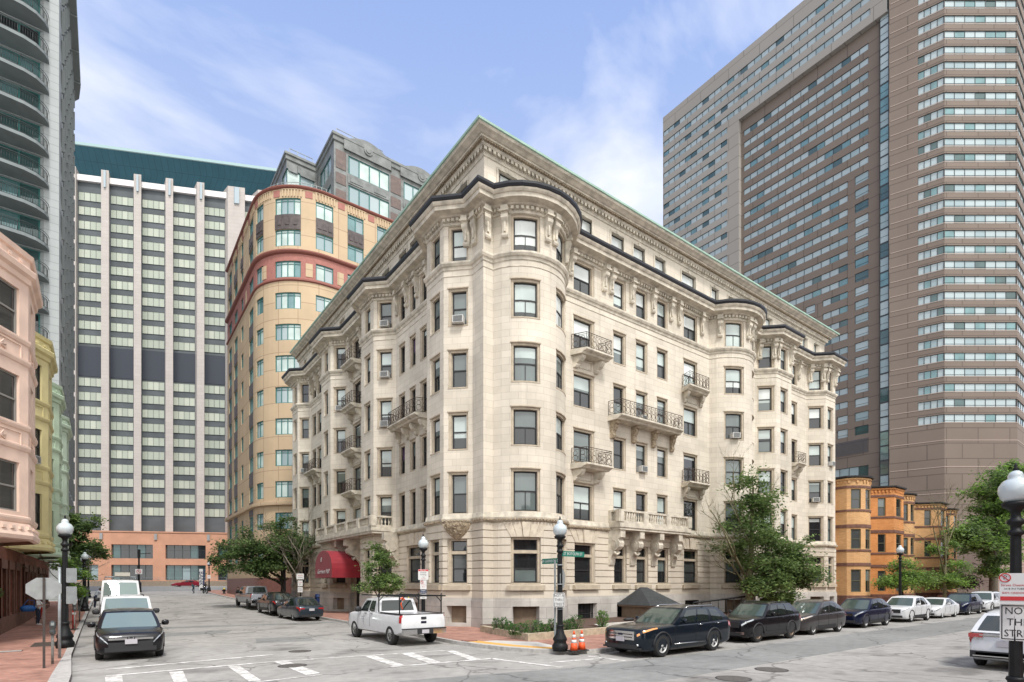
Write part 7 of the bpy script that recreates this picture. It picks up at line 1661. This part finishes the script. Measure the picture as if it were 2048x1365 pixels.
m = M(); m.box(-.1, .1, .95, .99, .6, .68); m.build('tail_light', [TLM], t)
person('person sitting on the black motorcycle in dark clothing and helmet', (mx, my + .2, mz - .02), .15, dict(pel=(0, 0, .95), sp=(0, -.06, 1.15), ch=(0, -.12, 1.34), nk=(0, -.15, 1.47), hb=(0, -.17, 1.54), hm=(0, -.19, 1.62), ht=(0, -.18, 1.71), shl=(.17, -.12, 1.4), shr=(-.17, -.12, 1.4), ell=(.3, -.25, 1.2), wrl=(.4, -.28, 1.12), elr=(-.3, -.25, 1.2), wrr=(-.4, -.28, 1.12), hil=(.11, 0, .92), knl=(.28, -.35, .7), anl=(.3, -.15, .3), tol=(.3, -.33, .26), hir=(-.11, 0, .92), knr=(-.28, -.35, .7), anr=(-.32, -.1, .1), tor=(-.32, -.28, .05)), (BLKC, BLKC, SKIND, BLKC), 1.75, cap=mat('black_helmet', (.01, .01, .01), .2))
person('person in teal jacket leaning beside the motorcycle', (mx - 1.5, my + .6, mz), -1.2, dict(sp=(0, -.08, 1.12), ch=(0, -.16, 1.3), nk=(0, -.22, 1.42), hb=(0, -.26, 1.48), hm=(0, -.3, 1.54), ht=(0, -.31, 1.63), shl=(.17, -.16, 1.36), shr=(-.17, -.16, 1.36), ell=(.2, -.35, 1.15), wrl=(.12, -.5, 1.0), elr=(-.2, -.35, 1.15), wrr=(-.12, -.5, 1.0), knr=(-.1, -.15, .52), anr=(-.1, .1, .1)), (TEALC, NAVYC, SKIND, BLKC), 1.75)
# ================================================================= trees and plants
def leafmat(name, c, tr=.25):
    m = bpy.data.materials.new(name); m.use_nodes = True; t = m.node_tree; b = t.nodes['Principled BSDF']; b.inputs['Roughness'].default_value = .6; b.inputs['Specular IOR Level'].default_value = .3
    tcn = t.nodes.new('ShaderNodeTexCoord'); n = t.nodes.new('ShaderNodeTexNoise'); n.inputs['Scale'].default_value = 1.3; n.inputs['Detail'].default_value = 3; t.links.new(tcn.outputs['Object'], n.inputs['Vector'])
    r = t.nodes.new('ShaderNodeMapRange'); r.inputs[1].default_value = .3; r.inputs[2].default_value = .7; r.inputs[3].default_value = .7; r.inputs[4].default_value = 1.35; t.links.new(n.outputs[0], r.inputs[0])
    x = t.nodes.new('ShaderNodeMix'); x.data_type = 'RGBA'; x.blend_type = 'MULTIPLY'; x.inputs[0].default_value = 1; x.inputs[6].default_value = tuple(c) + (1,); t.links.new(r.outputs[0], x.inputs[7]); t.links.new(x.outputs[2], b.inputs['Base Color'])
    tl = t.nodes.new('ShaderNodeBsdfTranslucent'); t.links.new(x.outputs[2], tl.inputs[0]); ms = t.nodes.new('ShaderNodeMixShader'); ms.inputs[0].default_value = tr; t.links.new(b.outputs[0], ms.inputs[1]); t.links.new(tl.outputs[0], ms.inputs[2]); t.links.new(ms.outputs[0], t.nodes['Material Output'].inputs[0]); return m
L1 = leafmat('mid_green_leaves', (.14, .21, .07), .45); L2 = leafmat('light_green_leaves', (.17, .26, .075), .4); L3 = leafmat('dark_green_leaves', (.085, .14, .05), .4); L4 = leafmat('bright_lime_leaves', (.19, .33, .06), .4); L5 = leafmat('purple_brown_leaves', (.06, .03, .035))
BARK = mat('grey_brown_bark', (.13, .11, .085), .9, noise_amt=.35, noise_scale=9, bump=.8); BARKD = mat('dark_bark', (.06, .05, .042), .9, noise_amt=.3, noise_scale=9, bump=.8); BARKM = mat('mossy_bark', (.14, .13, .07), .9, noise_amt=.35, noise_scale=6, bump=.8)
def tree(label, name, loc, trunk, crowns, leaves, size, mats, bark=BARK, seed=1, group=None, tips=7, wild=.55, bare=None, sub=3, grow_=1.0):
    """trunk: list of (x,y,z,r); crowns: (x,y,z,rx,ry,rz,weight). Limbs run from the trunk into the crowns; leaves hang in clumps round the limb tips"""
    random.seed(seed); t = thing(name, label, 'tree', loc, 0, group)
    m = M(); m.tube([p[:3] for p in trunk], [p[3] for p in trunk], 9); tipsL = []
    T = [Vector(p[:3]) for p in trunk]
    def limb(a, b, r0, r1, k=5, jit=.12):
        d = (b - a).length; pts_ = [a + (b - a) * (i / k) + (Vector((random.gauss(0, 1), random.gauss(0, 1), random.gauss(0, .6))) * d * jit * sin(pi * i / k) * .6 if 0 < i < k else Vector()) + Vector((0, 0, d * .06 * sin(pi * i / k))) for i in range(k + 1)]
        m.tube(pts_, [r0 + (r1 - r0) * i / k for i in range(k + 1)], 5); return pts_
    for (cx, cy, cz, rx, ry, rz, wt) in crowns:
        c = Vector((cx, cy, cz)); a = min(T[1:], key=lambda q: (q - c).length + (0 if q.z < cz else 5)); rt = trunk[T.index(a)][3]
        main = limb(a, c, rt * .7, rt * .3)
        n = max(3, int(tips * wt))
        for i in range(n):
            while True:
                v = Vector((random.uniform(-1, 1), random.uniform(-1, 1), random.uniform(-1, 1)))
                if .25 < v.length < 1: break
            v = v.normalized() * (v.length ** wild)
            e = c + Vector((v.x * rx, v.y * ry, v.z * rz)); s_ = random.choice(main[2:]); br = limb(s_, e, rt * .22, rt * .06, 4); tipsL.append((e, wt))
            for _ in range(sub):
                f = random.choice(br[2:]); e2 = f + Vector((random.gauss(0, rx * .3), random.gauss(0, ry * .3), random.gauss(0, rz * .25))); limb(f, e2, rt * .07, rt * .03, 3); tipsL.append((e2, wt))
    m.build('trunk', [bark], t, sharp=60); t.scale = (grow_,) * 3
    vs = []; fs = []; mi = []; sp = min(max(c[3] for c in crowns) * .26, 1.0)
    per = max(1, leaves // max(1, len(tipsL)))
    for e, wt in tipsL:
        cl = random.random(); s2 = sp * random.uniform(.55, 1.25); nn = int(per * random.uniform(.5, 1.5))
        for _ in range(nn):
            v = Vector((random.gauss(0, 1), random.gauss(0, 1), random.gauss(0, .6))) * s2 * .55; p = e + v
            if p.z < .3: continue
            a = Vector((random.gauss(0, 1), random.gauss(0, 1), random.gauss(0, .5))).normalized(); b = a.cross(Vector((random.gauss(0, .5), random.gauss(0, .5), 1))).normalized(); s_ = size * random.uniform(.6, 1.3)
            k = len(vs); vs += [p - a * s_, p + b * s_ * .5 - a * s_ * .1, p + a * s_, p - b * s_ * .5 - a * s_ * .1]; fs.append((k, k + 1, k + 2, k + 3)); mi.append(min(len(mats) - 1, int((cl * .7 + random.random() * .3) * len(mats))))
    m = M(); m.v = vs; m.f = fs; m.mi = mi; m.uv = [None] * len(fs); m.smooth = [False] * len(fs); m.build('crown', mats, t)
    if bare:
        m = M(); random.seed(seed + 5)
        for a, b, r in bare:
            a = Vector(a); b = Vector(b)
            def grow(p, d, L_, r_, lev):
                q = p + d * L_; mid_ = (p + q) / 2 + Vector((random.gauss(0, .06), random.gauss(0, .06), random.gauss(0, .05))) * L_; m.tube([p, mid_, q], [r_, r_ * .8, r_ * .6], 4)
                if lev > 0:
                    for _ in range(3): nd = (d + Vector((random.gauss(0, .5), random.gauss(0, .5), random.gauss(.1, .4)))).normalized(); grow(p + d * L_ * random.uniform(.4, 1), nd, L_ * random.uniform(.45, .7), r_ * .5, lev - 1)
            grow(a, (b - a).normalized(), (b - a).length, r, 4)
        m.build('bare_branches', [bark], t)
    return t
tree('large leafy tree with mossy trunk before the right part of the stone building', 'leafy_tree', (37.6, 21.6, .1),
    [(0, 0, 0, .3), (-.15, 0, 1.2, .24), (-.2, 0, 2.6, .2), (.1, 0, 4.5, .15), (.2, 0, 6.6, .1), (.3, 0, 8.4, .05)],
    [(-.3, -.3, 7.8, 1.5, 1.3, 1.6, 1.1), (1.3, -.2, 6.6, 1.5, 1.3, 1.1, .7), (-1.3, 0, 5.2, 1.4, 1.2, 1.0, .7), (1.9, -.6, 4.0, 2.6, 1.8, 1.3, 1.6), (3.8, -.8, 2.9, 2.6, 1.8, 1.4, 2.0), (.9, -1.0, 2.4, 1.7, 1.5, 1.2, 1.2), (.9, 0, 5.4, 1.3, 1.1, 1, .7)], 22950, 0.115, [L3, L1, L1, L2], BARKM, 4, grow_=1.13,
    bare=[((-.2, 0, 2.2), (-3.4, -.3, 5.2), .09), ((-.2, 0, 1.6), (-3.0, .2, 4.0), .07), ((.1, 0, 5.5), (2.6, 0, 7.4), .04), ((-.1, 0, 5), (-2.4, 0, 7.2), .05), ((.2, 0, 4.8), (3.6, 0, 5.6), .04)])
tree('slender young tree growing beside the white pickup truck', 'young_tree', (12.9, 30.5, .13), [(0, 0, 0, .06), (0, 0, 1.3, .05), (.03, 0, 2.4, .04), (0, 0, 3.6, .025), (0, 0, 4.4, .015)],
    [(0, 0, 2.35, 1.15, 1.15, .6, 1.4), (0, 0, 3.1, .8, .8, .6, 1.0), (.05, 0, 4.0, .5, .5, .65, .8), (-.2, .1, 2.2, 1.2, 1.1, .4, .9)], 7020, 0.074, [L1, L2, L1, L3], BARKD, 8, tips=9, grow_=1.05)
tree('big dark green street tree left of the awning', 'street_tree', (14.0, 57.0, gz(57) + .1), [(0, 0, 0, .24), (.1, 0, 2.0, .2), (0, 0, 4.0, .16), (-.2, .2, 6.0, .1)],
    [(-2.4, -.3, 6.0, 2.3, 2.2, 1.6, 1.5), (-4.2, 1.2, 4.9, 1.8, 1.8, 1.3, 1.1), (.2, .3, 7.0, 2.4, 2.4, 1.6, 1.5), (1.4, 0, 5.2, 1.8, 2.2, 1.5, 1.2), (-1.2, 0, 4.0, 2.6, 2.2, 1.2, 1.5), (-3.4, 0, 3.6, 1.6, 1.6, .9, .8), (-.4, -1, 5.6, 2.2, 2, 1.8, 1.4)], 22950, 0.135, [L3, L1, L3, L1], BARKD, 12, grow_=1.0)
tree('thin half bare tree with forked trunk just left of the awning', 'bare_tree', (13.95, 50.8, gz(50) + .1), [(0, 0, 0, .17), (0, 0, 1.2, .15), (-.1, 0, 1.9, .12), (.0, 0, 3.2, .08), (.1, 0, 5.0, .05)], [(.1, 0, 5.4, .8, .8, .8, .35)], 110, .06, [L1], BARK, 15,
    bare=[((0, 0, 1.5), (-1.3, .4, 5.0), .09), ((0, 0, 1.4), (.9, -.2, 3.8), .07), ((0, 0, 2.6), (-1.0, 0, 6.6), .05), ((0, 0, 3), (.6, .0, 7.0), .05), ((-.1, 0, 2), (.5, .4, 5.8), .05)])
tree('low spreading bright green maple in front of the orange brick house', 'ornamental_maple', (62.5, 20.2, .1), [(0, 0, 0, .12), (.2, 0, .9, .1), (-.1, 0, 1.6, .08)], [(-.6, 0, 2.6, 2.6, 1.6, .5, 1.5), (1.6, 0, 2.7, 2.2, 1.5, .5, 1.2), (.2, 0, 4.2, 1.3, 1.0, .4, .6), (-.4, -.3, 3.2, 2, 1.4, .35, .8)], 9450, 0.115, [L2, L4, L1], BARKD, 21)
tree('thin tree with bare upper branches in front of the buff row houses', 'half_bare_tree', (68.5, 18.5, .1), [(0, 0, 0, .2), (0, 0, 2.5, .16), (.2, 0, 5, .1), (.3, 0, 7.5, .06)], [(-.2, 0, 2.6, 2.6, 1.4, .8, 1.2), (1.4, 0, 4.0, 1.8, 1.4, .8, .7), (.3, 0, 6, 1.5, 1.2, 1, .3)], 7020, 0.121, [L1, L2, L4], BARKM, 24,
    bare=[((0, 0, 3), (-3.2, 0, 7.6), .08), ((.2, 0, 4.5), (1.8, 0, 10), .07), ((.1, 0, 4), (-1.2, 0, 9.6), .06), ((.2, 0, 5), (3.2, 0, 8.6), .06)])
tree('tall bright green tree behind the right foreground lamp', 'large_tree', (83, 17.8, .1), [(0, 0, 0, .42), (-.1, 0, 2.5, .34), (.2, 0, 5, .26), (.8, 0, 8, .18), (1.4, 0, 11, .1)],
    [(-3.6, 0, 6.6, 2.8, 2.2, 1.5, 1.2), (-1.6, 0, 9.0, 2.6, 2.2, 1.4, 1.2), (.6, 0, 12.2, 2.8, 2.4, 1.4, 1.4), (4, 0, 10.6, 3.2, 2.4, 1.8, 1.4), (5.5, 0, 7.0, 3, 2.2, 1.6, 1.0), (0, 0, 6.4, 2.4, 2, 1.2, 1.0), (6, 0, 13.5, 3, 2.4, 1.6, 1.0), (-3.0, 0, 4.0, 1.8, 1.4, .8, .5), (2.5, 0, 5.0, 2.2, 1.6, .8, .6)], 29700, 0.176, [L1, L2, L4, L1, L3], BARK, 27, tips=8, grow_=1.15)
tree('dark purple leaved shrub tree behind the parked cars at the right', 'purple_tree', (80, 21.5, .1), [(0, 0, 0, .15), (0, 0, 1.2, .12), (0, 0, 2.2, .08)], [(0, 0, 3.0, 2.6, 1.6, 1.3, 1.2), (3.5, 0, 2.6, 2.6, 1.6, 1.2, 1.2)], 6750, 0.149, [L5, L5, L3], BARKD, 30)
tree('full green tree at the far left beyond the painted houses', 'street_tree', (-3.2, 80, gz(80)), [(0, 0, 0, .25), (0, 0, 3, .2), (0, 0, 5.5, .12)], [(0, 0, 7.4, 2.4, 2.6, 2.2, 1.6), (1.3, 0, 5.2, 2.0, 2.2, 1.6, 1.2), (-1, 0, 5.0, 2.0, 2.2, 1.4, 1.0), (.8, 0, 9.0, 1.6, 1.6, 1.2, .8)], 16200, 0.176, [L1, L3, L2], BARKD, 33)
tree('light green sparse tree with pale branches behind the left lamp', 'young_tree', (-1.9, 43.0, .13), [(0, 0, 0, .08), (0, 0, 1.2, .07), (0, .1, 2.2, .05), (0, 0, 3.3, .03)], [(.25, 0, 2.6, 1.0, 1.2, .7, 1.1), (.35, -.2, 1.9, .8, 1.0, .45, .9), (.0, 0, 3.5, .6, .8, .4, .5)], 2970, 0.095, [L2, L4, L1], BARK, 36,
    bare=[((0, 0, 1.8), (-1.9, -1, 3.4), .035), ((0, 0, 1.6), (1.2, -.5, 3.4), .03), ((0, 0, 2.2), (-1.2, -1.4, 4.2), .03)])
tree('dense bushy tree beside the shelter end of the parked row, under the large leafy tree', 'bushy_tree', (42.2, 20.9, .1), [(0, 0, 0, .12), (0, 0, 1.0, .1), (0, 0, 2, .07)], [(0, 0, 2.7, 1.7, 1.4, 1.2, 1.4), (-1.6, 0, 1.6, 1.5, 1.2, 1.0, 1.0)], 8100, 0.108, [L1, L3, L2], BARKD, 39)
def shrub(label, loc, h, w_, n, mats, group, size=.035, seed=1):
    random.seed(seed); t = thing('shrub', label, 'shrub', loc, 0, group); m = M(); vs = []; fs = []; mi = []
    for _ in range(9): a = random.uniform(0, 2 * pi); m.tube([(0, 0, 0), (cos(a) * w_ * .2, sin(a) * w_ * .2, h * .5), (cos(a) * w_ * .38, sin(a) * w_ * .38, h * .88)], [.012, .009, .004], 4)
    m.build('stems', [BARKD], t)
    for _ in range(n):
        a = random.uniform(0, 2 * pi); z = random.uniform(.06, 1); rr = w_ / 2 * sqrt(random.random()) * (.55 + .6 * sin(pi * min(z, .9))) ; p = Vector((cos(a) * rr, sin(a) * rr, z * h + random.gauss(0, .03)))
        d = Vector((cos(a), sin(a), random.uniform(.2, 1.4))).normalized(); b = d.cross(Vector((random.gauss(0, 1), random.gauss(0, 1), .2))).normalized(); s_ = size * random.uniform(.7, 1.5); k = len(vs)
        vs += [p - d * s_, p + b * s_ * .4, p + d * s_, p - b * s_ * .4]; fs.append((k, k + 1, k + 2, k + 3)); mi.append(random.randrange(len(mats)))
    m = M(); m.v = vs; m.f = fs; m.mi = mi; m.uv = [None] * len(fs); m.smooth = [False] * len(fs); m.build('foliage', mats, t); return t
SH1 = leafmat('boxwood_leaves', (.05, .13, .03)); SH2 = leafmat('boxwood_tips', (.09, .20, .05))
sp = [(993, 1262, .62, .42), (1007, 1264, .66, .4), (1017, 1266, .55, .4), (1026, 1271, .5, .42), (1045, 1272, .55, .6), (1062, 1272, .66, .75), (1076, 1270, .62, .55), (1090, 1270, .45, .45), (1104, 1265, .6, .42), (1132, 1264, .55, .5), (1143, 1263, .6, .5), (1153, 1260, .72, .75)]
for i, (x, y, h, w_) in enumerate(sp):
    lb = ['narrow upright shrub at the left end of the planting bed', 'second upright shrub from the left end of the bed', 'third small shrub from the left end of the bed', 'low shrub fourth from the left end of the bed', 'shrub just left of the widest shrub in the bed', 'widest rounded shrub in the middle of the planting bed', 'shrub just right of the widest shrub in the bed', 'lowest shrub left of the corner lamp', 'upright shrub immediately left of the corner lamp', 'shrub immediately right of the corner lamp', 'shrub between the lamp and the bushy last shrub', 'bushy shrub at the right end of the row, near the grilled window'][i]
    shrub(lb, gp(x, y, .3) + (.3,), h, w_, 380, [SH1, SH2, SH1], 'small shrubs in the planting bed', seed=50 + i)
shrub('single light green leafy plant standing apart beside the concrete path', gp(1205, 1257, .3) + (.3,), .85, .6, 420, [L2, SH2], None, .055, 70)
shrub('dark trailing ivy planter on the brick wall at the left', (-3.85, 31.2, 1.9), .5, .7, 420, [L3, L1], None, .05, 71)
t = thing('dark_bag', 'flat black bag lying on the mulch beside the grilled basement window', 'bag', (25.2, 22.2, .33)); m = M(); m.lathe([(.3, 0), (.42, .05), (.4, .12), (.2, .17), (.02, .18)], n=12); m.v = [(x, y * .6, z) for x, y, z in m.v]; m.build('bag_body', [PLAS], t); m = M(); m.tube([(-.2, 0, .15), (0, 0, .22), (.2, 0, .15)], .02, 4); m.build('handle', [PLAS], t)
LIT = mat('white_litter', (.6, .6, .58), .8)
for i, (x, y) in enumerate(((1512, 1290), (1760, 1258), (1845, 1246))):
    t = thing('litter', ['scrap of white litter by the brown wheel of the black car', 'scrap of white litter beside the fourth parked car', 'tiny white litter beside the white crossover'][i], 'litter', gp(x, y) + (.01,)); random.seed(i); m = M(); m.add([(random.uniform(-.14, .14), random.uniform(-.1, .1), random.uniform(0, .05)) for _ in range(5)], [(0, 1, 2), (0, 2, 3), (1, 3, 4), (0, 3, 4)]); m.build('crumpled_paper', [LIT], t)
# ================================================================= unseen houses added behind the photographer to darken reflections in glass and paint
def back_block(label, loc_pts, H, mt):
    P_ = Path(loc_pts); ox, oy = loc_pts[1]; t = thing('reflection_house_row', label, 'houses', (ox, oy, 0)); Q = local(ox, oy); ops = []
    for i in range(len(P_.dir)):
        L = P_.cum[i + 1] - P_.cum[i]; n = int(L / 3.4)
        for k in range(n):
            c = P_.cum[i] + (k + .5) * L / n
            for z in (1.6, 5.2, 8.8): ops.append((c - .6, c + .6, z, z + 2.0))
    m = Q(); P_.wall(m, 0, P_.L, [(0, H, 0)], ops, .2); m.build('wall', [mt], t)
    m = Q()
    for o in ops: winmesh(P_, m, *o, -.12, .06, .5, False, 1, 1)
    setp(m.build('windows', GL, t), kind='stuff')
    m = Q(); P_.sweep(m, 0, P_.L, [(0, H - .4), (.3, H - .2), (.3, H), (-12, H + .1)]); m.build('cornice', [BST], t)
DRB = brickmat('dark_red_brick', (.20, .075, .05), (.16, .06, .04), (.13, .09, .07), .22, .075, .01, stain=.2)
back_block('unseen row of red brick houses added behind the camera for reflections', [(150, -6), (16, -6), (16, -22)], 12.5, DRB)
back_block('unseen red brick corner house added behind the camera for reflections', [(6, -40), (6, -14), (-4, -14), (-40, -14)], 12.5, DRB)
